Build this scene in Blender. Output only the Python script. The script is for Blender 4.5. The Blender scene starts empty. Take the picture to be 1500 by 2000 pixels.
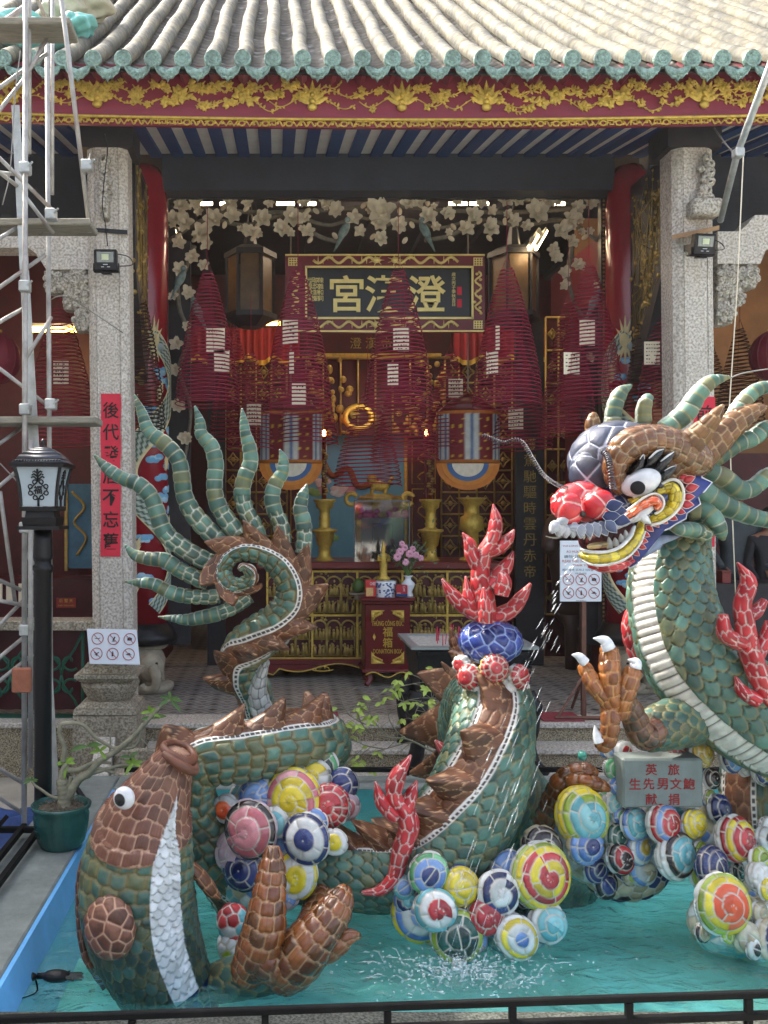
import bpy, math, random
import numpy as np
from mathutils import Vector
S = bpy.context.scene
# ------------------------------------------------------------------ camera, sky, sun, exposure
EZ = 1.95            # eye height
F, CX, HY = 1800.0, 540.0, 1000.0
cam = bpy.data.cameras.new('camera'); camo = bpy.data.objects.new('camera', cam)
S.collection.objects.link(camo); S.camera = camo
camo.location = (0, 0, EZ); camo.rotation_euler = (math.radians(90), 0, 0)
cam.sensor_fit = 'VERTICAL'; cam.sensor_height = 36; cam.sensor_width = 27
cam.lens = 36 * F / 2000.0
cam.shift_x = (750 - CX) / 2000.0
cam.clip_start = 0.05; cam.clip_end = 500
S.render.resolution_x, S.render.resolution_y = 768, 1024
SUNV = Vector((-0.55, 0.45, 0.80)).normalized()
elev = math.asin(SUNV.z); azim = math.atan2(SUNV.x, SUNV.y)
W = bpy.data.worlds.new('World'); S.world = W; W.use_nodes = True
nt = W.node_tree; bg = nt.nodes['Background']
sky = nt.nodes.new('ShaderNodeTexSky'); sky.sky_type = 'NISHITA'; sky.sun_disc = False
sky.sun_elevation = elev; sky.sun_rotation = azim; sky.dust_density = 6.0; sky.air_density = 1.0
hs = nt.nodes.new('ShaderNodeHueSaturation'); hs.inputs['Saturation'].default_value = .6; nt.links.new(sky.outputs[0], hs.inputs['Color']); nt.links.new(hs.outputs[0], bg.inputs[0]); bg.inputs[1].default_value = 0.15
sl = bpy.data.lights.new('sun', 'SUN'); sl.energy = 2.0; sl.angle = math.radians(0.5); sl.color = (1, .93, .82)
so = bpy.data.objects.new('sun', sl); S.collection.objects.link(so)
so.rotation_euler = SUNV.to_track_quat('Z', 'Y').to_euler()
S.view_settings.view_transform = 'Standard'; S.view_settings.look = 'None'
S.view_settings.exposure = 2.05; S.view_settings.gamma = 1
S.cycles.max_bounces = 6; S.cycles.diffuse_bounces = 3; S.cycles.glossy_bounces = 3; S.cycles.transparent_max_bounces = 12
S.cycles.use_denoising = True
random.seed(7)
R = math.radians
PI = math.pi
# ------------------------------------------------------------------ helpers
def C(h):
    h = h.lstrip('#'); v = [int(h[i:i+2], 16) / 255 for i in (0, 2, 4)]
    return tuple(c / 12.92 if c <= .04045 else ((c + .055) / 1.055) ** 2.4 for c in v)
def P(px, py, d): return np.array([(px - CX) / F * d, d, EZ - (py - HY) / F * d])
def M(px, d): return px * d / F          # pixels -> metres at distance d
COL = S.collection; OFF = {}
def _link(o, parent):
    COL.objects.link(o)
    if parent is not None: o.parent = parent
def tag(o, label=None, cat=None, group=None, kind=None):
    if label: o['label'] = label
    if cat: o['category'] = cat
    if group: o['group'] = group
    if kind: o['kind'] = kind
    return o
def thing(name, label, cat, loc, group=None):
    o = bpy.data.objects.new(name, None); COL.objects.link(o); o.empty_display_size = .1
    o.location = tuple(float(x) for x in loc); OFF[o.name] = np.array(loc, float)
    return tag(o, label, cat, group)
def mesh_obj(name, V, Fc, mat, parent=None, smooth=True, col=None, mats=None, fmi=None):
    V = np.asarray(V, float).reshape(-1, 3)
    off = OFF.get(parent.name, np.zeros(3)) if parent is not None else None
    if off is None: off = V.mean(0) * np.array([1, 1, 0]) + np.array([0, 0, V[:, 2].min()])
    me = bpy.data.meshes.new(name)
    L = V - off
    if isinstance(Fc, np.ndarray):
        n, k = Fc.shape
        me.vertices.add(len(L)); me.vertices.foreach_set('co', L.astype(np.float32).ravel())
        me.loops.add(n * k); me.loops.foreach_set('vertex_index', Fc.astype(np.int32).ravel())
        me.polygons.add(n); me.polygons.foreach_set('loop_start', (np.arange(n) * k).astype(np.int32))
        me.update(calc_edges=True); me.validate()
    else:
        me.from_pydata([tuple(v) for v in L], [], Fc); me.update()
    if col is not None:
        col = np.asarray(col, float).reshape(-1, 3)
        a = me.color_attributes.new('Col', 'FLOAT_COLOR', 'POINT')
        a.data.foreach_set('color', np.concatenate([col, np.ones((len(col), 1))], 1).astype(np.float32).ravel())
    for m in (mats or [mat]): me.materials.append(m)
    if fmi is not None: me.polygons.foreach_set('material_index', np.asarray(fmi, np.int32))
    me.polygons.foreach_set('use_smooth', [smooth] * len(me.polygons))
    o = bpy.data.objects.new(name, me)
    _link(o, parent)
    if parent is None: o.location = tuple(off)
    OFF[o.name] = off
    return o
def dup(o, delta=(0, 0, 0), parent=None):
    c = o.copy(); COL.objects.link(c); OFF[c.name] = OFF[o.name]
    if parent is None: c.location = tuple(Vector(o.location) + Vector(delta)); OFF[c.name] = OFF[o.name] + np.array(delta)
    else: c.parent = parent; OFF[c.name] = OFF[parent.name]
    for ch in list(o.children): dup(ch, (0, 0, 0), c)
    return c
# ---- mesh builder
class MB:
    def __init__(s): s.v = []; s.f = []; s.c = []; s.cur = (1, 1, 1)
    def _add(s, vs, fs):
        n = len(s.v); s.v += [tuple(map(float, v)) for v in vs]; s.f += [tuple(n + i for i in f) for f in fs]; s.c += [s.cur] * len(vs)
    def color(s, c): s.cur = c; return s
    def hexa(s, p):      # 8 corners: bottom 4, top 4
        s._add(p, [(0, 3, 2, 1), (4, 5, 6, 7), (0, 1, 5, 4), (1, 2, 6, 5), (2, 3, 7, 6), (3, 0, 4, 7)]); return s
    def box(s, x0, x1, y0, y1, z0, z1, bev=0):
        if bev <= 0:
            return s.hexa([(x0, y0, z0), (x1, y0, z0), (x1, y1, z0), (x0, y1, z0), (x0, y0, z1), (x1, y0, z1), (x1, y1, z1), (x0, y1, z1)])
        b = bev; V = []; lay = [(z0, b), (z0 + b, 0), (z1 - b, 0), (z1, b)]
        for z, i in lay:
            a = [(x0 + b, y0 + i), (x1 - b, y0 + i), (x1 - i, y0 + b), (x1 - i, y1 - b), (x1 - b, y1 - i), (x0 + b, y1 - i), (x0 + i, y1 - b), (x0 + i, y0 + b)]
            V += [(x, y, z) for x, y in a]
        Fc = [tuple(range(7, -1, -1)), tuple(range(24, 32))]
        for l in range(3):
            for k in range(8): Fc.append((l * 8 + k, l * 8 + (k + 1) % 8, l * 8 + 8 + (k + 1) % 8, l * 8 + 8 + k))
        s._add(V, Fc); return s
    def lathe(s, c, prof, n=24, sx=1, sy=1, ang=0, axis=2, gad=0, gadr=None):
        V = []
        for (r, z) in prof:
            for k in range(n):
                a = 2 * PI * k / n + ang
                rr = r * (1 + (gad * abs(math.cos(a * 8)) if gadr and gadr[0] <= z <= gadr[1] else 0))
                x, y = rr * math.cos(a) * sx, rr * math.sin(a) * sy
                if axis == 2: V.append((c[0] + x, c[1] + y, c[2] + z))
                elif axis == 1: V.append((c[0] + x, c[1] + z, c[2] + y))
                else: V.append((c[0] + z, c[1] + x, c[2] + y))
        Fc = []
        for j in range(len(prof) - 1):
            for k in range(n): Fc.append((j * n + k, j * n + (k + 1) % n, (j + 1) * n + (k + 1) % n, (j + 1) * n + k))
        if prof[0][0] > 1e-6: Fc.append(tuple(range(n - 1, -1, -1)))
        if prof[-1][0] > 1e-6: Fc.append(tuple((len(prof) - 1) * n + k for k in range(n)))
        s._add(V, Fc); return s
    def tube(s, pts, r, n=8, cap=True):
        pts = [np.array(p, float) for p in pts]
        rs = r if hasattr(r, '__len__') else [r] * len(pts)
        T = [(pts[min(i + 1, len(pts) - 1)] - pts[max(i - 1, 0)]) for i in range(len(pts))]
        T = [t / (np.linalg.norm(t) + 1e-9) for t in T]
        up = np.array([0, 0, 1.]) if abs(T[0][2]) < .9 else np.array([0, -1., 0])
        V = []; N = up
        for i, p in enumerate(pts):
            N = N - N.dot(T[i]) * T[i]; N /= (np.linalg.norm(N) + 1e-9); B = np.cross(T[i], N)
            for k in range(n):
                a = 2 * PI * k / n; V.append(p + rs[i] * (math.cos(a) * N + math.sin(a) * B))
        Fc = []
        for j in range(len(pts) - 1):
            for k in range(n): Fc.append((j * n + k, j * n + (k + 1) % n, (j + 1) * n + (k + 1) % n, (j + 1) * n + k))
        if cap: Fc += [tuple(range(n - 1, -1, -1)), tuple((len(pts) - 1) * n + k for k in range(n))]
        s._add(V, Fc); return s
    def ell(s, c, rx, ry, rz, n=14, m=9, rot=None):
        V = []; Fc = []
        for j in range(m + 1):
            t = PI * j / m
            for k in range(n):
                a = 2 * PI * k / n; v = np.array([rx * math.sin(t) * math.cos(a), ry * math.sin(t) * math.sin(a), rz * math.cos(t)])
                if rot is not None: v = rot @ v
                V.append(v + np.array(c))
        for j in range(m):
            for k in range(n): Fc.append((j * n + k, (j + 1) * n + k, (j + 1) * n + (k + 1) % n, j * n + (k + 1) % n))
        s._add(V, Fc); return s
    def prism(s, poly, d0, d1, fn):     # polygon in 2D mapped by fn(x,y,depth)
        n = len(poly); V = [fn(x, y, d0) for x, y in poly] + [fn(x, y, d1) for x, y in poly]
        Fc = [tuple(range(n)), tuple(range(2 * n - 1, n - 1, -1))] + [(i, i + n, (i + 1) % n + n, (i + 1) % n) for i in range(n)]
        s._add(V, Fc); return s
    def build(s, name, mat, parent=None, smooth=False, attr=False):
        return mesh_obj(name, np.array(s.v), s.f, mat, parent, smooth, col=np.array(s.c) if attr else None)
def rotm(ax, a):
    ax = np.array(ax, float); ax /= np.linalg.norm(ax); c, s_ = math.cos(a), math.sin(a); x, y, z = ax
    return np.array([[c + x*x*(1-c), x*y*(1-c) - z*s_, x*z*(1-c) + y*s_], [y*x*(1-c) + z*s_, c + y*y*(1-c), y*z*(1-c) - x*s_], [z*x*(1-c) - y*s_, z*y*(1-c) + x*s_, c + z*z*(1-c)]])
# ---- materials
def _base(name):
    m = bpy.data.materials.new(name); m.use_nodes = True; t = m.node_tree; b = t.nodes['Principled BSDF']
    return m, t, b
def mat(name, col, rough=.6, metal=0, var=.25, scale=8, bump=0, bscale=40, spec=.5, emit=0, speck=None, stretch=None, streak=None):
    m, t, b = _base(name); N = t.nodes; K = t.links
    col = C(col) if isinstance(col, str) else col
    b.inputs['Roughness'].default_value = rough; b.inputs['Metallic'].default_value = metal
    b.inputs['Specular IOR Level'].default_value = spec
    tc = N.new('ShaderNodeTexCoord'); mp = N.new('ShaderNodeMapping'); K.new(tc.outputs['Object'], mp.inputs[0])
    if stretch: mp.inputs['Scale'].default_value = stretch
    nz = N.new('ShaderNodeTexNoise'); nz.inputs['Scale'].default_value = scale; nz.inputs['Detail'].default_value = 6; nz.inputs['Roughness'].default_value = .65
    K.new(mp.outputs[0], nz.inputs['Vector'])
    rp = N.new('ShaderNodeMapRange'); rp.inputs[1].default_value = .3; rp.inputs[2].default_value = .7
    rp.inputs[3].default_value = 1 - var; rp.inputs[4].default_value = 1 + var; K.new(nz.outputs[0], rp.inputs[0])
    mx = N.new('ShaderNodeMix'); mx.data_type = 'RGBA'; mx.blend_type = 'MULTIPLY'; mx.inputs[0].default_value = 1
    mx.inputs[6].default_value = (*col, 1); K.new(rp.outputs[0], mx.inputs[7]); out = mx.outputs[2]
    if speck:     # granite: (dark colour, light colour, scale)
        n2 = N.new('ShaderNodeTexNoise'); n2.inputs['Scale'].default_value = speck[2]; n2.inputs['Detail'].default_value = 3; K.new(tc.outputs['Object'], n2.inputs['Vector'])
        cr = N.new('ShaderNodeValToRGB'); cr.color_ramp.elements[0].position = .36; cr.color_ramp.elements[0].color = (*speck[0], 1)
        cr.color_ramp.elements[1].position = .62; cr.color_ramp.elements[1].color = (*speck[1], 1); K.new(n2.outputs[0], cr.inputs[0])
        m2 = N.new('ShaderNodeMix'); m2.data_type = 'RGBA'; m2.blend_type = 'MULTIPLY'; m2.inputs[0].default_value = 1
        K.new(out, m2.inputs[6]); K.new(cr.outputs[0], m2.inputs[7]); out = m2.outputs[2]
    if streak:    # vertical run-off stains: (colour, amount)
        ms = N.new('ShaderNodeMapping'); ms.inputs['Scale'].default_value = (9, 9, .8); K.new(tc.outputs['Object'], ms.inputs[0])
        n3 = N.new('ShaderNodeTexNoise'); n3.inputs['Scale'].default_value = 1.3; n3.inputs['Detail'].default_value = 5; K.new(ms.outputs[0], n3.inputs['Vector'])
        r3 = N.new('ShaderNodeMapRange'); r3.inputs[1].default_value = .5; r3.inputs[2].default_value = .75; r3.inputs[4].default_value = streak[1]; K.new(n3.outputs[0], r3.inputs[0])
        m3 = N.new('ShaderNodeMix'); m3.data_type = 'RGBA'; K.new(r3.outputs[0], m3.inputs[0]); K.new(out, m3.inputs[6]); m3.inputs[7].default_value = (*C(streak[0]), 1); out = m3.outputs[2]
    K.new(out, b.inputs['Base Color'])
    if bump:
        n4 = N.new('ShaderNodeTexNoise'); n4.inputs['Scale'].default_value = bscale; n4.inputs['Detail'].default_value = 5; K.new(mp.outputs[0], n4.inputs['Vector'])
        bp = N.new('ShaderNodeBump'); bp.inputs['Strength'].default_value = bump; bp.inputs['Distance'].default_value = .01; K.new(n4.outputs[0], bp.inputs['Height']); K.new(bp.outputs[0], b.inputs['Normal'])
    if emit: b.inputs['Emission Color'].default_value = (*col, 1); b.inputs['Emission Strength'].default_value = emit
    return m
def mat_attr(name, rough=.3, spec=.5, var=.16, coat=0, bump=.15, bscale=60, metal=0, dirt=.25, grid=0):
    m, t, b = _base(name); N = t.nodes; K = t.links
    at = N.new('ShaderNodeAttribute'); at.attribute_name = 'Col'
    tc = N.new('ShaderNodeTexCoord')
    nz = N.new('ShaderNodeTexNoise'); nz.inputs['Scale'].default_value = 22; nz.inputs['Detail'].default_value = 6; K.new(tc.outputs['Object'], nz.inputs['Vector'])
    rp = N.new('ShaderNodeMapRange'); rp.inputs[1].default_value = .3; rp.inputs[2].default_value = .7; rp.inputs[3].default_value = 1 - var; rp.inputs[4].default_value = 1 + var; K.new(nz.outputs[0], rp.inputs[0])
    mx = N.new('ShaderNodeMix'); mx.data_type = 'RGBA'; mx.blend_type = 'MULTIPLY'; mx.inputs[0].default_value = 1
    K.new(at.outputs[0], mx.inputs[6]); K.new(rp.outputs[0], mx.inputs[7]); out = mx.outputs[2]
    if dirt:
        nd = N.new('ShaderNodeTexNoise'); nd.inputs['Scale'].default_value = 6; nd.inputs['Detail'].default_value = 8; nd.inputs['Roughness'].default_value = .7; K.new(tc.outputs['Object'], nd.inputs['Vector'])
        rd = N.new('ShaderNodeMapRange'); rd.inputs[1].default_value = .5; rd.inputs[2].default_value = .72; rd.inputs[4].default_value = dirt; K.new(nd.outputs[0], rd.inputs[0])
        md = N.new('ShaderNodeMix'); md.data_type = 'RGBA'; K.new(rd.outputs[0], md.inputs[0]); K.new(out, md.inputs[6]); md.inputs[7].default_value = (*C('#6a6456'), 1); out = md.outputs[2]
        rr = N.new('ShaderNodeMapRange'); rr.inputs[1].default_value = .4; rr.inputs[2].default_value = .7; rr.inputs[3].default_value = rough * .8; rr.inputs[4].default_value = min(1, rough * 1.9); K.new(nd.outputs[0], rr.inputs[0]); K.new(rr.outputs[0], b.inputs['Roughness'])
    else: b.inputs['Roughness'].default_value = rough
    K.new(out, b.inputs['Base Color'])
    b.inputs['Specular IOR Level'].default_value = spec; b.inputs['Metallic'].default_value = metal
    b.inputs['Coat Weight'].default_value = coat; b.inputs['Coat Roughness'].default_value = .12
    if bump:
        nb = N.new('ShaderNodeTexNoise'); nb.inputs['Scale'].default_value = bscale; nb.inputs['Detail'].default_value = 4; K.new(tc.outputs['Object'], nb.inputs['Vector'])
        bp = N.new('ShaderNodeBump'); bp.inputs['Strength'].default_value = bump; bp.inputs['Distance'].default_value = .004; K.new(nb.outputs[0], bp.inputs['Height']); K.new(bp.outputs[0], b.inputs['Normal'])
    return m
def emis(name, col, st):
    m, t, b = _base(name); c = C(col); b.inputs['Base Color'].default_value = (*c, 1); b.inputs['Emission Color'].default_value = (*c, 1); b.inputs['Emission Strength'].default_value = st; return m
MT = dict(
 railblack=mat('worn_black_paint', '#08090a', .7, 0, .3, 25, .2, 60, .2, streak=('#2c2c2c', .25)),
 rearwall=mat('teal_pond_wall', '#4c9a9c', .5, 0, .2, 5, .15, 20, .4), pebble=mat('pebbled_concrete', '#5d605a', .85, 0, .25, 6, .5, 60, .2, speck=(C('#8f8f8a'), C('#ffffff'), 110)),
 ceramic=mat_attr('glazed_ceramic', .38, .42, .18, .03, .3, 55, 0, .35),
 glossy=mat_attr('wet_glazed_ceramic', .2, .5, .16, .3, .25, 55, 0, .15),
 matte=mat_attr('painted_surface', .6, .3, .12, 0, .15, 50, 0, .12),
 granite=mat('granite', '#d3cdc4', .75, 0, .08, 3, .25, 60, .3, speck=(C('#bcb7b0'), C('#ffffff'), 60), streak=('#a3967f', .35)),
 granite_dark=mat('weathered_granite', '#b3aa98', .85, 0, .2, 5, .35, 50, .3, speck=(C('#aaa59b'), C('#ffffff'), 70), streak=('#7c7463', .45)),
 carved=mat('carved_granite', '#c2bdb2', .8, 0, .18, 14, .9, 28, .3, speck=(C('#a8a298'), C('#ffffff'), 60)),
 redwood=mat('red_lacquer_beam', '#7d2033', .5, 0, .15, 6, .25, 45, .5, stretch=(.4, 1, 3)),
 redcol=mat('red_lacquer_column', '#8a0f22', .22, 0, .1, 4, .05, 20, .6),
 gold=mat('gilded_carving', '#c6a84c', .42, .45, .3, 20, .6, 60),
 goldd=mat('old_gold_carving', '#a48c4c', .5, .45, .35, 14, .6, 40),
 darkwood=mat('dark_wood', '#2a282c', .55, 0, .35, 6, .3, 30, .4),
 navy=mat('dark_blue_beam', '#323843', .6, 0, .2, 4, .2, 30, .4),
 redark=mat('dark_red_wood', '#471018', .5, 0, .3, 5, .2, 30, .4),
 redtable=mat('lacquered_red_wood', '#5e1117', .3, 0, .2, 5, .1, 30, .5),
 bluep=mat('blue_paint', '#174078', .55, 0, .15, 5, .15, 30, .4),
 whitep=mat('white_plaster', '#e4e0d8', .8, 0, .1, 5, .2, 30, .3),
 black=mat('black_metal', '#15161a', .38, .3, .2, 12, .15, 60, .5),
 blackiron=mat('cast_iron', '#1a1b1f', .5, .4, .3, 14, .6, 30, .5),
 galv=mat('galvanised_steel', '#b4b8b6', .45, .45, .25, 14, .2, 40, .5, streak=('#8d7f70', .45)),
 paintpole=mat('worn_scaffold_tube', '#a9a7a2', .5, .35, .3, 10, .25, 40, .5, streak=('#7d5c50', .6)),
 plank=mat('scaffold_plank', '#8f8a7d', .85, 0, .3, 9, .5, 30, .2, stretch=(1, 6, 6)),
 coil=mat('incense_coil', '#8c2a42', .8, 0, .2, 20, 0, 1, .2),
 coild=mat('burnt_incense_coil', '#3d2119', .8, 0, .2, 20, 0, 1, .2),
 paper=mat('paper_tag', '#e6dcc4', .85, 0, .08, 8, 0, 1, .2),
 ink=mat('black_ink', '#17130f', .7, 0, .1, 8), redink=mat('red_ink', '#8c1a1c', .7, 0, .1, 8),
 redpaper=mat('red_couplet_paper', '#d43a4c', .75, 0, .1, 6, .25, 14, .2),
 sign=mat('sign_board_white', '#dfe6ee', .35, 0, .04, 5), signred=mat('sign_red', '#a83a3a', .5, 0, .05, 5), signink=mat('sign_black', '#23262c', .5, 0, .05, 5),
 sky=mat('sign_blue', '#35506a', .5, 0, .05, 5),
 cream=mat('carved_cream_petal', '#cbbfa6', .6, 0, .18, 10, .2, 40, .3), branch=mat('carved_branch', '#6b675c', .75, 0, .3, 20, .6, 40, .3),
 bark=mat('grey_bark', '#8b8772', .8, 0, .25, 25, .6, 40, .3), leaf=mat('fresh_leaf', '#7f9f3a', .45, 0, .25, 20, .1, 40, .4), leaff=mat('dark_leaf', '#55743a', .4, 0, .25, 20, .1, 40, .4),
 pot=mat('green_glazed_pot', '#1d4b48', .25, 0, .35, 9, .5, 22, .6, streak=('#3f6b5c', .5)), soil=mat('potting_soil', '#6b6154', .95, 0, .5, 60, 1, 60, .1),
 ground=mat('courtyard_paving', '#a5a094', .8, 0, .2, 3, .3, 30, .3), kerb=mat('pond_kerb_stone', '#7f8682', .8, 0, .25, 8, .4, 40, .3, streak=('#6a7370', .4)),
 bluewall=mat('blue_pond_wall', '#6cb2ea', .5, 0, .15, 5, .15, 20, .4), tarp=mat('blue_tarp', '#2d4a80', .6, 0, .35, 9, .6, 12, .3),
 tealbag=mat('teal_sack', '#79b9b2', .6, 0, .2, 9, .5, 14, .3), beigebag=mat('beige_sack', '#b9b29d', .7, 0, .2, 9, .5, 14, .3),
 greeniron=mat('green_iron', '#1e5a46', .5, .2, .2, 9, .1, 30), tube=emis('fluorescent_tube', '#ffe3b0', 9), warm=emis('warm_tube', '#ffb04a', 9), bulb=emis('bulb', '#ff7a3a', 30),
 lampglass=mat('frosted_lamp_glass', '#a9b6bd', .25, 0, .05, 3), brownwall=mat('ochre_wall', '#7d5a3c', .8, 0, .2, 3, .2, 20), stand=mat('brown_steel', '#6b4638', .55, .2, .25, 12, .2, 40),
 porcelain=mat('white_porcelain', '#dfe4ea', .15, 0, .05, 6, 0, 1, .6), chrome=mat('spring_steel', '#55555a', .35, .7, .1, 8),
 lanternred=mat('red_lantern_cloth', '#6f1228', .6, 0, .15, 4, .1, 20), pomelo=mat('pomelo_skin', '#3f5a22', .45, 0, .2, 30, .4, 90), pink=mat('pink_petal', '#d39ab0', .6, 0, .2, 20), 
 elephant=mat('weathered_stone', '#a39b88', .85, 0, .2, 9, .5, 30, .3, streak=('#6c6450', .4)), wire=mat('thin_wire', '#8f8c86', .5, .5, .1, 8), terracotta=mat('terracotta', '#a4664e', .8, 0, .2, 20, .3, 40),
 redmat=mat('red_mat', '#8e3a44', .9, 0, .2, 30, .5, 90), skin=mat('skin', '#8f6650', .6, 0, .1, 8), hair=mat('dark_hair', '#141214', .6, 0, .2, 30), shirt=mat('dark_grey_shirt', '#3e474c', .8, 0, .15, 12), redshirt=mat('black_shirt', '#22242a', .8, 0, .15, 12),
)
# ---- text as mesh, standing in a vertical plane facing the camera side
def text(body, c, h, mt, parent, name='lettering', ext=.002, w=None, rot=0, yaw=0, tilt=0, xs=1, heavy=0):
    cu = bpy.data.curves.new('t', 'FONT'); cu.body = body; cu.align_x = 'CENTER'; cu.align_y = 'CENTER'; cu.size = 1; cu.extrude = 0; cu.resolution_u = 2; cu.offset = heavy
    o = bpy.data.objects.new('t', cu); COL.objects.link(o); bpy.context.view_layer.update()
    me = bpy.data.meshes.new_from_object(o.evaluated_get(bpy.context.evaluated_depsgraph_get()))
    V = np.array([v.co[:] for v in me.vertices]); Fc = [tuple(p.vertices) for p in me.polygons]
    bpy.data.objects.remove(o); bpy.data.curves.remove(cu); bpy.data.meshes.remove(me)
    if not len(V): return None
    lo, hi = V.min(0), V.max(0); V = V - (lo + hi) / 2; k = h / max(1e-6, hi[1] - lo[1]); kx = k * xs
    if w: kx = w / max(1e-6, hi[0] - lo[0])
    a = V[:, 0] * kx; b = V[:, 1] * k
    a, b = a * math.cos(rot) - b * math.sin(rot), a * math.sin(rot) + b * math.cos(rot)
    n = len(V)
    Q = np.stack([a, np.zeros(n) - ext, b], 1); Q2 = np.stack([a, np.zeros(n), b], 1)
    Mx = rotm((0, 0, 1), yaw) @ rotm((1, 0, 0), tilt)
    Q = Q @ Mx.T + np.array(c); Q2 = Q2 @ Mx.T + np.array(c)
    edges = {}
    for f in Fc:
        for i in range(len(f)):
            e = (f[i], f[(i + 1) % len(f)]); edges[e] = 1
    side = [(e[0], e[1], e[1] + n, e[0] + n) for e in edges if (e[1], e[0]) not in edges]
    return mesh_obj(name, np.concatenate([Q, Q2]), Fc + side, mt, parent, False)
def cr(pts, n):     # Catmull-Rom through rows of pts, n samples evenly spaced by arc length of first three columns
    A = np.array(pts, float); k = len(A)
    if k == 2: t = np.linspace(0, 1, n)[:, None]; return A[0] * (1 - t) + A[1] * t
    E = np.vstack([2 * A[0] - A[1], A, 2 * A[-1] - A[-2]]); out = []
    for i in range(k - 1):
        p0, p1, p2, p3 = E[i], E[i + 1], E[i + 2], E[i + 3]
        for t in np.linspace(0, 1, 24, endpoint=False):
            out.append(.5 * ((2 * p1) + (-p0 + p2) * t + (2 * p0 - 5 * p1 + 4 * p2 - p3) * t * t + (-p0 + 3 * p1 - 3 * p2 + p3) * t ** 3))
    out.append(A[-1]); out = np.array(out)
    s = np.r_[0, np.cumsum(np.linalg.norm(np.diff(out[:, :3], axis=0), axis=1))]
    q = np.linspace(0, s[-1], n)
    return np.stack([np.interp(q, s, out[:, j]) for j in range(out.shape[1])], 1)
def pl(pts, n=None):     # smooth world polyline from (px,py,d) rows
    W_ = [P(*p) for p in pts]
    return list(cr(W_, n or max(6, len(pts) * 6)))
# ================================================================== SETTING
ZF = 0.40; ZW = 0.22; ZK = 0.35
def struct(name, b, mt, parent=None): return tag(b.build(name, mt, parent), kind='structure')
struct('courtyard_ground', MB().box(-60, 60, -40, 60, -.3, 0), MT['ground'])
# temple floor with patterned cement tiles
def mat_tiles():
    m, t, b = _base('patterned_floor_tile'); N = t.nodes; K = t.links; b.inputs['Roughness'].default_value = .35
    tc = N.new('ShaderNodeTexCoord'); mp = N.new('ShaderNodeMapping'); K.new(tc.outputs['Object'], mp.inputs[0]); mp.inputs['Scale'].default_value = (5, 5, 5)
    fr = N.new('ShaderNodeVectorMath'); fr.operation = 'FRACTION'; K.new(mp.outputs[0], fr.inputs[0])
    sb = N.new('ShaderNodeVectorMath'); sb.operation = 'SUBTRACT'; sb.inputs[1].default_value = (.5, .5, .5); K.new(fr.outputs[0], sb.inputs[0])
    ab = N.new('ShaderNodeVectorMath'); ab.operation = 'ABSOLUTE'; K.new(sb.outputs[0], ab.inputs[0])
    sx = N.new('ShaderNodeSeparateXYZ'); K.new(ab.outputs[0], sx.inputs[0])
    ad = N.new('ShaderNodeMath'); ad.operation = 'ADD'; K.new(sx.outputs[0], ad.inputs[0]); K.new(sx.outputs[1], ad.inputs[1])
    cr_ = N.new('ShaderNodeValToRGB'); cr_.color_ramp.interpolation = 'CONSTANT'; e = cr_.color_ramp.elements
    e[0].position = 0; e[0].color = (*C('#56524d'), 1); e[1].position = .22; e[1].color = (*C('#b3ada5'), 1)
    for p_, c_ in ((.42, '#7f7a74'), (.55, '#beb8b0'), (.82, '#6a5d56'), (.93, '#a9a49c')):
        q = e.new(p_); q.color = (*C(c_), 1)
    K.new(ad.outputs[0], cr_.inputs[0])
    nz = N.new('ShaderNodeTexNoise'); nz.inputs['Scale'].default_value = 2.2; nz.inputs['Detail'].default_value = 6; K.new(tc.outputs['Object'], nz.inputs['Vector'])
    mx = N.new('ShaderNodeMix'); mx.data_type = 'RGBA'; mx.blend_type = 'MULTIPLY'; mx.inputs[0].default_value = .6; K.new(cr_.outputs[0], mx.inputs[6]); K.new(nz.outputs[0], mx.inputs[7]); K.new(mx.outputs[2], b.inputs['Base Color'])
    return m
XA = .966   # axis of the middle bay
struct('temple_floor', MB().box(-8, 10, 7.06, 16, 0, ZF), mat_tiles())
st = MB()
st.box(-8, 10, 6.77, 7.06, 0, ZF - .035); st.box(-.92, 10, 6.55, 6.77, 0, .232); st.box(-.92, 10, 6.26, 6.55, 0, .105)
sto = struct('stone_steps', st, mat('pebbled_riser', '#b1a690', .9, 0, .25, 30, .8, 60, .2, speck=(C('#8f8877'), C('#ffffff'), 120)))
tr = MB(); tr.box(-8.02, 10.02, 6.745, 7.057, ZF - .035, ZF + .002, .006); tr.box(-.94, 10.02, 6.52, 6.772, .232, .268, .006); tr.box(-.94, 10.02, 6.23, 6.552, .105, .141, .006)
tag(tr.build('tread_slab', MT['granite'], sto), kind='structure')
# pond: basin floor, walls, kerbs, water
XL, XR, YN, YB = -.95, 6.5, 2.96, 5.35
def mat_basin():
    m, t, b = _base('painted_basin'); N = t.nodes; K = t.links; b.inputs['Roughness'].default_value = .7
    tc = N.new('ShaderNodeTexCoord'); nz = N.new('ShaderNodeTexNoise'); nz.inputs['Scale'].default_value = 1.7; nz.inputs['Detail'].default_value = 8; nz.inputs['Roughness'].default_value = .62; K.new(tc.outputs['Object'], nz.inputs['Vector'])
    r = N.new('ShaderNodeValToRGB'); e = r.color_ramp.elements; e[0].position = .40; e[0].color = (*C('#5fb0a4'), 1); e[1].position = .58; e[1].color = (*C('#8ce4ea'), 1)
    q = e.new(.31); q.color = (*C('#47685c'), 1); q = e.new(.75); q.color = (*C('#a2eef2'), 1)
    K.new(nz.outputs[0], r.inputs[0]); K.new(r.outputs[0], b.inputs['Base Color']); return m
struct('pond_basin', MB().box(XL - .02, XR, YN - .02, YB + .02, .004, .03), mat_basin())
bw = MB(); bw.box(XL - .04, XL, YN, YB, .03, ZK - .012)
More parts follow.
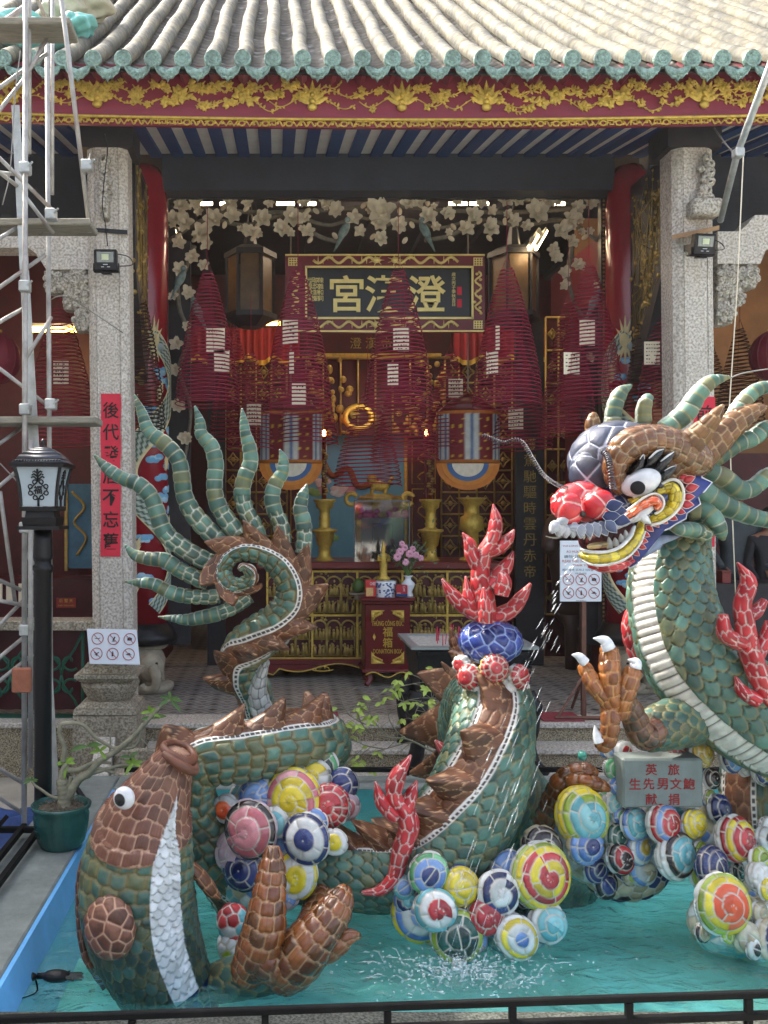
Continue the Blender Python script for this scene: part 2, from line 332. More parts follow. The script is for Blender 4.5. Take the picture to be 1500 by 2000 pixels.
bw.hexa([(XL, YN, .03), (XL + .10, YN, .03), (XL + .10, YB, .03), (XL, YB, .03), (XL, YN, ZK - .012), (XL + .015, YN, ZK - .012), (XL + .015, YB, ZK - .012), (XL, YB, ZK - .012)])
rw = MB(); rw.box(XL - .04, XR, YB, YB + .04, .03, ZK - .012); struct('pond_wall', rw, MT['rearwall']); bw.box(XL - .04, XR, YN - .04, YN, .03, ZK - .012)
struct('pond_wall', bw, MT['bluewall'])
kb = MB(); kb.box(XL - .32, XL - .003, YN - .2, YB + .25, .003, ZK, .008); kb.box(XL, XR, YB + .001, YB + .25, .003, ZK, .008); fk = MB(); fk.box(XL, XR, YN - .2, YN - .001, .003, ZK, .008); struct('pond_kerb', fk, MT['pebble'])
struct('pond_kerb', kb, MT['kerb'])
def mat_water():
    m = bpy.data.materials.new('pond_water'); m.use_nodes = True; t = m.node_tree; N = t.nodes; K = t.links; N.remove(N['Principled BSDF'])
    tr_ = N.new('ShaderNodeBsdfTransparent'); tr_.inputs[0].default_value = (.78, .97, .94, 1)
    df = N.new('ShaderNodeBsdfDiffuse'); df.inputs[0].default_value = (*C('#7accc2'), 1)
    m1 = N.new('ShaderNodeMixShader'); m1.inputs[0].default_value = .22; K.new(tr_.outputs[0], m1.inputs[1]); K.new(df.outputs[0], m1.inputs[2])
    gl = N.new('ShaderNodeBsdfGlossy'); gl.inputs['Roughness'].default_value = .03
    fn = N.new('ShaderNodeFresnel'); fn.inputs[0].default_value = 1.33
    tc = N.new('ShaderNodeTexCoord'); mp = N.new('ShaderNodeMapping'); mp.inputs['Scale'].default_value = (1, 1.6, 1); K.new(tc.outputs['Object'], mp.inputs[0])
    nz = N.new('ShaderNodeTexNoise'); nz.inputs['Scale'].default_value = 7; nz.inputs['Detail'].default_value = 5; nz.inputs['Distortion'].default_value = .8; K.new(mp.outputs[0], nz.inputs['Vector'])
    bp = N.new('ShaderNodeBump'); bp.inputs['Strength'].default_value = .8; bp.inputs['Distance'].default_value = .06; K.new(nz.outputs[0], bp.inputs['Height'])
    for x in (gl, fn): K.new(bp.outputs[0], x.inputs['Normal'])
    m2 = N.new('ShaderNodeMixShader'); K.new(fn.outputs[0], m2.inputs[0]); K.new(m1.outputs[0], m2.inputs[1]); K.new(gl.outputs[0], m2.inputs[2])
    K.new(m2.outputs[0], N['Material Output'].inputs[0]); return m
nx, ny = 180, 70
gx, gy = np.meshgrid(np.linspace(XL + .04, XR, nx), np.linspace(YN, YB, ny))
spl = P(900, 1895, 3.45)      # where the falling water lands
rr = np.hypot(gx - spl[0], (gy - spl[1]) * 1.2)
gz = ZW + .013 * np.sin(rr * 42) * np.exp(-rr * 2.2) + .003 * np.sin(gx * 13 + gy * 7) * np.sin(gy * 17 - gx * 5)
idx = np.arange(nx * ny).reshape(ny, nx)
def quads(idx): return np.stack([idx[:-1, :-1], idx[:-1, 1:], idx[1:, 1:], idx[1:, :-1]], -1).reshape(-1, 4)
tag(mesh_obj('pond_water', np.stack([gx, gy, gz], -1), quads(idx), mat_water()), kind='structure')
# tarpaulin lying at the foot of the scaffold
g = 30; tx, ty = np.meshgrid(np.linspace(-2.9, -1.35, g), np.linspace(4.3, 5.9, g))
rng = np.random.RandomState(3)
tz = .03 + .10 * np.abs(np.sin(tx * 6 + np.sin(ty * 5) * 2)) * np.abs(np.sin(ty * 4.3 + tx * 2)) + rng.rand(g, g) * .015
tag(mesh_obj('tarpaulin', np.stack([tx, ty, tz], -1), quads(np.arange(g * g).reshape(g, g)), MT['tarp']), 'crumpled dark blue tarpaulin on the ground under the scaffold', 'tarpaulin')
# unseen building added left of the courtyard to shade the pond's left half
sb = thing('unseen_shade_block', 'unseen plain block added left of the courtyard to shade the pond', 'building', (-5.2, 2.5, 0))
b_ = MB(); b_.box(-8, -3.6, -6, 6.5, 0, 6.0); b_.build('wall', MT['whitep'], sb)
b_ = MB(); b_.hexa([(-8.2, -6.2, 6.0), (-3.3, -6.2, 6.0), (-3.3, 6.6, 6.0), (-8.2, 6.6, 6.0), (-6, -6.2, 6.9), (-5.6, -6.2, 6.9), (-5.6, 6.6, 6.9), (-6, 6.6, 6.9)]); b_.build('roof', MT['granite_dark'], sb)

# ================================================================== TEMPLE HALL
T = thing('temple_hall', 'temple hall with ridged tile roof, red and gold fascia and granite columns', 'temple', (XA, 7.0, 0))
# ---- roof
YE, ZE, SP = 6.25, 5.00, .2031
def roofz(y):
    u = y - YE
    return ZE + np.where(u < .7, u * .60 + u * u * .083, .7 * .60 + .49 * .083 + (u - .7) * .716)
nrow = 36; x0 = P(474, 112, YE)[0] - SP * 11
V = []; Fs = []; cols = []; nbase = 0
ry = np.arange(YE, 10.6, .036)
rng = np.random.RandomState(1)
pale, grey_ = np.array(C('#807a66')), np.array(C('#5f5e56'))
for i in range(nrow):
    xc = x0 + i * SP; nphi = 12
    ph = np.linspace(-.15 * PI, 1.15 * PI, nphi)
    wob = .007 * np.sin(ry * 3.1 + i * 1.7) * np.clip((ry - YE) * 2, 0, 1) + .004 * np.sin(ry * 7 + i)
    seg = (ry - YE + rng.rand() * .1) / .27
    rad = .056 * (1 - .05 * (seg % 1)) + .003 * rng.rand(len(ry))
    zc = roofz(ry) + .006 * rng.randn() * np.clip((ry - YE) * 2, 0, 1)
    X = xc + wob[:, None] + rad[:, None] * np.cos(ph)[None]; Z = zc[:, None] + .02 + rad[:, None] * np.sin(ph)[None] * 1.0; Y = np.repeat(ry[:, None], nphi, 1) - rad[:, None] * np.sin(ph)[None] * .4
    lich = np.clip(.45 + .35 * np.sin(ry[:, None] * 9 + i * 2 + ph[None] * 1.5) + .3 * rng.randn(len(ry), nphi), 0, 1)
    joint = np.clip(1 - (seg % 1) * 9, 0, 1)[:, None]
    c = (pale * lich[..., None] + grey_ * (1 - lich[..., None])) * (1 - .35 * joint[..., None]) * (.85 + .3 * rng.rand())
    idx = nbase + np.arange(len(ry) * nphi).reshape(len(ry), nphi)
    V.append(np.stack([X, Y, Z], -1).reshape(-1, 3)); cols.append(c.reshape(-1, 3)); Fs.append(quads(idx)); nbase += len(ry) * nphi
    # pan tiles between two tubes, overlapping courses
    xs = np.linspace(0, SP, 6); lap = ((ry - YE) / .115) % 1
    Z = (roofz(ry) - .03 + .016 * (1 - lap))[:, None] - .035 * np.sin(xs / SP * PI)[None]
    X = xc + np.repeat(xs[None], len(ry), 0); Y = np.repeat(ry[:, None], 6, 1)
    dk = np.array(C('#5c5850')); c = dk * (.7 + .5 * rng.rand(len(ry), 6, 1)) * (1 - .5 * (lap[:, None, None] > .8)) + (rng.rand(len(ry), 6, 1) > .97) * .25
    idx = nbase + np.arange(len(ry) * 6).reshape(len(ry), 6)
    V.append(np.stack([X, Y, Z], -1).reshape(-1, 3)); cols.append(c.reshape(-1, 3)); Fs.append(quads(idx)); nbase += len(ry) * 6
roof = mesh_obj('roof', np.concatenate(V), np.concatenate(Fs), mat_attr('weathered_roof_tile', .85, .25, .3, 0, .5, 35, 0, .35), T, True, np.concatenate(cols))
pat = mat('green_glazed_eave_tile', '#86a297', .45, 0, .5, 45, 1, 70, .4, streak=('#55645b', .7))
for i in range(nrow):
    xc = x0 + i * SP; b_ = MB()
    b_.lathe((xc, YE - .012, ZE + .02), [(0, -.004), (.012, -.006), (.016, 0), (.022, 0), (.026, -.006), (.030, -.006), (.034, 0), (.040, 0), (.045, -.008), (.057, -.008), (.059, 0), (.059, .03)], 20, axis=1)
    for k in range(7):
        a = k * 2 * PI / 7; b_.ell((xc + .037 * math.cos(a), YE - .014, ZE + .02 + .037 * math.sin(a)), .006, .004, .006, 6, 4)
    b_.build('round_eave_tile', pat, roof, True)
def drip(xc, s):
    out = []
    for k in range(15):
        t = k / 14; u = (t - .5) * 2
        out.append((xc + u * .088, -.018 - .075 * (1 - abs(u) ** 2.2) - .012 * abs(math.sin(t * PI * 5)) - (.016 if k == 7 else 0)))
    return [(xc + .088, -.002), (xc, -.035), (xc - .088, -.002)] + out
for i in range(nrow - 1):
    xc = x0 + (i + .5) * SP; b_ = MB()
    b_.prism(drip(xc, 1), -.014, 0, lambda x, z, d: (x, YE + d, ZE + z - .018))
    for k in range(9):
        t = (k - 4) / 4.6; b_.ell((xc + t * .07, YE - .015, ZE - .075 - .02 * (1 - t * t) + .012 * math.sin(k * 2.3)), .008, .005, .006, 6, 4)
    inner = drip(xc, 1)[3:]
    b_.tube([(x, YE - .016, ZE + z - .012) for x, z in inner], .0045, 5)
    b_.build('drip_tile', pat, roof, True)
# ---- fascia, with gilded carving
XS0, XS1 = -3.9, 5.9
def fz(x): return .035 * ((x - XA) / 2.6) ** 2
def fbeam(b, y0, y1, z0, z1, n=36):
    xs = np.linspace(XS0, XS1, n + 1)
    for a, c in zip(xs[:-1], xs[1:]):
        b.hexa([(a, y0, z0 + fz(a)), (c, y0, z0 + fz(c)), (c, y1, z0 + fz(c)), (a, y1, z0 + fz(a)), (a, y0, z1 + fz(a)), (c, y0, z1 + fz(c)), (c, y1, z1 + fz(c)), (a, y1, z1 + fz(a))])
b_ = MB(); fbeam(b_, 6.45, 6.56, 4.69, 5.06); fbeam(b_, 6.46, 6.49, 4.642, 4.689); fas = b_.build('fascia_beam', MT['redwood'], T)
for i in range(nrow):
    xc = x0 + i * SP; b_ = MB(); b_.prism([(xc - .033, 5.06), (xc - .036, 4.965), (xc, 4.925), (xc + .036, 4.965), (xc + .033, 5.06)], 6.30, 6.448, lambda x, z, d: (x, d, z + fz(x)))
    b_.build('rafter_end', MT['redwood'], fas)
b_ = MB(); fbeam(b_, 6.285, 6.31, 4.935, 4.955); b_.build('eave_board', MT['darkwood'], T)
gb = MB()
xs = np.linspace(XS0, XS1, 60)
gb.tube([(x, 6.445, 4.693 + fz(x)) for x in xs], .011, 8)
x = XS0
while x < XS1:      # fretwork band under the fascia
    z = 4.664 + fz(x); y = 6.452; w = .055
    k = random.choice('abcd')
    if k == 'a': pts = [(x + w * .5 + .022 * math.cos(a), y, z + .018 * math.sin(a)) for a in np.linspace(0, 2 * PI, 9)]
    elif k == 'b': pts = [(x, y, z - .016), (x, y, z + .018), (x + w * .8, y, z + .018), (x + w * .8, y, z - .01), (x + w * .35, y, z - .01), (x + w * .35, y, z + .004)]
    elif k == 'c': pts = [(x + t * w, y, z + .018 * math.sin(t * 2 * PI)) for t in np.linspace(0, 1, 8)]
    else: pts = [(x, y, z + .018), (x + w * .5, y, z - .018), (x + w, y, z + .018)]
    gb.tube(pts, .0065, 5)
    gb.ell((x + w, y - .004, z - .012 + .02 * random.random()), .014, .007, .009, 6, 4)
    x += w
gb.build('gold_fretwork', MT['gold'], fas, True)
gb = MB()
def leafp(b, c, ang, L, wd, y=6.44, dz=.012):
    n = 6; ca, sa = math.cos(ang), math.sin(ang); L_ = []
    for s in (1, -1):
        for k in range(n + 1):
            t = k / n if s > 0 else 1 - k / n
            u, v = t * L, s * wd * math.sin(PI * min(1, t ** .8)) ; L_.append((c[0] + u * ca - v * sa, c[1] + u * sa + v * ca))
    mid = (c[0] + .5 * L * ca, c[1] + .5 * L * sa); n0 = len(b.v)
    V_ = [(p[0], y, p[1]) for p in L_] + [(mid[0], y - dz, mid[1])]; m_ = len(L_)
    b._add(V_, [(i, (i + 1) % m_, m_) for i in range(m_)])
def gflower(b, c, s, y=6.44):
    for k in range(6): leafp(b, c, k * PI / 3 + random.random(), s, s * .34, y, .018)
    b.ell((c[0], y - .01, c[1]), s * .3, .015, s * .3, 8, 5)
def vine(b, x0_, z0_, x1_, z1_, amp, y=6.444):
    n = 22; pts = []
    for k in range(n + 1):
        t = k / n; pts.append((x0_ + (x1_ - x0_) * t, y, z0_ + (z1_ - z0_) * t + amp * math.sin(t * 2 * PI)))
    b.tube(pts, .0042, 5)
    for k in range(1, n, 2):
        for s in (1, -1):
            if random.random() < .5:
                a = random.uniform(.4, 1.4) * s; q = pts[k]
                leafp(b, (q[0], q[2]), a, random.uniform(.02, .034), random.uniform(.006, .011), 6.444)
        if random.random() < .16: gflower(b, (pts[k][0], pts[k][2] + random.uniform(-.03, .03)), random.uniform(.028, .045))
for px in (-230, -60, 45, 190, 345, 465, 610, 785, 950, 1080, 1210, 1375, 1500, 1650):
    xc = P(px, 190, 6.44)[0]; zb = fz(xc)
    big = px in (190, 610, 785, 950, 1375)
    if big:
        for k in range(7): leafp(gb, (xc, 4.80 + zb), R(90 + (k - 3) * 22), .17 - .015 * abs(k - 3), .022)
        gflower(gb, (xc, 4.86 + zb), .06)
        gb.ell((xc, 6.435, 4.775 + zb), .035, .022, .028, 10, 6); gb.ell((xc, 6.435, 4.815 + zb), .022, .02, .02, 10, 6)
    else:
        gflower(gb, (xc + .02, 4.86 + zb), .07); gflower(gb, (xc - .07, 4.80 + zb), .05)
        for k in range(8): leafp(gb, (xc + random.uniform(-.1, .1), 4.80 + zb + random.uniform(0, .1)), random.uniform(0, 2 * PI), .06, .016)
    for s in (1, -1):
        vine(gb, xc, 4.80 + zb, xc + s * .30, 4.80 + zb + random.uniform(-.03, .03), random.uniform(.02, .04)); vine(gb, xc + s * .08, 4.87 + zb, xc + s * .31, 4.90 + zb + random.uniform(-.03, .04), random.uniform(.015, .035))
        if random.random() < .7: vine(gb, xc + s * .04, 4.88 + zb, xc + s * .2, 4.95 + zb, .02)
        if random.random() < .6:
            bx = xc + s * .30; bz = 4.92 + zb + random.uniform(-.1, .02)
            for a in (20, 150, 200, 330): leafp(gb, (bx, bz), R(a), .05, .013)
            gb.ell((bx, 6.437, bz), .02, .012, .012, 8, 5)
gb.build('gold_carving', MT['gold'], fas, True)
# ---- granite columns and side-bay beams
def gcol(px, lean):
    xc = P(px, 700, 6.85)[0]; w = .152; c_ = .05
    half = [(-w, w - c_), (-w, -w + c_), (-w + .012, -w + c_ - .012), (-w + c_ - .015, -w + .015), (-w + c_, -w + .008), (-w + c_ + .012, -w), (-.095, -w), (-.092, -w + .007), (-.086, -w + .007), (-.083, -w)]
    poly = half + [(-x_, y_) for x_, y_ in reversed(half)]
    b = MB(); n = len(poly); V_ = []
    for z in (ZF, 2.5, 4.72):
        V_ += [(xc + x_ + lean * (z - 2.5), 7.002 + y_, z) for x_, y_ in poly]
    b._add(V_, [(j * n + i, j * n + (i + 1) % n, (j + 1) * n + (i + 1) % n, (j + 1) * n + i) for j in (0, 1) for i in range(n)] + [tuple(range(2 * n, 3 * n))])
    o = b.build('granite_column', MT['granite'], T)
    b = MB(); b.box(xc - .2 + lean * 2.2, xc + .2 + lean * 2.2, 6.84, 7.2, 4.66, 4.85); b.build('capital', MT['darkwood'], T)
    return o, xc
gl_, xgl = gcol(214, -.012); gr_, xgr = gcol(1362, -.010)
def carve(b, pts, d, rs):
    for (px, py), r_ in zip(pts, rs):
        for k in range(3):
            p = P(px + random.uniform(-.3, .3) * r_, py + random.uniform(-.3, .3) * r_, d); rr_ = M(r_, d)
            b.ell(p, rr_ * random.uniform(.7, 1), rr_ * .9, rr_ * random.uniform(.7, 1), 10, 7)
b_ = MB(); carve(b_, [(204, 315), (202, 330), (206, 345), (213, 352), (202, 362), (204, 378), (214, 372), (203, 392)], 6.80, [13, 12, 13, 10, 12, 12, 9, 11])
p, q = P(194, 420, 6.70), P(216, 395, 6.86); b_.box(p[0], q[0], 6.74, 6.86, p[2], q[2], .01); p, q = P(192, 404, 6.7), P(214, 396, 6.86); b_.box(p[0], q[0], 6.70, 6.86, p[2], q[2], .008)
b_.build('carved_lion_bracket', MT['carved'], gl_, True)
b_ = MB(); carve(b_, [(1380, 310), (1385, 322), (1368, 330), (1382, 340), (1374, 352), (1386, 358), (1378, 372), (1368, 385), (1384, 390)], 6.80, [10, 11, 8, 13, 10, 11, 12, 9, 11])
p, q = P(1358, 416, 6.70), P(1394, 398, 6.86); b_.box(p[0], q[0], 6.72, 6.86, p[2], q[2], .01)
b_.build('carved_lion_bracket', MT['carved'], gr_, True)
def ppoly(name, poly, d0, d1, mt, par, fn=None):
    b = MB(); dm = (d0 + d1) / 2
    b.prism([(P(x_, y_, d0)[0], P(x_, y_, d0)[2]) for x_, y_ in poly], d0, d1, lambda x_, z_, d: (x_, d, z_))
    if fn: fn(b)
    return b.build(name, mt, par)
ppoly('granite_beam', [(-260, 432), (100, 440), (120, 452), (176, 455), (176, 526), (90, 526), (70, 494), (55, 484), (-260, 482)], 6.90, 7.12, MT['granite'], T)
ppoly('granite_beam', [(1402, 452), (1445, 452), (1458, 440), (1475, 420), (1900, 416), (1900, 468), (1520, 472), (1495, 490), (1485, 515), (1402, 515)], 6.90, 7.12, MT['granite'], T)
def cfn(cs):
    def f(b):
        for px, py, r_ in cs:
            p = P(px, py, 6.93); a = M(r_, 6.93); b.ell(p, a, a * .7, a, 12, 8)
            for k in range(7):
                t = k / 7 * 2 * PI + px; b.ell((p[0] + a * .95 * math.cos(t), p[1] - .012, p[2] + a * .95 * math.sin(t)), a * .42, a * .35, a * .42, 8, 5)
            b.tube([(p[0] + a * .6 * math.cos(t) * (1 - t / 12), p[1] - a * .72, p[2] + a * .6 * math.sin(t) * (1 - t / 12)) for t in np.linspace(0, 9, 22)], a * .13, 5)
    return f
ppoly('carved_corbel', [(86, 529), (182, 529), (182, 646), (147, 646), (143, 622), (150, 606), (124, 604), (122, 580), (128, 571), (105, 573), (88, 570)], 6.94, 7.06, MT['carved'], T,
      cfn([(106, 550, 17), (150, 548, 20), (168, 575, 15), (140, 585, 14), (162, 625, 17), (168, 600, 13), (132, 560, 12)]))
ppoly('carved_corbel', [(1402, 519), (1480, 519), (1484, 545), (1475, 563), (1450, 563), (1455, 585), (1448, 598), (1430, 598), (1433, 615), (1430, 632), (1402, 635)], 6.94, 7.06, MT['carved'], T,
      cfn([(1461, 540, 18), (1422, 538, 18), (1415, 565, 14), (1440, 582, 13), (1418, 610, 16), (1432, 560, 12)]))
# ---- red columns on elephants
XR_L, XR_R = P(284, 700, 8.05)[0], P(1228, 700, 8.05)[0]
rcols = []
for xr in (XR_L, XR_R):
    b = MB(); b.lathe((xr, 8.05, 0), [(.20, .98), (.2, 3), (.195, 4.6), (.17, 4.85), (.12, 4.95)], 40); rc = b.build('red_column', MT['redcol'], T, True); rcols.append(rc)
    b = MB(); b.lathe((xr, 8.05, 0), [(.2, .80), (.27, .82), (.285, .86), (.27, .90), (.24, .93), (.215, .99)], 32); b.build('column_base', MT['black'], rc, True)
    # painted dragon winding up the column, modelled in low relief
    n = 220; t = np.linspace(0, 1, n); z = 1.12 + t * 2.35; a0 = -PI / 2 + (.5 if xr < 1 else -.5)
    ang = a0 + 1.1 * np.sin(t * 9.5) * (1 if xr < 1 else -1); b = MB()
    pts = [(xr + .205 * math.cos(q), 8.05 + .205 * math.sin(q), zz) for q, zz in zip(ang, z)]
    wv = .065 + .035 * np.sin(t * PI)
    lo = np.array([(xr + .201 * math.cos(q), 8.05 + .201 * math.sin(q), zz) for q, zz in zip(ang, z)])
    nv = 12; G = []; cc = []
    for k in range(n):
        tt = lo[min(k + 1, n - 1)] - lo[max(k - 1, 0)]; tt /= np.linalg.norm(tt); nn = np.array([math.cos(ang[k]), math.sin(ang[k]), 0]); bb = np.cross(tt, nn)
        for j in range(nv):
            th = PI * j / (nv - 1); p = lo[k] + bb * wv[k] * math.cos(th) + nn * (.004 + .018 * math.sin(th))
            rho = math.hypot(p[0] - xr, p[1] - 8.05); kk = max(1, .2012 / rho); p = np.array([xr + (p[0] - xr) * kk, 8.05 + (p[1] - 8.05) * kk, p[2]])
            G.append(p); sc = ((k // 3 + j) % 2); cc.append(C('#1d4038') if sc else C('#b9c7bb')) if 2 < j < nv - 2 else cc.append(C('#d9cda2'))
    mesh_obj('painted_dragon', np.array(G), quads(np.arange(n * nv).reshape(n, nv)), MT['matte'], rc, True, np.array(cc))
    b = MB()
    rs = np.random.RandomState(int(abs(xr) * 10) + 9)
    for k in range(26):
        q = a0 + rs.uniform(-1.2, 1.2); zz = 1.15 + 2.2 * (k / 26) + rs.uniform(-.03, .03)
        b = MB()
        for m_ in range(5):
            qq = q + (m_ - 2) * .11; z2 = zz + rs.uniform(-.018, .018); s_ = rs.uniform(.024, .04)
            b.color(C('#9cc4d8') if m_ % 2 else C('#6fa9cd')).ell((xr + .198 * math.cos(qq), 8.05 + .198 * math.sin(qq), z2), s_ * .5, s_ * .5, s_ * .8, 10, 6, rotm((0, 0, 1), qq) @ np.diag([.35, 2.4, 1]))
        b.build('painted_cloud', MT['matte'], rc, True, attr=True)
    for k in range(9):    # cream fins and flames
        q = a0 + rs.uniform(-1, 1); zz = 1.2 + 2.1 * rs.rand(); b = MB().color(C('#d6c79a'))
        for m_ in range(5): b.tube([(xr + .207 * math.cos(q + s_ * .25), 8.05 + .207 * math.sin(q + s_ * .25), zz + m_ * .02 + s_ * .08) for s_ in (0, .4, .8, 1.2)], [.012, .012, .007, .001], 6)
        b.build('painted_fin', MT['matte'], rc, True, attr=True)
    b = MB(); q = a0; zz = 3.42; b.color(C('#cdbf90'))       # head
    b.ell((xr + .2 * math.cos(q), 8.05 + .2 * math.sin(q), zz), .05, .035, .07); b.color(C('#9aa7a6')).ell((xr + .21 * math.cos(q + .25), 8.05 + .21 * math.sin(q + .25), zz - .06), .04, .03, .04)
    b.color(C('#d6c79a'))
    for m_ in range(12):
        t_ = m_ / 12 * 2 * PI; b.tube([(xr + .21 * math.cos(q + .2 * s_ * math.cos(t_)), 8.05 + .21 * math.sin(q + .2 * s_ * math.cos(t_)), zz + .07 * s_ * math.sin(t_) * 1.4) for s_ in (.5, 1, 1.6, 2.2)], [.012, .014, .008, .001], 6)
    b.build('painted_dragon_head', MT['matte'], rc, True, attr=True)
# elephants carrying the red columns
def elephant(xr, s):
    t = thing('elephant_pedestal', 'weathered grey stone elephant carrying the left red column' if s > 0 else 'pale stone elephant behind the lifted claw under the right red column', 'elephant statue', (xr, 8.05, ZF))
    b = MB(); y = 8.0
    b.lathe((xr, 8.05, ZF), [(.24, 0), (.25, .03), (.25, .05), (.22, .07)], 24)
    b.ell((xr - s * .02, y, ZF + .27), .2, .2, .15, 20, 12)                     # body
    b.ell((xr + s * .08, y - .22, ZF + .24), .115, .12, .125, 20, 12)           # head
    for dx, dy in ((-.13, -.12), (.09, -.14), (-.13, .12), (.1, .12)): b.lathe((xr + dx, y + dy, ZF + .05), [(.065, 0), (.06, .05), (.055, .12), (.07, .22)], 14)
    b.ell((xr, 8.05, ZF + .385), .2, .2, .04, 24, 6)
    b.tube(cr([(xr + s * .11, y - .31, ZF + .25), (xr + s * .15, y - .36, ZF + .17), (xr + s * .13, y - .36, ZF + .09), (xr + s * .06, y - .35, ZF + .08), (xr + s * .03, y - .36, ZF + .12)], 18), [.052 - .0018 * k for k in range(18)], 12)
    b.tube(cr([(xr + s * .15, y - .28, ZF + .2), (xr + s * .19, y - .36, ZF + .17), (xr + s * .2, y - .40, ZF + .2)], 8), [.016, .016, .014, .013, .011, .009, .006, .003], 8)
    b.build('body', MT['elephant'], t, True)
    b = MB(); b.ell((xr - s * .04, y - .29, ZF + .26), .055, .02, .075, 14, 8, rotm((0, 0, 1), s * .5)); b.build('ear', mat('red_brown_ear', '#7a4536', .85, 0, .2, 12), t, True)
    b = MB(); b.ell((xr + s * .145, y - .31, ZF + .285), .012, .012, .012, 8, 6); b.build('eye', MT['ink'], t, True)
elephant(XR_L, 1); elephant(XR_R, -1)
# ---- veranda ceiling, lintel, walls
b_ = MB(); b_.hexa([(-4.5, 6.6, 4.80), (6.5, 6.6, 4.80), (6.5, 8.02, 5.06), (-4.5, 8.02, 5.06), (-4.5, 6.6, 4.84), (6.5, 6.6, 4.84), (6.5, 8.02, 5.10), (-4.5, 8.02, 5.10)]); b_.build('veranda_ceiling', MT['whitep'], T)
b_ = MB(); xx = P(318, 300, 7.3)[0] - .19 * 9
for i in range(38):
    b_ = MB(); b_.hexa([(xx, 6.6, 4.775), (xx + .098, 6.6, 4.775), (xx + .098, 8.02, 5.03), (xx, 8.02, 5.03), (xx, 6.6, 4.81), (xx + .098, 6.6, 4.81), (xx + .098, 8.02, 5.07), (xx, 8.02, 5.07)]); xx += .19
    b_.build('blue_rafter', MT['bluep'], T)
b_ = MB(); b_.box(XR_L + .15, XR_R - .15, 7.98, 8.2, 4.735, 5.3); b_.box(-8, XR_L - .15, 7.98, 8.2, 4.3, 5.3); b_.box(XR_R + .15, 10, 7.98, 8.2, 4.3, 5.3)
b_.build('lintel', MT['navy'], T)
b_ = MB(); b_.box(-8, 10, 13, 13.2, ZF, 6.5); b_.box(-8.2, -8, 7, 13.2, ZF, 6.5); b_.box(10, 10.2, 7, 13.2, ZF, 6.5)
b_.build('back_wall', MT['redark'], T)
b_ = MB(); b_.box(-8, 10, 8.2, 13.2, 5.3, 5.45)
for k in range(26): b_.box(-7.8 + k * .68, -7.7 + k * .68, 8.2, 13, 5.22, 5.3)
b_.build('hall_ceiling', MT['darkwood'], T)
for xr, s in ((XR_L, -1), (XR_R, 1)):
    x_ = xr + s * .02; b_ = MB(); b_.box(min(x_, x_ + s * .06), max(x_, x_ + s * .06), 8.25, 10.4, ZF, 4.6)
    b_.build('partition', MT['redark'], T)
b_ = MB(); b_.box(-8, XR_L - .25, 10.2, 10.3, ZF, 5.2); b_.build('side_wall', MT['redark'], T)
b_ = MB(); b_.box(XR_R + .25, 10, 10.2, 10.3, 2.6, 5.2); b_.build('side_wall', MT['brownwall'], T)
b_ = MB(); b_.box(XR_R + .25, 10, 10.2, 10.3, ZF, 2.6); b_.build('side_wall', MT['redark'], T)
for px, yy in ((262, 7.15), (1296, 7.15)):       # carved brackets joining granite and red columns
    x_ = P(px, 400, 7.5)[0]; b = MB(); w = .06 if px < 500 else .13
    b.prism([(7.16, 4.72), (7.16, 3.9), (7.4, 3.55), (7.6, 3.25), (7.86, 3.05), (7.86, 4.72)], x_ - w, x_ + w, lambda yv, zv, xv: (xv, yv, zv))
    br = b.build('carved_bracket', MT['darkwood'], T)
    g_ = MB(); rs = np.random.RandomState(px); gp = []
    for k in range(90):
        yv = rs.uniform(7.2, 7.85); zv = rs.uniform(3.95 - (yv - 7.16) * 1.2, 4.7); sx_ = 1 if px < 500 else -1
        s_ = rs.uniform(.01, .03); g_.ell((x_ + sx_ * w, yv, zv), .012, s_, s_ * .8, 7, 5); gp.append((x_ + sx_ * w, yv, zv))
    for k in range(26):
        t_ = k / 25; g_.ell((x_ + rs.uniform(-w, w), 7.16 + .7 * t_ - .02, 3.9 - .85 * t_), .03, .03, .022, 7, 5)
    g_.tube(gp, .004, 4); g_.build('gilded_relief', MT['goldd'], br, True)
# ================================================================== INSIDE THE HALL
def bx(b, x0, y0, x1, y1, d0, d1, bev=0):      # box from a photograph rectangle at depth d0 back to d1
    a, c = P(x0, y1, d0), P(x1, y0, d0); b.box(a[0], c[0], d0, d1, a[2], c[2], bev); return b
def pane(b, x0, y0, x1, y1, d, t=.004): return bx(b, x0, y0, x1, y1, d, d + t)
# ---- carved flower screen round the opening
SC = thing('carved_screen', 'carved screen of cream magnolia flowers and grey branches round the hall opening', 'carved screen', (XA, 8.3, ZF))
fr = MB(); bx(fr, 318, 378, 1184, 388, 8.16, 8.24); bx(fr, 317, 388, 327, 1245, 8.16, 8.24); bx(fr, 1174, 388, 1184, 1245, 8.16, 8.24)
fo = fr.build('frame', MT['darkwood'], SC)
g_ = MB()
for k in range(110): p = P(321.5 + k * 7.9, 383, 8.155); g_.ell(p, .012, .006, .010, 6, 4)
for k in range(104):
    for x_ in (322, 1179): g_.ell(P(x_, 392 + k * 8.2, 8.155), .010, .006, .012, 6, 4)
g_.build('gold_studs', MT['goldd'], fo, True)
bk = MB(); bx(bk, 327, 470, 372, 1260, 8.34, 8.40); bx(bk, 1135, 600, 1174, 1260, 8.34, 8.40); bk1 = MB(); bx(bk1, 327, 388, 1174, 398, 8.34, 8.4)
for i_, xs_ in enumerate(((327, 470, 372, 1260), (1135, 600, 1174, 1260))):
    b_ = MB(); bx(b_, *xs_, 8.34, 8.40); b_.build('backing_panel', MT['darkwood'], SC)
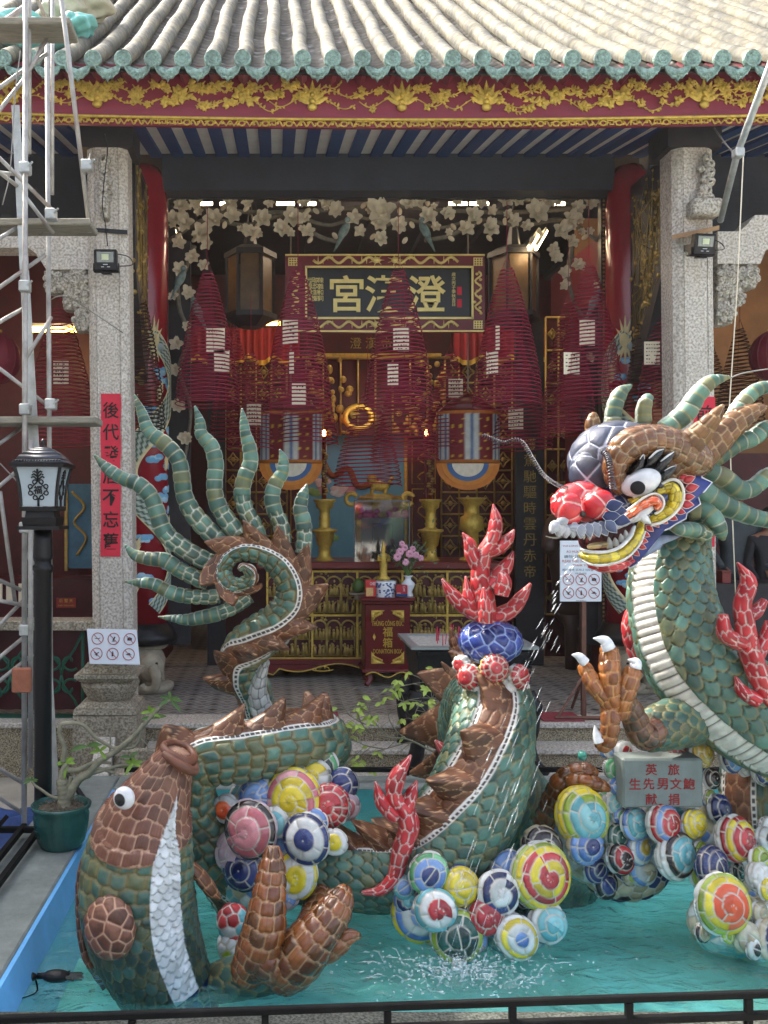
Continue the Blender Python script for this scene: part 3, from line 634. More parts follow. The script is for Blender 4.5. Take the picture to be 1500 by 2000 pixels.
def flower(px, py, s_px, d, yaw, six=6, name='magnolia_flower'):
    b = MB(); c0 = P(px, py, d); s = M(s_px, d); rs = random.random
    for ring, (n, tl, k) in enumerate(((six, .95, 1.0), (max(3, six - 2), .45, .75))):
        for j in range(n):
            a = j * 2 * PI / n + ring * .5 + rs() * .3; ca, sa = math.cos(a), math.sin(a); L = s * k * (.85 + .3 * rs()); W_ = L * .33
            G = []
            for u in np.linspace(0, 1, 5):
                for v in np.linspace(-1, 1, 4):
                    r_ = L * u * math.sin(tl * (.6 + .4 * u)); w_ = W_ * math.sin(PI * (u * .86 + .07)) ** .8 * v; zc = L * u * math.cos(tl * (.5 + .6 * u)) + .14 * L * v * v
                    G.append((c0[0] + r_ * ca - w_ * sa + yaw * zc, c0[1] - zc * .8, c0[2] + r_ * sa + w_ * ca + zc * .25))
            n0 = len(b.v); b._add(G, [(i * 4 + q, i * 4 + q + 1, i * 4 + q + 5, i * 4 + q + 4) for i in range(4) for q in range(3)])
    b.ell(c0 - np.array([0, s * .15, 0]), s * .16, s * .16, s * .16, 8, 5)
    return b.build(name, MT['cream'], SC, True)
random.seed(5)
fl_ = [(752, 420, 36), (735, 440, 22), (775, 445, 22), (745, 470, 18), (420, 432, 24), (455, 425, 22), (510, 432, 26), (490, 455, 18), (570, 430, 26), (555, 450, 22), (600, 455, 18), (655, 415, 20), (695, 430, 22), (700, 455, 18), (640, 395, 18), (820, 398, 18), (835, 425, 22), (800, 400, 18), (870, 420, 18), (905, 450, 22), (925, 425, 24), (955, 450, 22), (985, 395, 22), (1000, 435, 18), (1015, 395, 18), (1050, 420, 28), (1025, 445, 16), (1095, 455, 26), (1110, 430, 22), (1115, 475, 18), (1125, 410, 18), (1150, 400, 18), (350, 405, 20), (365, 440, 22), (390, 460, 26), (340, 430, 18), (380, 400, 16), (405, 480, 18), (345, 478, 18), (450, 400, 20), (480, 398, 16), (530, 400, 14), (590, 398, 16), (895, 395, 14), (940, 398, 16), (960, 415, 14), (1075, 398, 16), (1090, 395, 14),
       (380, 505, 18), (398, 520, 16), (355, 530, 18), (366, 575, 18), (340, 580, 14), (345, 675, 18), (342, 725, 18), (365, 640, 12), (1098, 535, 16), (1085, 505, 18), (1100, 560, 14), (1125, 520, 18), (1080, 490, 16), (1150, 700, 14), (1165, 560, 14)]
fl_ += [(random.uniform(335, 1165), random.uniform(396, 462), random.uniform(9, 14)) for _ in range(22)]
for x, y, s in fl_: flower(x, y, s * .98, 8.22, random.uniform(-.45, .45), random.choice((5, 6, 6, 7)))
for x, y, s in ((348, 795, 18), (363, 858, 18)): flower(x, y, s, 8.24, 0, 8, 'peony_flower')
b_ = MB()
for q in ([(330, 470), (400, 430), (480, 440), (560, 420), (640, 440), (700, 425), (760, 440)], [(1170, 470), (1100, 430), (1020, 440), (930, 430), (860, 445), (800, 430), (750, 440)], [(335, 400), (420, 410), (520, 415), (640, 410), (752, 400)], [(1165, 400), (1080, 410), (980, 415), (860, 410), (752, 400)],
          [(345, 520), (350, 600), (370, 660), (350, 720), (372, 800), (360, 900), (345, 960)], [(1120, 470), (1110, 540), (1125, 600), (1160, 640)], [(380, 480), (360, 530), (345, 560)], [(560, 420), (620, 460), (665, 475)], [(940, 430), (880, 460), (830, 470)]):
    b_.tube(pl([(x, y, 8.26) for x, y in q]), [.022 - .00018 * k for k in range(len(q) * 6)], 7)
b_.build('branch', MT['branch'], SC, True)
for k in range(34):
    x = random.uniform(335, 1165); y = random.uniform(395, 470)
    b_ = MB(); p = P(x, y, 8.24); b_.ell(p, .022, .02, .035, 8, 6, rotm((0, 1, 0), random.uniform(-1, 1))); b_.build('bud', MT['cream'], SC, True)
for x, y, fl in ((672, 450, 1), (830, 450, -1), (352, 545, 1), (385, 605, -1), (1160, 590, 1)):
    b_ = MB(); p = P(x, y, 8.2); b_.ell(p, .04, .035, .085, 12, 8, rotm((0, 1, 0), .5 * fl)); b_.ell(p + np.array([.03 * fl, -.01, .09]), .028, .026, .028, 10, 6); b_.tube([p + np.array([-.02 * fl, 0, -.05]), p + np.array([-.09 * fl, 0, -.19])], [.025, .006], 6)
    b_.build('carved_bird', mat('carved_bird_paint', '#6d8280', .6, 0, .4, 30, .4, 40) if 'carved_bird_paint' not in bpy.data.materials else bpy.data.materials['carved_bird_paint'], SC, True)
# ---- name board
goldt = mat('gold_lettering', '#e8d486', .4, .2, .1, 10)
NB = thing('name_board', 'black name board with three large gold characters in a red and gold frame', 'name board', (P(752, 645, 8.5)[0], 8.5, P(752, 645, 8.5)[2]))
b_ = MB(); bx(b_, 557, 497, 947, 523, 8.50, 8.58); bx(b_, 557, 620, 947, 647, 8.50, 8.58); bx(b_, 557, 523, 600, 620, 8.50, 8.58); bx(b_, 922, 523, 947, 620, 8.50, 8.58)
fo = b_.build('frame', mat('dark_red_lacquer', '#6c1020', .4, 0, .15, 8, .1, 30), NB)
b_ = MB(); bx(b_, 600, 523, 922, 620, 8.53, 8.57); b_.build('panel', mat('black_lacquer_panel', '#16181c', .4, 0, .15, 5, .05, 20), NB)
g_ = MB()
for (x0, y0, x1, y1) in ((598, 519, 924, 523), (598, 619, 924, 623), (596, 519, 600, 623), (921, 519, 925, 623), (557, 496, 947, 499), (557, 645, 947, 648)): bx(g_, x0, y0, x1, y1, 8.488, 8.5)
g_.build('gold_edge', goldt, fo)
for x0, x1, y in ((612, 735, 508), (772, 895, 508), (612, 735, 634), (772, 895, 634)):
    g_ = MB(); n = 26; hd = x1 if x0 < 700 else x0
    pts = [P(x0 + (x1 - x0) * k / n, y + 6 * math.sin(k * .75), 8.492) for k in range(n + 1)]; g_.tube(pts, .013, 6)
    for k in range(0, n, 2): q = P(x0 + (x1 - x0) * k / n, y + 9 * math.sin(k * 2.1), 8.492); g_.tube([pts[k], q], [.008, .002], 5)
    g_.ell(P(hd, y, 8.49), .04, .02, .03, 9, 6)
    for k in range(7): a = k * .9; g_.tube([P(hd, y, 8.49), P(hd + 16 * math.cos(a), y + 11 * math.sin(a), 8.49)], [.009, .002], 5)
    g_.build('gilded_dragon', goldt, fo, True)
for x0, y0 in ((563, 503), (925, 503), (563, 626), (925, 626)):
    g_ = MB()
    for k in range(4): bx(g_, x0 + k * 5, y0, x0 + k * 5 + 2, y0 + 16, 8.492, 8.5); bx(g_, x0, y0 + k * 4.6, x0 + 18, y0 + k * 4.6 + 1.6, 8.494, 8.5)
    g_.build('gold_corner', goldt, fo)
for x_ in (577, 934):
    g_ = MB(); g_.tube([P(x_ + 6 * math.sin(k * .9), 530 + k * 3.6, 8.492) for k in range(24)], .010, 6); 
    for k in range(8): g_.ell(P(x_ + random.uniform(-8, 8), 535 + k * 11, 8.492), .016, .01, .014, 6, 4)
    g_.build('gold_scroll', goldt, fo, True)
for ch, x in (('宮', 677), ('漢', 750), ('澄', 833)): text(ch, P(x, 574, 8.528), M(72, 8.53), goldt, NB, ext=.012, heavy=.014)
for j, col_ in enumerate(('光緒戊戌年', '吳廷珍敬', '李文錦劉', '陳義和同')): text('\n'.join(col_), P(604 + j * 7.5, 565, 8.528), M(46, 8.53), goldt, NB, ext=.002)
text('\n'.join('歲次丙子季秋吉日'), P(886, 565, 8.528), M(66, 8.53), goldt, NB, ext=.002)
for y in (568, 592): b_ = MB(); pane(b_, 893, y - 8, 902, y + 8, 8.526, .003); b_.build('red_seal', MT['redpaper'], NB)
# boards in the side bays
for nm, (x0, y0, x1, y1), lab, txt in (('side_board', (-160, 362, 132, 495), 'black board with carved gold frame high in the left bay behind the scaffold', []), ('side_board', (1402, 358, 1640, 470), 'black board with small gold characters high in the right bay', [('會安慶豐', 1437), ('鄭成安', 1424), ('羅嘉維', 1412), ('正氣', 1480)])):
    t = thing(nm, lab, 'name board', P((x0 + x1) / 2, y1, 8.3)); b_ = MB(); pane(b_, x0 + 18, y0 + 18, x1 - 18, y1 - 18, 8.32); b_.build('panel', MT['navy'], t)
    b_ = MB(); bx(b_, x0, y0, x1, y0 + 18, 8.28, 8.34); bx(b_, x0, y1 - 18, x1, y1, 8.28, 8.34); bx(b_, x0, y0 + 18, x0 + 18, y1 - 18, 8.28, 8.34); bx(b_, x1 - 18, y0 + 18, x1, y1 - 18, 8.28, 8.34); fo = b_.build('frame', MT['darkwood'], t)
    g_ = MB(); n = 60; pp = []
    for k in range(n): pp.append(P(x0 + (x1 - x0) * k / n, y0 + 9 + 5 * math.sin(k * 1.3), 8.275))
    g_.tube(pp, .006, 5); 
    for k in range(0, n, 2): g_.ell(pp[k], .022, .008, .014, 6, 4)
    if x0 < 0:
        pp = [P(x1 - 9 + 4 * math.sin(k * 1.2), y0 + 10 + (y1 - y0) * k / 26, 8.275) for k in range(26)]; g_.tube(pp, .006, 5)
        for k in range(0, 26, 2): g_.ell(pp[k], .014, .008, .02, 6, 4)
    g_.build('gilded_ornament', MT['goldd'], fo, True)
    for s_, x in txt: text('\n'.join(s_), P(x, 410, 8.318), M(58, 8.3), MT['gold'], t, ext=.002)
# ---- hexagonal lanterns
for px, lab in ((489, 'tall dark hexagonal lantern with ochre glass panes left of the name board'), (1003, 'tall dark hexagonal lantern with ochre glass panes right of the name board')):
    t = thing('palace_lantern', lab, 'lantern', P(px, 620, 9.0), 'hexagonal lanterns hung in the hall'); c0 = P(px, 620, 9.0); r = M(46, 9.0); hh = M(115, 9.0)
    for k in range(6):
        a0, a1 = (k - .5) * PI / 3 - PI / 2, (k + .5) * PI / 3 - PI / 2; p0, p1 = np.array([math.cos(a0), math.sin(a0)]) * r, np.array([math.cos(a1), math.sin(a1)]) * r
        b_ = MB(); q0, q1 = p0 * .98 + (p1 - p0) * .1, p1 * .98 - (p1 - p0) * .1
        b_._add([(c0[0] + q[0], c0[1] + q[1], c0[2] + z) for z in (.03, hh) for q in (q0, q1)] + [(c0[0] + q[0] * .97, c0[1] + q[1] * .97, c0[2] + z) for z in (.03, hh) for q in (q0, q1)], [(0, 1, 3, 2), (4, 6, 7, 5), (0, 4, 5, 1), (2, 3, 7, 6), (0, 2, 6, 4), (1, 5, 7, 3)])
        b_.build('glass_pane', mat('ochre_lantern_glass', '#5e4524', .4, 0, .4, 9, .1, 20) if 'ochre_lantern_glass' not in bpy.data.materials else bpy.data.materials['ochre_lantern_glass'], t)
        b_ = MB(); b_.box(c0[0] + p0[0] - .012, c0[0] + p0[0] + .012, c0[1] + p0[1] - .012, c0[1] + p0[1] + .012, c0[2] - .02, c0[2] + hh + .03); b_.build('corner_post', MT['darkwood'], t)
    b_ = MB(); b_.lathe(c0, [(r * .5, -.10), (r * .8, -.06), (r * 1.12, -.02), (r * 1.12, .03), (r * .9, .03)], 6, ang=0); b_.build('lantern_foot', MT['darkwood'], t); b_ = MB(); b_.lathe(c0, [(r * .9, hh), (r * 1.12, hh), (r * 1.12, hh + .05), (r * .7, hh + .10), (r * .3, hh + .12), (.01, hh + .5), (.004, hh + .9)], 6); b_.build('lantern_cap', MT['darkwood'], t)
# ---- incense coils
random.seed(11)
def coil(px, y0, y1, r_px, d, lab, tags=(), mt='coil', tilt=0, turns=None, grp='incense coils hanging in the hall'):
    t = thing('incense_coil', lab, 'incense coil', P(px, y1, d), grp)
    c0 = P(px, y0, d); H = M(y1 - y0, d); Rm = M(r_px, d); turns = turns or int((y1 - y0) / 7.4); n = turns * 30; pts = []
    for k in range(n + 1):
        u = k / n; rr_ = Rm * (.16 + .84 * (1 - (1 - u) ** 1.55)) * (1 + .012 * math.sin(k * .7)); a = k / 30 * 2 * PI
        z = -H * (u ** 1.02) + .012 * math.sin(a + 1.0 + 2 * u) * (.5 + u); pts.append((c0[0] + rr_ * math.cos(a) + tilt * u, c0[1] + rr_ * math.sin(a) * .98, c0[2] + z))
    MB().tube(pts, .0058, 4).build('spiral', MT[mt], t, True)
    b = MB()
    for k in range(5): a = k * 2 * PI / 5; b.tube([(c0[0], c0[1], c0[2] + .09)] + [pts[int(n * u)] if 0 else (c0[0] + Rm * (.16 + .84 * (1 - (1 - u) ** 1.55)) * math.cos(a), c0[1] + Rm * (.16 + .84 * (1 - (1 - u) ** 1.55)) * math.sin(a), c0[2] - H * u) for u in (0, .2, .45, .7, 1)], .0016, 3)
    b.tube([(c0[0], c0[1], c0[2] + .08), (c0[0], c0[1], min(4.72, c0[2] + .55))], .0028, 4); b.build('hanging_thread', MT[mt], t)
    for x0, ya, x1, yb in tags:
        dd = d - Rm * .45; b = MB(); pane(b, x0, ya, x1, yb, dd, .0015); o = b.build('paper_tag', MT['paper'], t)
        ln = MB(); n_ = max(2, int((yb - ya) / 7))
        for k in range(n_):
            y = ya + 5 + k * 7
            if y < yb - 3:
                for q in range(int((x1 - x0 - 6) / 5)):
                    if random.random() < .8: pane(ln, x0 + 4 + q * 5, y, x0 + 4 + q * 5 + random.uniform(2, 4), y + random.uniform(1, 2.4), dd - .001, .0005)
        ln.build('handwriting', MT['ink'], o)
L_ = 'dark red incense coil '
coil(405, 532, 792, 62, 7.62, L_ + 'hanging before the left flower screen, two tags stacked', [(403, 641, 439, 690), (418, 684, 448, 726)])
coil(582, 528, 805, 66, 7.60, L_ + 'overlapping the left end of the name board', [(552, 625, 582, 672), (565, 686, 574, 730), (570, 749, 597, 790)])
coil(778, 528, 800, 67, 7.60, L_ + 'hanging before the middle of the name board', [(768, 640, 799, 686), (757, 711, 778, 752)], turns=35)
coil(990, 524, 795, 67, 7.62, L_ + 'just right of the name board, large empty rings below', [(968, 636, 976, 685), (950, 687, 973, 731)])
coil(1150, 520, 785, 62, 7.62, L_ + 'before the right flower screen with two cream tags', [(1132, 625, 1162, 675), (1101, 688, 1132, 731)])
coil(1312, 540, 815, 66, 7.5, L_ + 'half hidden behind the right granite column', [(1258, 667, 1289, 712), (1303, 640, 1307, 690)])
coil(278, 590, 840, 44, 7.45, 'dark burnt incense coil between the left granite and red columns', [], 'coild')
coil(1258, 600, 800, 36, 7.7, 'small dark coil in front of the painted dragon on the right red column', [], 'coild')
coil(490, 690, 880, 48, 8.75, L_ + 'deeper inside, below the left lantern, written cream tag at its bottom', [(482, 788, 510, 830)])
coil(880, 690, 880, 55, 8.9, L_ + 'deeper inside above the right embroidered umbrella', [(876, 740, 904, 776)])
coil(718, 770, 950, 66, 8.8, L_ + 'low in the middle in front of the blue painting', [])
coil(790, 720, 900, 66, 8.3, L_ + 'low behind the middle coil', [])
coil(600, 690, 870, 60, 8.7, L_ + 'behind the coil at the left end of the name board', [])
coil(1020, 700, 880, 58, 8.6, L_ + 'right of centre with a written tag at its lower rim', [(993, 796, 1022, 838)])
coil(1110, 590, 850, 52, 8.0, L_ + 'crowded behind the coil at the right flower screen', [])
coil(118, 600, 870, 72, 7.9, L_ + 'in the left bay behind the scaffold', [(104, 705, 134, 750)])
coil(1445, 642, 830, 44, 8.0, 'brown incense coil beside the round red lantern in the right bay', [], 'coild')
coil(1392, 690, 850, 40, 8.4, 'brown incense coil next to the right granite column in the right bay', [], 'coild')
coil(455, 640, 860, 46, 9.0, L_ + 'dim in the shade between the left coils', [])
coil(1200, 760, 900, 48, 8.6, L_ + 'dim behind the spikes of the dragon head', [])
# ---- fluorescent lamps and bulbs
def lamp(name, lab, p0, p1, d0, d1, mt, r=.014, grp='lit tube lamps in the hall'):
    t = thing(name, lab, 'lamp', P(*p0, d0), grp); a, b2 = P(*p0, d0), P(*p1, d1); MB().tube([a, b2], r, 8).build('lamp_tube', MT[mt], t)
    MB().tube([a + np.array([0, .02, .028]), b2 + np.array([0, .02, .028])], r * 1.3, 4).build('lamp_body', MT['whitep'], t)
for x0, x1, y, w_ in ((392, 415, 389, 'first'), (430, 455, 389, 'second'), (540, 575, 389, 'third'), (585, 617, 389, 'fourth'), (877, 912, 389, 'fifth'), (918, 954, 389, 'sixth'), (1043, 1070, 389, 'seventh'), (1076, 1103, 389, 'eighth')):
    lamp('tube_lamp', 'lit tube lamp under the hall ceiling, ' + w_ + ' from the left', (x0, y + 9), (x1, y + 9), 9.0, 9.0, 'tube', .016)
lamp('tube_lamp', 'slanting lit tube lamp behind the right flower branches', (1034, 486), (1054, 452), 8.6, 9.4, 'tube', .016); lamp('tube_lamp', 'second slanting lit tube lamp behind the right flower branches', (1047, 486), (1067, 452), 8.6, 9.4, 'tube', .016)
lamp('tube_lamp', 'small slanting lit tube lamp among the left flower branches', (346, 450), (358, 486), 9.0, 8.6, 'tube', .016)
lamp('tube_lamp', 'warm lit tube lamp in the left bay behind the scaffold', (50, 643), (150, 643), 9.4, 9.4, 'warm', .03)
lamp('tube_lamp', 'warm lit tube lamp below the left hexagonal lantern', (480, 633), (548, 633), 9.6, 9.6, 'warm', .014)
for x, w_ in ((633, 'left'), (833, 'right')):
    t = thing('candle_bulb', 'small glowing red candle bulb at the %s of the altar niche' % w_, 'lamp', P(x, 848, 9.6), 'glowing candle bulbs'); MB().ell(P(x, 846, 9.6), .02, .02, .034, 10, 8).build('bulb', MT['bulb'], t, True); MB().tube([P(x, 852, 9.6), P(x, 975, 9.6)], .025, 8).build('candle', MT['redtable'], t)
for nm, p, e, c_ in (('hall_lamp_glow', P(752, 400, 9.6), 27, (1, .76, .52)), ('bay_lamp_glow', P(100, 655, 9.2), 6, (1, .65, .3)), ('niche_glow', P(735, 800, 9.7), 2, (1, .75, .5)), ('right_bay_glow', P(1480, 560, 9.0), 6, (1, .75, .5))):
    l = bpy.data.lights.new(nm, 'POINT'); l.energy = e; l.color = c_; l.shadow_soft_size = .25; o = bpy.data.objects.new(nm, l); COL.objects.link(o); o.location = tuple(p)
# ---- altar
ALT = thing('altar_table', 'long red altar table with gilded carved front on scrolled feet', 'altar', (P(745, 1330, 8.6)[0], 8.9, ZF))
b_ = MB(); bx(b_, 500, 1098, 985, 1112, 8.52, 9.5, .01); b_.build('tabletop', MT['redtable'], ALT)
b_ = MB(); bx(b_, 520, 1112, 965, 1288, 8.62, 9.4); fo = b_.build('carved_front', MT['redark'], ALT)
g_ = MB()
for y in (1114, 1200, 1284): bx(g_, 520, y, 965, y + 4, 8.60, 8.62)
for x in np.linspace(520, 960, 6): bx(g_, x, 1114, x + 4, 1288, 8.598, 8.62)
g_.build('gilded_rail', MT['gold'], fo)
g_ = MB(); rs = np.random.RandomState(4)
for bx0 in np.linspace(520, 876, 5):
    for y0, y1 in ((1118, 1198), (1204, 1282)):
        for q in range(3):      # arched niches with small figures
            cx_ = bx0 + 15 + q * 28; top = y0 + 16
            g_.tube([P(cx_ + 13 * math.cos(a), top + 4 - 12 * math.sin(a), 8.61) for a in np.linspace(0, PI, 10)], .010, 5)
            for s in (-1, 1): g_.tube([P(cx_ + s * 13, top + 4, 8.612), P(cx_ + s * 13, y1, 8.612)], .009, 5)
            for lev in (0, 1):
                yb = y1 - 2 - lev * 32
                for f_ in range(3):
                    xf = cx_ + (f_ - 1) * 8 + rs.uniform(-2, 2); hgt = rs.uniform(18, 26)
                    g_.tube([P(xf, yb, 8.605), P(xf + rs.uniform(-2, 2), yb - hgt * .6, 8.60), P(xf, yb - hgt * .8, 8.605)], [.022, .017, .010], 6); g_.ell(P(xf, yb - hgt * .9, 8.60), .012, .012, .014, 6, 5)
                    g_.tube([P(xf, yb - hgt * .6, 8.60), P(xf + rs.uniform(-7, 7), yb - hgt * rs.uniform(.3, 1), 8.595)], [.008, .005], 4)
                bx(g_, cx_ - 12, yb, cx_ + 12, yb + 2, 8.595, 8.62)
for k in range(420):
    p = P(rs.uniform(522, 962), rs.uniform(1118, 1284), 8.616); a = rs.uniform(.006, .014); g_.ell(p, a * rs.uniform(.6, 1.6), .012, a * rs.uniform(.6, 1.6), 5, 4)
tag(g_.build('gilded_figures', MT['goldd'], fo, True), kind='stuff')
b_ = MB(); bx(b_, 512, 1288, 972, 1298, 8.56, 9.45, .006)
def skirt(x): u = (x - 742) / 232; return 1306 + 8 * math.cos(u * 9) + (16 if abs(u) > .86 else 0)
xs_ = np.linspace(510, 974, 40); poly = [(x, 1298) for x in xs_] + [(x, skirt(x)) for x in xs_[::-1]]
b_.prism([(P(x, y, 8.56)[0], P(x, y, 8.56)[2]) for x, y in poly], 8.57, 8.62, lambda x_, z_, d: (x_, d, z_)); fo = b_.build('skirt', MT['redtable'], ALT)
g_ = MB(); g_.tube([P(x, skirt(x) - 2, 8.565) for x in xs_], .008, 5)
for c_ in (630, 742, 850):
    for s in (1, -1): g_.tube([P(c_ + s * (4 + 9 * t_ / 3) * math.cos(t_), 1306 - 5 * math.sin(t_), 8.562) for t_ in np.linspace(0, 6, 16)], .007, 5)
g_.build('gilded_scroll', MT['gold'], fo, True)
for x in (520, 962):
    b_ = MB(); b_.tube(cr([P(x, 1296, 8.66), P(x - (8 if x < 700 else -8), 1315, 8.62), P(x, 1331, 8.60)], 10), [.06, .058, .055, .05, .045, .04, .038, .036, .036, .036], 10); b_.build('foot', MT['gold'], ALT, True)
# backdrop painting and canopy behind the altar
t = thing('altar_painting', 'pale blue painted backdrop with clouds and a dragon behind the altar', 'painting', P(712, 1010, 10.4))
b_ = MB(); bx(b_, 600, 850, 790, 1100, 10.4, 10.44); po = b_.build('panel', mat('blue_backdrop_paint', '#5fa3c4', .6, 0, .15, 3), t)
for k in range(14):
    x, y = random.uniform(612, 780), random.uniform(940, 1060); b_ = MB().color(C(random.choice(['#cfc4c8', '#7fb06a', '#c9d6d8', '#b58a9a'])))
    for q in range(4): p = P(x + random.uniform(-10, 10), y + random.uniform(-5, 5), 10.398); b_.ell(p, .06, .006, .035, 9, 5)
    b_.build('painted_cloud', MT['matte'], t, True, attr=True)
b_ = MB().color(C('#8a5230')); b_.tube(pl([(630, 900, 10.39), (650, 930, 10.39), (680, 915, 10.39), (700, 950, 10.39), (740, 940, 10.39)]), .035, 8); b_.build('painted_dragon', MT['matte'], t, True, attr=True)
b_ = MB(); bx(b_, 594, 842, 796, 850, 10.36, 10.45); bx(b_, 594, 850, 600, 1100, 10.36, 10.45); bx(b_, 790, 850, 798, 1100, 10.36, 10.45); b_.build('frame', MT['gold'], t)
t = thing('altar_canopy', 'dark red and gold carved canopy with a valance above the altar', 'canopy', P(740, 850, 10.0))
b_ = MB(); bx(b_, 615, 652, 865, 692, 9.8, 9.86); b_.build('valance', MT['redark'], t)
b_ = MB(); bx(b_, 620, 690, 862, 696, 9.78, 9.86); b_.build('gold_trim', MT['gold'], t)
text('澄 漢 帝 君', P(740, 670, 9.796), M(22, 9.8), MT['goldd'], t, ext=.003)
g_ = MB(); rs = np.random.RandomState(8)
for k in range(170):
    x, y = rs.uniform(600, 870), rs.uniform(700, 850); 
    if abs(x - 735) + (y - 700) * .3 > 70: g_.ell(P(x, y, 10.05), rs.uniform(.02, .05), .04, rs.uniform(.02, .06), 7, 5)
for k in range(9): bx(g_, 596 + k * 34, 698, 599 + k * 34, 850, 10.03, 10.07)
bx(g_, 590, 696, 880, 700, 10.02, 10.08)
g_.build('gilded_carving', MT['goldd'], t, True); b_ = MB(); bx(b_, 590, 690, 880, 850, 10.08, 10.12); b_.build('back_board', MT['redark'], t)
b_ = MB(); b_.tube([P(700 + 26 * math.cos(a), 815 + 22 * math.sin(a), 9.9) for a in np.linspace(0, 2 * PI, 20)], .03, 8); b_.build('gilded_knot', MT['gold'], t, True)
for x0, x1, lab in ((797, 858, 'red lacquer door panel with gold drawing right of the blue painting'), (560, 598, 'red lacquer door panel left of the blue painting'), (1008, 1062, 'dark door pillar with a column of gold characters right of the altar'), (405, 440, 'dark door pillar left of the altar behind the tail spiral')):
    d = 10.3 if x0 in (797, 560) else 9.3
    t = thing('door_panel', lab, 'door panel', P((x0 + x1) / 2, 1340, d) * np.array([1, 1, 0]) + np.array([0, 0, ZF]))
    b_ = MB(); a = P(x0, 700, d); c = P(x1, 700, d); b_.box(a[0], c[0], d, d + .08, ZF, 3.9); b_.build('panel', MT['redark'] if d > 10 else MT['darkwood'], t)
    if d > 10:
        for y0, y1 in ((860, 945), (955, 1060)):
            g_ = MB(); g_.tube([P(x, y, d - .003) for x, y in ((x0 + 8, y0), (x1 - 8, y0), (x1 - 8, y1), (x0 + 8, y1), (x0 + 8, y0))], .006, 4); g_.tube([P((x0 + x1) / 2 + 12 * math.sin(k), y0 + 8 + (y1 - y0 - 16) * k / 12, d - .003) for k in range(13)], .007, 4); g_.build('gold_drawing', MT['gold'], t)
    elif x0 > 900:
        for k, ch in enumerate('護駕馳驅時雲丹赤帝'): text(ch, P(1035, 868 + k * 31, d - .001), M(24, d), MT['goldd'], t, ext=.003)
# red drapes with gold fringe and gilded lattice frames deeper in the hall
for x0, x1, lab in ((335, 585, 'red silk drape with gold fringe hanging deep in the hall at the left'), (885, 1165, 'red silk drape with gold fringe hanging deep in the hall at the right')):
    t = thing('silk_drape', lab, 'drape', P((x0 + x1) / 2, 712, 10.2), 'red silk drapes in the hall'); n = 60; b = MB(); V_ = []
    for k in range(n + 1):
        x = x0 + (x1 - x0) * k / n; sag = 14 * abs(math.sin(k * PI / 12)); yy = 10.2 + .03 * math.sin(k * 1.9); V_ += [P(x, 640, 1) * 0 + np.array([P(x, 640, 10.2)[0], yy, P(x, 640, 10.2)[2]]), np.array([P(x, 0, 10.2)[0], yy, P(x, 690 + sag, 10.2)[2]]), np.array([P(x, 0, 10.2)[0], yy - .004, P(x, 700 + sag, 10.2)[2]])]
    b._add(V_, [(3 * k, 3 * k + 1, 3 * k + 4, 3 * k + 3) for k in range(n)]); b.build('silk', mat('red_silk_%d' % x0, '#8c1424', .55, 0, .2, 8), t, True)
    b = MB(); b._add(V_, [(3 * k + 1, 3 * k + 2, 3 * k + 5, 3 * k + 4) for k in range(n)]); b.build('fringe', MT['gold'], t, True)
rs = np.random.RandomState(19)
for x0, x1, y0, y1, d, lab in ((440, 560, 705, 1090, 10.25, 'gilded openwork lattice door with red backing left of the altar'), (862, 1000, 705, 1090, 10.25, 'gilded openwork lattice door with red backing right of the altar'), (1066, 1165, 620, 1200, 9.9, 'dark gilded openwork door behind the coils at the far right of the hall')):
    t = thing('lattice_door', lab, 'door panel', P((x0 + x1) / 2, 1340, d) * np.array([1, 1, 0]) + np.array([0, 0, ZF])); b = MB(); a, c = P(x0, y1, d), P(x1, y0, d); b.box(a[0], c[0], d, d + .05, ZF, c[2]); b.build('panel', MT['redark'], t)
    g = MB(); nx_, ny_ = 4, 9
    for i in range(nx_ + 1): x = x0 + (x1 - x0) * i / nx_; g.tube([P(x, y0, d - .01), P(x, y1, d - .01)], .012, 5)
    for j in range(ny_ + 1): y = y0 + (y1 - y0) * j / ny_; g.tube([P(x0, y, d - .01), P(x1, y, d - .01)], .012, 5)
    for i in range(nx_):
        for j in range(ny_):
            cx_, cy_ = x0 + (x1 - x0) * (i + .5) / nx_, y0 + (y1 - y0) * (j + .5) / ny_; r_ = (x1 - x0) / nx_ * .36
            g.tube([P(cx_ + r_ * math.cos(a) * (1 - .4 * abs(math.sin(2 * a))), cy_ + r_ * 1.2 * math.sin(a) * (1 - .4 * abs(math.sin(2 * a))), d - .008) for a in np.linspace(0, 2 * PI, 17)], .009, 4); g.ell(P(cx_, cy_, d - .006), .03, .012, .03, 7, 5)
            g.tube([P(cx_ - (x1 - x0) / nx_ * .5, cy_, d - .006), P(cx_ + (x1 - x0) / nx_ * .5, cy_, d - .006)], .006, 4)
    g.build('gilded_lattice', MT['goldd'], t, True)
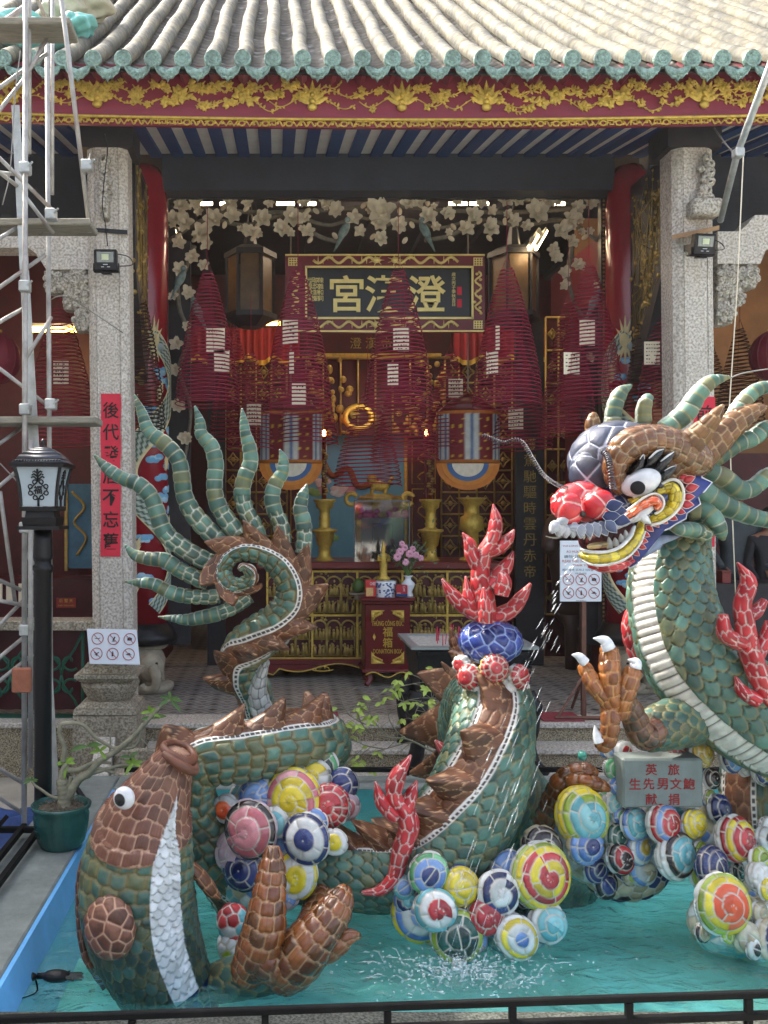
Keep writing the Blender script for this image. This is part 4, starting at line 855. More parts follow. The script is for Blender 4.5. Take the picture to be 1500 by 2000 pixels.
# altar vessels
def lathe_thing(name, lab, cat, px, base_y, d, prof, mt, grp=None, n=24, pname='body'):
    t = thing(name, lab, cat, P(px, base_y, d), grp); k = d / F
    MB().lathe(P(px, base_y, d), [(r_ * k, z_ * k) for r_, z_ in prof], n).build(pname, MT[mt], t, True); return t
CS = [(0, 0), (36, 0), (34, 6), (22, 10), (16, 18), (15, 40), (20, 44), (26, 74), (34, 78), (34, 82), (18, 84), (13, 90), (16, 96), (13, 102), (16, 108), (13, 116), (14, 130), (22, 136), (24, 148), (30, 152), (30, 156), (0, 156)]
CS = [(r_ * .74, z_ * .8) for r_, z_ in CS]
for x, y, lab in ((634, 1100, 'tall brass candlestick left of the glass case, red candle on top'), (841, 1100, 'tall brass candlestick behind the pink flowers, red candle on top')):
    t = lathe_thing('candlestick', lab, 'candlestick', x, y, 8.9, CS, 'gold', 'brass candlesticks on the altar'); MB().tube([P(x, 975, 8.9), P(x, 868, 8.9)], .02, 8).build('candle', MT['redtable'], t, True)
    g_ = MB(); [g_.ell(P(x + 3 * math.sin(k * 1.4), 965 - k * 5, 8.9), .028, .028, .014, 7, 5) for k in range(18)]; g_.build('candle_dragon', MT['goldd'], t, True)
t = lathe_thing('candlestick', 'thick brass vase stand partly hidden behind the red flames', 'candlestick', 921, 1100, 8.95, [(0, 0), (26, 0), (24, 8), (15, 12), (13, 60), (24, 66), (22, 90), (15, 94), (15, 112), (26, 124), (30, 128), (0, 128)], 'gold', 'brass candlesticks on the altar')
t = thing('incense_burner', 'gilded incense burner with ring handles and a lion on its lid', 'incense burner', P(742, 1100, 9.0)); k = 9.0 / F
MB().lathe(P(742, 1100, 9.0), [(40 * k, 0), (46 * k, 20 * k), (50 * k, 60 * k), (52 * k, 110 * k), (44 * k, 118 * k), (46 * k, 126 * k), (40 * k, 132 * k)], 8, ang=PI / 8).build('body', MT['goldd'], t, False)
for s in (-1, 1): MB().tube([P(742 + s * (46 + 9) + 11 * math.cos(a), 975 + 11 * math.sin(a), 9.0) for a in np.linspace(.6, 5.9, 18)], .022, 8).build('handle', MT['gold'], t, True)
b_ = MB(); bx(b_, 718, 964, 766, 970, 8.9, 9.1); p = P(742, 950, 9.0)
b_.ell(p, .09, .05, .05, 14, 8); b_.ell(p + np.array([-.08, -.01, .07]), .05, .045, .05, 12, 8)
for dx in (-.07, .06): b_.tube([p + np.array([dx, -.02, -.01]), p + np.array([dx - .02, -.03, -.09])], [.022, .016], 7)
b_.tube([p + np.array([.08, 0, .02]), p + np.array([.13, 0, .09])], [.015, .02], 6); b_.build('lion', MT['gold'], t, True)
t = thing('glass_case', 'clear glass case standing on the altar over dark tablets and pink flowers', 'glass case', P(748, 1100, 8.75))
def mat_glass():
    m_ = bpy.data.materials.new('clear_glass'); m_.use_nodes = True; n_ = m_.node_tree; N = n_.nodes; N.remove(N['Principled BSDF']); a = N.new('ShaderNodeBsdfTransparent'); a.inputs[0].default_value = (.86, .88, .88, 1); g = N.new('ShaderNodeBsdfGlossy'); g.inputs['Roughness'].default_value = .04; mx = N.new('ShaderNodeMixShader'); mx.inputs[0].default_value = .12
    n_.links.new(a.outputs[0], mx.inputs[1]); n_.links.new(g.outputs[0], mx.inputs[2]); n_.links.new(mx.outputs[0], N['Material Output'].inputs[0]); return m_
b_ = MB(); bx(b_, 692, 979, 800, 1099, 8.55, 8.559); b_.build('pane', mat_glass(), t)
b_ = MB(); [bx(b_, x, 979, x + 2, 1099, 8.546, 8.566) for x in (691, 799)]; bx(b_, 691, 977, 801, 979.5, 8.546, 8.566); b_.build('edge', MT['chrome'], t)
t = thing('spirit_tablet', 'dark grey carved tablet inside the glass case', 'tablet', P(745, 1100, 8.66)); b_ = MB(); bx(b_, 705, 1010, 790, 1100, 8.66, 8.70, .01); b_.build('slab', mat('dark_tablet', '#4b5058', .5, 0, .2, 10, .3, 30), t); b_ = MB(); bx(b_, 728, 1022, 768, 1100, 8.64, 8.66, .006); b_.build('niche', MT['navy'], t)
for x in (720, 775):
    t = thing('flower_bunch', 'pink artificial flowers inside the glass case at the %s' % ('left' if x < 740 else 'right'), 'flowers', P(x, 1010, 8.7), 'pink flowers in the glass case')
    b_ = MB(); [b_.ell(P(x + random.uniform(-18, 18), 1003 + random.uniform(-10, 8), 8.69), .03, .025, .025, 7, 5) for _ in range(14)]; b_.tube([P(x, 1003, 8.70), P(x, 1011, 8.70)], .06, 6); b_.build('petals', mat('magenta_petal', '#a03a6a', .6, 0, .3, 20), t, True)
# ---- donation box with offerings
DB = thing('donation_box', 'dark red donation box with gilded corners and gold lettering', 'donation box', (P(757, 1335, 8.2)[0], 8.4, ZF))
b_ = MB(); bx(b_, 713, 1180, 801, 1312, 8.2, 8.56, .006); bo = b_.build('box', MT['redtable'], DB)
b_ = MB(); bx(b_, 704, 1168, 812, 1174, 8.14, 8.64, .006); bx(b_, 708, 1174, 806, 1180, 8.17, 8.6, .006); b_.build('lid', MT['redtable'], DB)
b_ = MB(); bx(b_, 708, 1308, 806, 1314, 8.17, 8.58, .005)
for x in (716, 798): b_.tube(cr([P(x, 1314, 8.24), P(x + (7 if x < 750 else -7), 1324, 8.22), P(x, 1339, 8.18)], 8), [.045, .042, .038, .034, .03, .026, .024, .026], 8)
for x in (716, 798): b_.tube([P(x, 1314, 8.52), P(x, 1330, 8.52)], .04, 8)
b_.build('foot_stand', MT['redtable'], DB, True)
g_ = MB(); g_.tube([P(x, 1318 + 5 * math.cos((x - 757) / 9), 8.165) for x in range(714, 801, 3)], .007, 5); g_.build('gilded_scroll', MT['gold'], DB, True)
for sx in (-1, 1):
    for sy in (-1, 1):
        g_ = MB(); cx_, cy_ = 757 + sx * 32, 1246 + sy * 52 - 2
        g_.prism([(P(cx_ - sx * u, cy_ + sy * (-v), 8.2)[0], P(cx_ - sx * u, cy_ - sy * v, 8.2)[2]) for u, v in ((0, 0), (26, 0), (20, 5), (12, 7), (8, 10), (7, 16), (0, 24))], 8.185, 8.2, lambda x_, z_, d: (x_, d, z_))
        for k in range(5): g_.ell(P(cx_ - sx * (4 + k * 4), cy_ - sy * (4 + (5 - k) * 2), 8.186), .014, .008, .012, 6, 4)
        g_.build('gilded_corner', MT['gold'], bo, True)
gt = mat('gilt_letters', '#cfae4a', .35, .5, .1, 10)
text('THÙNG CÔNG ĐỨC', P(757, 1216, 8.199), M(13, 8.2), gt, bo, ext=.008, w=M(62, 8.2), heavy=.012); text('DONATION BOX', P(757, 1272, 8.199), M(9, 8.2), gt, bo, ext=.008, w=M(56, 8.2), heavy=.012)
text('福', P(757, 1234, 8.199), M(19, 8.2), gt, bo, ext=.008, heavy=.012); text('箱', P(757, 1255, 8.199), M(19, 8.2), gt, bo, ext=.008, heavy=.012)
for x in (731, 783): g_ = MB(); p = P(x, 1244, 8.195); w_, h_ = M(3, 8.2), M(7, 8.2); g_.prism([(p[0], p[2] + h_), (p[0] + w_, p[2]), (p[0], p[2] - h_), (p[0] - w_, p[2])], 8.19, 8.2, lambda x_, z_, d: (x_, d, z_)); g_.build('gold_diamond', MT['gold'], bo)
t = lathe_thing('incense_pot', 'blue and white porcelain incense pot in the middle of the donation box', 'pot', 752, 1168, 8.3, [(0, 0), (20, 0), (21, 4), (20.5, 20), (21, 33), (19, 34), (18, 31), (0, 30)], 'porcelain')
b_ = MB(); 
for k in range(60): a = random.uniform(PI, 2 * PI); z = random.uniform(4, 30); p = P(752, 1168, 8.3) + np.array([.0955 * math.cos(a), .0955 * math.sin(a), M(z, 8.3)]); b_.ell(p, .012, .006, .008, 6, 4)
tag(b_.build('blue_pattern', mat('cobalt_blue', '#4a5f8c', .3, 0, .3, 30), t, True), kind='stuff')
t = lathe_thing('flower_vase', 'white porcelain vase with pink and green flowers on the donation box', 'vase', 797, 1166, 8.35, [(0, 0), (9, 0), (10, 4), (7, 10), (13, 22), (13, 27), (6, 34), (6, 38), (10, 42), (8, 42), (0, 40)], 'porcelain')
b_ = MB()
for k in range(26): a, b2 = random.uniform(-44, 42), random.uniform(14, 66); b_.tube(cr([P(797, 1128, 8.35), P(797 + a * .4, 1118 - b2 * .5, 8.33), P(797 + a, 1122 - b2, 8.3 + random.uniform(-.08, .08))], 6), .003, 4)
b_.build('stem', MT['leaff'], t, True)
b_ = MB()
for k in range(150):
    p = P(797 + random.gauss(0, 20), 1085 + random.gauss(0, 16), 8.3 + random.uniform(-.1, .1)); q = p + np.array([random.uniform(-.04, .04), random.uniform(-.03, .03), random.uniform(-.02, .04)]); s_ = np.array([random.uniform(-.012, .012), 0, .010]); b_._add([p, (p + q) / 2 + s_, q, (p + q) / 2 - s_], [(0, 1, 2, 3)])
tag(b_.build('foliage', mat('vase_foliage', '#5d6b55', .6, 0, .4, 30), t), kind='stuff')
for x, y, s in ((781, 1078, 8), (790, 1070, 7), (800, 1082, 8), (776, 1088, 8), (812, 1084, 7), (792, 1098, 7), (806, 1072, 6), (822, 1090, 6), (785, 1062, 6)):
    b_ = MB(); p = P(x, y, 8.2)
    for k in range(7): a = k * .9; b_.ell(p + np.array([M(s * .55, 8.2) * math.cos(a), 0, M(s * .55, 8.2) * math.sin(a)]), M(s * .5, 8.2), .014, M(s * .5, 8.2), 7, 5)
    b_.build('blossom', MT['pink'], t, True)
for x0, y0, x1, y1, col_, lab, tx in ((714, 1133, 734, 1166, '#b9302c', 'red biscuit carton at the left of the blue and white pot', 'CHEE'), (774, 1143, 796, 1165, '#a81f2c', 'small red carton with blue base at the right of the blue and white pot', 'Cosy')):
    t = thing('biscuit_box', lab, 'carton', P((x0 + x1) / 2, y1, 8.2), 'red cartons on the donation box'); b_ = MB(); bx(b_, x0, y0, x1, y1, 8.2, 8.28, .003); bo2 = b_.build('carton', mat('carton_red_%d' % x0, col_, .4, 0, .05, 4), t)
    text(tx, P((x0 + x1) / 2 + 4, y0 + 7, 8.199), M(6, 8.2), MT['sign'], t, ext=.001, w=M(11, 8.2), rot=0 if x0 < 740 else -1.4)
    b_ = MB(); pane(b_, x0 + 1, y0 + 15, x0 + (15 if x0 < 740 else 9), y1 - 2 if x0 < 740 else y1 - 6, 8.197, .002); b_.build('printed_picture', MT['paper'] if x0 > 740 else mat('biscuit_tan', '#c9a46a', .5, 0, .3, 60), t)
    if x0 > 740: b_ = MB(); pane(b_, x0, y1 - 5, x1, y1, 8.196, .003); b_.build('blue_band', MT['bluep'], t)
t = lathe_thing('fruit_dish', 'low pale dish with a green pomelo left of the donation box cartons', 'dish', 700, 1170, 8.5, [(0, 0), (10, 0), (8, 6), (18, 10), (20, 13), (0, 11)], 'elephant'); 
t = lathe_thing('pomelo', 'green pomelo on the low dish beside the red carton', 'fruit', 700, 1158, 8.5, [(0, 0), (9, 2), (13, 9), (13, 15), (9, 23), (3, 28), (0, 29)], 'pomelo')
t = thing('gold_statuette', 'small gold robed deity statuette standing behind the blue and white pot', 'statuette', P(749, 1133, 8.33)); b_ = MB(); p = P(749, 1133, 8.33); k = 8.33 / F
b_.lathe(p, [(12 * k, 0), (13 * k, 4 * k), (8 * k, 8 * k), (7 * k, 20 * k), (8 * k, 34 * k), (9 * k, 46 * k), (6 * k, 52 * k), (3 * k, 54 * k), (4.5 * k, 58 * k), (4.5 * k, 63 * k), (2.5 * k, 68 * k), (1 * k, 76 * k), (0, 77 * k)], 14, sy=.8)
for s in (-1, 1): b_.tube([p + np.array([s * 8 * k, 0, 48 * k]), p + np.array([s * 11 * k, -.03, 38 * k]), p + np.array([s * 5 * k, -.05, 40 * k])], [.016, .013, .01], 7)
b_.build('figure', MT['gold'], t, True)
# ---- embroidered hanging umbrellas
for cx_, lab in ((568, 'hanging embroidered umbrella with orange fringe behind the tail plumes'), (914, 'hanging embroidered umbrella with orange fringe right of the altar')):
    d = 8.8; t = thing('embroidered_umbrella', lab, 'ceremonial umbrella', P(cx_, 955, d), 'embroidered umbrellas before the altar'); r = M(62, d); c0 = P(cx_, 905, d); H = M(100, d)
    n, m_ = 72, 44; ph = np.linspace(0, 2 * PI, n); zz = np.linspace(0, H, m_); PHg, Z = np.meshgrid(ph, zz, indexing='ij'); fr_ = (PHg / (2 * PI) * 6) % 1
    col = np.zeros(PHg.shape + (3,)); col[:] = C('#6e1420'); side = np.abs(fr_ - .5) > .26
    st_ = (np.abs(fr_ - .5) * 30 % 1) < .45; col = np.where(side[..., None], np.where(st_[..., None], np.array(C('#3d5f8c')), np.array(C('#b9bdb9'))), col)
    fl2 = (np.sin(PHg * 36) * np.sin(Z * 70) > .35) & ~side; col = np.where(fl2[..., None], np.array(C('#b5382f')), col); fl3 = (np.sin(PHg * 24 + 1) * np.sin(Z * 45 + 2) > .78) & ~side; col = np.where(fl3[..., None], np.array(C('#c9a52c')), col); col = np.where((Z < H * .06)[..., None] | (Z > H * .94)[..., None], np.array(C('#b06a24')), col)
    mesh_obj('silk_wall', np.stack([c0[0] + r * np.cos(PHg - PI / 2), d + r * np.sin(PHg - PI / 2) * .6, c0[2] + Z], -1), quads(np.arange(n * m_).reshape(n, m_)), MT['matte'], t, True, col.reshape(-1, 3))
    for q, (rr_, c_) in enumerate(((1.0, '#b06a24'), (.82, '#b9762a'), (.66, '#3d5f8c'), (.5, '#c8c2b0'))):
        b_ = MB().color(C(c_)); pts = [P(cx_ + 62 * rr_ * math.cos(a), 905 + 52 * rr_ * math.sin(a), d - .34 - q * .008) for a in np.linspace(0, PI, 22)]
        b_.prism([(p[0], p[2]) for p in pts], d - .34 - q * .008, d - .33, lambda x_, z_, y_: (x_, y_, z_)); b_.build('half_round_fringe', MT['matte'], t, False, attr=True)
    MB().tube([(c0[0], d, c0[2] + H), (c0[0], d, 4.6)], .008, 5).build('cord', MT['wire'], t)
    b_ = MB(); b_.lathe((c0[0], d, c0[2] + H), [(r * .98, 0), (r * .6, .10), (.02, .18)], 24, sy=.6); b_.build('top', MT['redtable'], t, True)
# ---- side bays
t = thing('bay_parapet', 'granite sill over a green scrolled iron grille closing the left bay', 'railing', (-2.4, 7.0, ZF))
b_ = MB(); a, c = P(-300, 1232, 6.88), P(192, 1213, 6.88); b_.box(a[0], c[0], 6.88, 7.15, a[2], c[2], .008); b_.build('sill', MT['granite_dark'], t)
b_ = MB(); a, c = P(-300, 1425, 6.9), P(170, 1402, 6.9); b_.box(a[0], c[0], 6.92, 7.05, ZF, c[2]); b_.build('base_strip', MT['greeniron'], t)
b_ = MB(); a, c = P(-300, 1402, 7.1), P(170, 1232, 7.1); b_.box(a[0], c[0], 7.10, 7.13, ZF + .03, c[2]); b_.build('red_panel', MT['redark'], t)
for cx_ in (-60, 20, 120):
    b_ = MB()
    for s in (-1, 1):
        for v in (-1, 1):
            b_.tube([P(cx_ + s * (4 + 3.2 * q) * math.cos(q) * .9 + s * 16, 1318 + v * (26 + (3 + 3 * q) * math.sin(q)), 6.98) for q in np.linspace(0, 5.5, 20)], .010, 5)
            b_.tube([P(cx_ + s * 40, 1238 if v < 0 else 1400, 6.98), P(cx_ + s * 26, 1318 + v * 50, 6.98), P(cx_ + s * 4, 1318 + v * 20, 6.98), P(cx_, 1318, 6.98)], .010, 5)
    b_.tube([P(cx_ + 42, 1234, 6.98), P(cx_ + 42, 1402, 6.98)], .014, 5); b_.build('scroll_grille', MT['greeniron'], t, True)
t = thing('bay_painting', 'blue painted panel with a gold dragon deep in the left bay', 'painting', P(155, 1110, 9.6)); b_ = MB(); bx(b_, 132, 945, 182, 1110, 9.6, 9.63); b_.build('panel', mat('dim_blue_paint', '#3f6f8c', .6, 0, .3, 6), t); b_ = MB(); bx(b_, 126, 940, 132, 1115, 9.58, 9.64); b_.build('frame', MT['goldd'], t); b_ = MB(); b_.tube(pl([(140, 960, 9.59), (165, 990, 9.59), (145, 1020, 9.59), (168, 1050, 9.59), (150, 1085, 9.59)]), .014, 7); b_.build('painted_dragon', MT['goldd'], t, True)
t = thing('bay_altar', 'dark wooden altar with a small red plate in the left bay', 'altar', P(100, 1230, 9.0) * np.array([1, 1, 0]) + np.array([0, 0, ZF])); b_ = MB(); bx(b_, -120, 1130, 182, 1300, 9.0, 9.5); b_.build('cabinet', MT['redark'], t); b_ = MB(); bx(b_, 110, 1168, 148, 1187, 8.97, 8.99); o = b_.build('name_plate', mat('red_plate', '#8c2a22', .5, 0, .1, 5), t); text('后 聖 天', P(129, 1173, 8.968), M(7, 9), MT['gold'], t, ext=.001); text('THIÊN THÁNH MẪU', P(129, 1182, 8.968), M(4, 9), MT['gold'], t, ext=.001, w=M(32, 9))
for k in range(5): b_ = MB(); bx(b_, -60 + k * 24, 1140, -44 + k * 24, 1176, 8.97, 8.99); b_.build('framed_tablet', MT['paper'], t)
for px, py, r_, lab in ((-8, 700, 46, 'round dark red cloth lantern at the left edge behind the scaffold'), (1512, 695, 44, 'round dark red cloth lantern at the right edge beside the brown coils')):
    t = thing('round_lantern', lab, 'lantern', P(px, py + 50, 7.6), 'round red lanterns in the side bays'); p = P(px, py, 7.6); r = M(r_, 7.6)
    b_ = MB(); b_.lathe(p, [(r * math.sin(a) * (1 + .012 * (k_ % 2)), r * 1.12 * math.cos(a)) for k_, a in enumerate(np.linspace(.25, PI - .25, 24))], 32); b_.build('cloth', MT['lanternred'], t, True)
    b_ = MB()
    for k in range(16): a = k * PI / 8; b_.tube([(p[0] + r * 1.008 * math.sin(u) * math.cos(a), p[1] + r * 1.008 * math.sin(u) * math.sin(a), p[2] + r * 1.128 * math.cos(u)) for u in np.linspace(.25, PI - .25, 14)], .003, 3)
    b_.build('ribs', MT['redtable'], t); b_ = MB(); b_.lathe(p, [(r * .26, r * 1.06), (r * .26, r * 1.2), (.005, r * 1.2), (.005, r * 2.6)], 12); b_.build('cap', MT['gold'], t)
t = thing('bay_counter', 'dark counter in the right bay behind the granite column', 'counter', P(1480, 1200, 8.4) * np.array([1, 1, 0]) + np.array([0, 0, ZF])); b_ = MB(); bx(b_, 1380, 1140, 1700, 1330, 8.4, 8.9); b_.build('counter', MT['darkwood'], t)
t = thing('red_box', 'small dark red box on the counter in the right bay', 'box', P(1420, 1140, 8.45)); b_ = MB(); bx(b_, 1411, 1118, 1428, 1139.5, 8.45, 8.6, .004); b_.build('box', mat('dull_red_box', '#7c2a24', .5, 0, .1, 5), t); b_ = MB(); bx(b_, 1410, 1115, 1429, 1118, 8.44, 8.61); b_.build('lid', mat('dull_red_lid', '#6c2420', .5), t)
# horse statue in the shadow on the right
t = thing('horse_statue', 'brown horse statue with bridle in the shade behind the water jet', 'horse statue', (P(1105, 1300, 8.9)[0], 8.9, ZF)); b_ = MB(); hp = lambda x, y, d=8.9: P(x, y, d)
b_.tube(cr([hp(1120, 1180, 9.2), hp(1108, 1130, 9.0), hp(1095, 1080, 8.85), hp(1092, 1035, 8.8)], 16), [.2, .2, .19, .18, .17, .16, .15, .145, .14, .135, .13, .125, .12, .115, .11, .1], 14)
b_.tube(cr([hp(1094, 1020, 8.85), hp(1080, 1035, 8.7), hp(1074, 1062, 8.55), hp(1072, 1078, 8.5)], 12), [.10, .11, .11, .10, .095, .09, .085, .08, .078, .075, .07, .05], 14)
b_.ell(hp(1135, 1180, 9.4), .28, .5, .26, 16, 10)
for x, d in ((1115, 9.1), (1150, 9.1), (1115, 9.75), (1150, 9.75)): p = hp(x, 1200, d); b_.tube([p, (p[0], p[1], .8), (p[0], p[1], ZF)], [.10, .06, .055], 10)
b_.build('body', mat('dark_brown_horse', '#3a2620', .5, 0, .2, 8), t, True)
for s in (-1, 1): b_ = MB(); p = hp(1094, 1000, 8.82); b_.tube([p + np.array([s * .05, 0, -.03]), p + np.array([s * .06, 0, .06]), p + np.array([s * .05, -.01, .13])], [.03, .03, .004], 8); b_.build('ear', mat('horse_ear', '#8a5a2c', .6) if 'horse_ear' not in bpy.data.materials else bpy.data.materials['horse_ear'], t, True)
b_ = MB(); b_.tube([hp(1082 + 18 * math.cos(a), 1045 + 6 * math.sin(a), 8.6 - .1 * math.sin(a)) for a in np.linspace(0, 2 * PI, 16)], .010, 6); b_.build('bridle', MT['paper'], t, True)
# ================================================================== MOSAIC SCULPTURES
def hsh(a, b, k): 
    v = np.sin(a * 127.1 + b * 311.7 + k * 74.7) * 43758.5453
    return v - np.floor(v)
def sms(a, b, x): t = np.clip((x - a) / (b - a), 0, 1); return t * t * (3 - 2 * t)
def vor(u, v, jit=.25, stag=.5, per=None, seed=0):
    """cells of a jittered, staggered grid: distance to the border, to the centre, two random numbers, u within the cell"""
    r0 = np.floor(u); F1 = np.full(u.shape, 9.); F2 = F1.copy(); A = np.zeros(u.shape); B = A.copy(); DU = A.copy()
    for dr in (-1, 0, 1):
        r = r0 + dr; off = stag * np.mod(r, 2); c0 = np.floor(v - off)
        for dc in (-1, 0, 1):
            c = c0 + dc; cm = np.mod(c, per) if per else c
            cu = r + .5 + jit * (hsh(r, cm, 1 + seed) - .5); cv = c + off + .5 + jit * (hsh(r, cm, 2 + seed) - .5)
            d = np.hypot(u - cu, v - cv); closer = d < F1
            F2 = np.where(closer, F1, np.minimum(F2, d))
            A = np.where(closer, hsh(r, cm, 3 + seed), A); B = np.where(closer, hsh(r, cm, 4 + seed), B); DU = np.where(closer, u - cu, DU); F1 = np.where(closer, d, F1)
    return (F2 - F1), F1, A, B, DU
def lerp(a, b, t): return np.asarray(a) * (1 - t[..., None]) + np.asarray(b) * t[..., None]
def cl(*hs): return [np.array(C(h)) for h in hs]
GRN = cl('#476a5e', '#3d5e53', '#567c6e', '#35544d', '#5b654a', '#4e7468', '#45695d', '#40655a')
GRND = cl('#3e5b51', '#344e46', '#496860', '#2e4640', '#4d5440', '#415f55')
BRN = cl('#633c25', '#704830', '#52311f', '#68422b')
CLAW = cl('#6e3a1a', '#7d451f', '#57300f', '#8a5024')
CLAWO = cl('#8c4f1a', '#9c5c20', '#763f0e', '#7c4418')
CARPB = cl('#6b4436', '#7a5140', '#5c382c', '#73493a')
REDC = cl('#a8242c', '#b83037', '#9a1f28', '#c03a3e')
NAVY = cl('#1f2b5c', '#28366e', '#1a2450', '#33427a')
PEARL = cl('#24367c', '#2c4190', '#1f2f6e', '#3a4f9c')
SLATE = cl('#3c4254', '#303646', '#4a5062', '#353b4d')
YEL = cl('#d3bd1f', '#dcc93a', '#c4ad17', '#d8c22a')
WHT = cl('#d9dbd8', '#cfd2d0', '#e2e3e0', '#c6c8c4')
CRM = cl('#bfb190', '#cfc4a8', '#aa9b7b', '#c7ba9b')
PAL = dict(y=YEL, w=WHT, r=REDC, n=NAVY, c=cl('#6bb0b8', '#7fc0c6', '#589fa8', '#93cdd0'), b=cl('#6c90c8', '#5a7fbc', '#7fa2d4', '#4f72b0'), g=cl('#8ea22c', '#9db43c', '#7c9022', '#a6b84a'),
           k=cl('#221a1c', '#2c2224', '#1a1415', '#35282a'), o=cl('#e0582a', '#d64d22', '#ea6a38', '#dd5026'), p=cl('#cf868c', '#c06a72', '#d99aa0', '#b85f68'), m=cl('#b9a3ac', '#ab949f', '#c5b1b8', '#a58d98'),
           d=cl('#123c34', '#18493f', '#0e2f29', '#1f5347'), t=CRM, e=cl('#67b07a', '#58a36c', '#78bc8a', '#4e9662'), h=cl('#b0902c', '#bf9f3a', '#9c7e22', '#c4a648'))
def pick(pal, A):
    pal = np.array(pal); i = np.minimum((A * len(pal)).astype(int), len(pal) - 1); return pal[i]
def tiles(u, v, pal, grout, per=None, jit=.3, stag=.5, w=(.05, .16), dome=.006, shade=.25, seed=0, rim=None, rimw=.22, overlap=0, weave=0):
    E_, F1, A, B, DU = vor(u, v, jit, stag, per, seed)
    mk = sms(w[0], w[1], E_)
    c = pick(pal, A) * (1 - shade / 2 + shade * B)[..., None]
    if rim is not None: c = lerp(c, rim, (1 - sms(w[1], w[1] + rimw, E_)) * (.35 + .5 * B))
    if weave: c = c * (1 - .22 * (np.sin(u * weave * 2 * PI) > .72) - .0 * (np.sin(v * weave * 2 * PI) > .8))[..., None]
    c = lerp(np.broadcast_to(np.array(C(grout)), c.shape), c, mk)
    h = dome * mk * (1 - .35 * np.clip(F1 * 1.25, 0, 1) ** 2) + overlap * mk * DU
    return c, h
def brick(u, v, per=None, seed=0, rc=.20, g=.03, wob=.10):
    u = u + wob * np.sin(v * 2.1 + seed) + wob * .6 * np.sin(v * 5.3 + seed * 2)
    r = np.floor(u); fu = u - r - .5; off = hsh(r, r * 0, seed) * .5 + .5 * np.mod(r, 2)
    c = np.floor(v - off); fv = v - off - c; cm = np.mod(c, per) if per else c
    j0 = .22 * (hsh(r, cm, seed + 5) - .5); cn = np.mod(c + 1, per) if per else c + 1; j1 = .22 * (hsh(r, cn, seed + 5) - .5)
    w = 1 + j1 - j0; fv = (fv - j0) / w; sh = fv < 0; sh2 = fv > 1
    cm = np.where(sh, cm - 1, np.where(sh2, cm + 1, cm)); fv = np.where(sh, fv + 1, np.where(sh2, fv - 1, fv)) - .5
    qx = np.abs(fu) - (.5 - g - rc); qy = np.abs(fv) - (.5 - g - rc)
    sd = np.hypot(np.maximum(qx, 0), np.maximum(qy, 0)) + np.minimum(np.maximum(qx, qy), 0) - rc
    return -sd, hsh(r, cm, seed + 3), hsh(r, cm, seed + 4), fu
def fish(u, v, per=None, seed=0, Ru=1.12, Rv=.60):
    r0 = np.floor(u); best = np.full(u.shape, -9.); A = np.zeros(u.shape); B = A.copy(); DU = A.copy(); done = np.zeros(u.shape, bool)
    for dr in (-1, 0, 1):
        r = r0 + dr; off = .5 * np.mod(r, 2); c = np.round(v - off); cm = np.mod(c, per) if per else c
        du = u - r + .12 * (hsh(r, cm, seed) - .5); dv = v - off - c; d = np.hypot(du / Ru, dv / Rv); ok = (d < 1) & (~done)
        best = np.where(ok, 1 - d, best); A = np.where(ok, hsh(r, cm, seed + 3), A); B = np.where(ok, hsh(r, cm, seed + 4), B); DU = np.where(ok, du, DU); done |= ok
    return np.maximum(best, 0) * .6, A, B, DU
def scales(u, v, pal, grout, per=None, mode='brick', dome=.010, shade=.3, seed=0, rim=None, lift=.006, rimk=.55):
    if mode == 'fish': e, A, B, DU = fish(u, v, per, seed); lo, hi = .008, .04; hh = lift * (DU + .4)
    else: e, A, B, DU = brick(u, v, per, seed); lo, hi = -.012, .035; hh = lift * .6 * DU
    mk = sms(lo, hi, e); c = pick(pal, A) * (1 - shade / 2 + shade * B)[..., None]
    if rim is not None: c = lerp(c, rim, (1 - sms(hi, hi + .17, e)) * (.25 + rimk * B))
    c = lerp(np.broadcast_to(np.array(C(grout)), c.shape), c, mk)
    h = mk * (dome * (.35 + .65 * np.sqrt(np.clip(e / .42, 0, 1))) + hh)
    return c, h
class Tube: pass
def frame(ctrl, n, ridge=None):
    """ctrl rows: px, py, d, r_px ; ridge rows: right, up, towards camera"""
    rows = []
    for i, q in enumerate(ctrl):
        p = P(q[0], q[1], q[2]); rows.append([*p, M(q[3], q[2]), *(ridge[i] if ridge else (0, 0, 0))])
    G = cr(rows, n); c = G[:, :3]; r = np.maximum(G[:, 3], .0006); T_ = np.gradient(c, axis=0); T_ /= np.linalg.norm(T_, axis=1)[:, None] + 1e-9
    N = np.zeros_like(c)
    if ridge:
        N = np.stack([G[:, 4], -G[:, 6], G[:, 5]], 1); N -= (N * T_).sum(1)[:, None] * T_
    else:
        v = np.array([0, -1., 0])
        for i in range(n):
            v = v - v.dot(T_[i]) * T_[i]; v /= np.linalg.norm(v) + 1e-9; N[i] = v
    N /= np.linalg.norm(N, axis=1)[:, None] + 1e-9
    t = Tube(); t.c, t.r, t.T, t.N, t.B = c, r, T_, N, np.cross(T_, N)
    t.s = np.r_[0, np.cumsum(np.linalg.norm(np.diff(c, axis=0), axis=1))]; t.L = t.s[-1]
    t.u = np.r_[0, np.cumsum(np.diff(t.s) / np.maximum(t.r[1:], .004))]      # length measured in radii
    return t
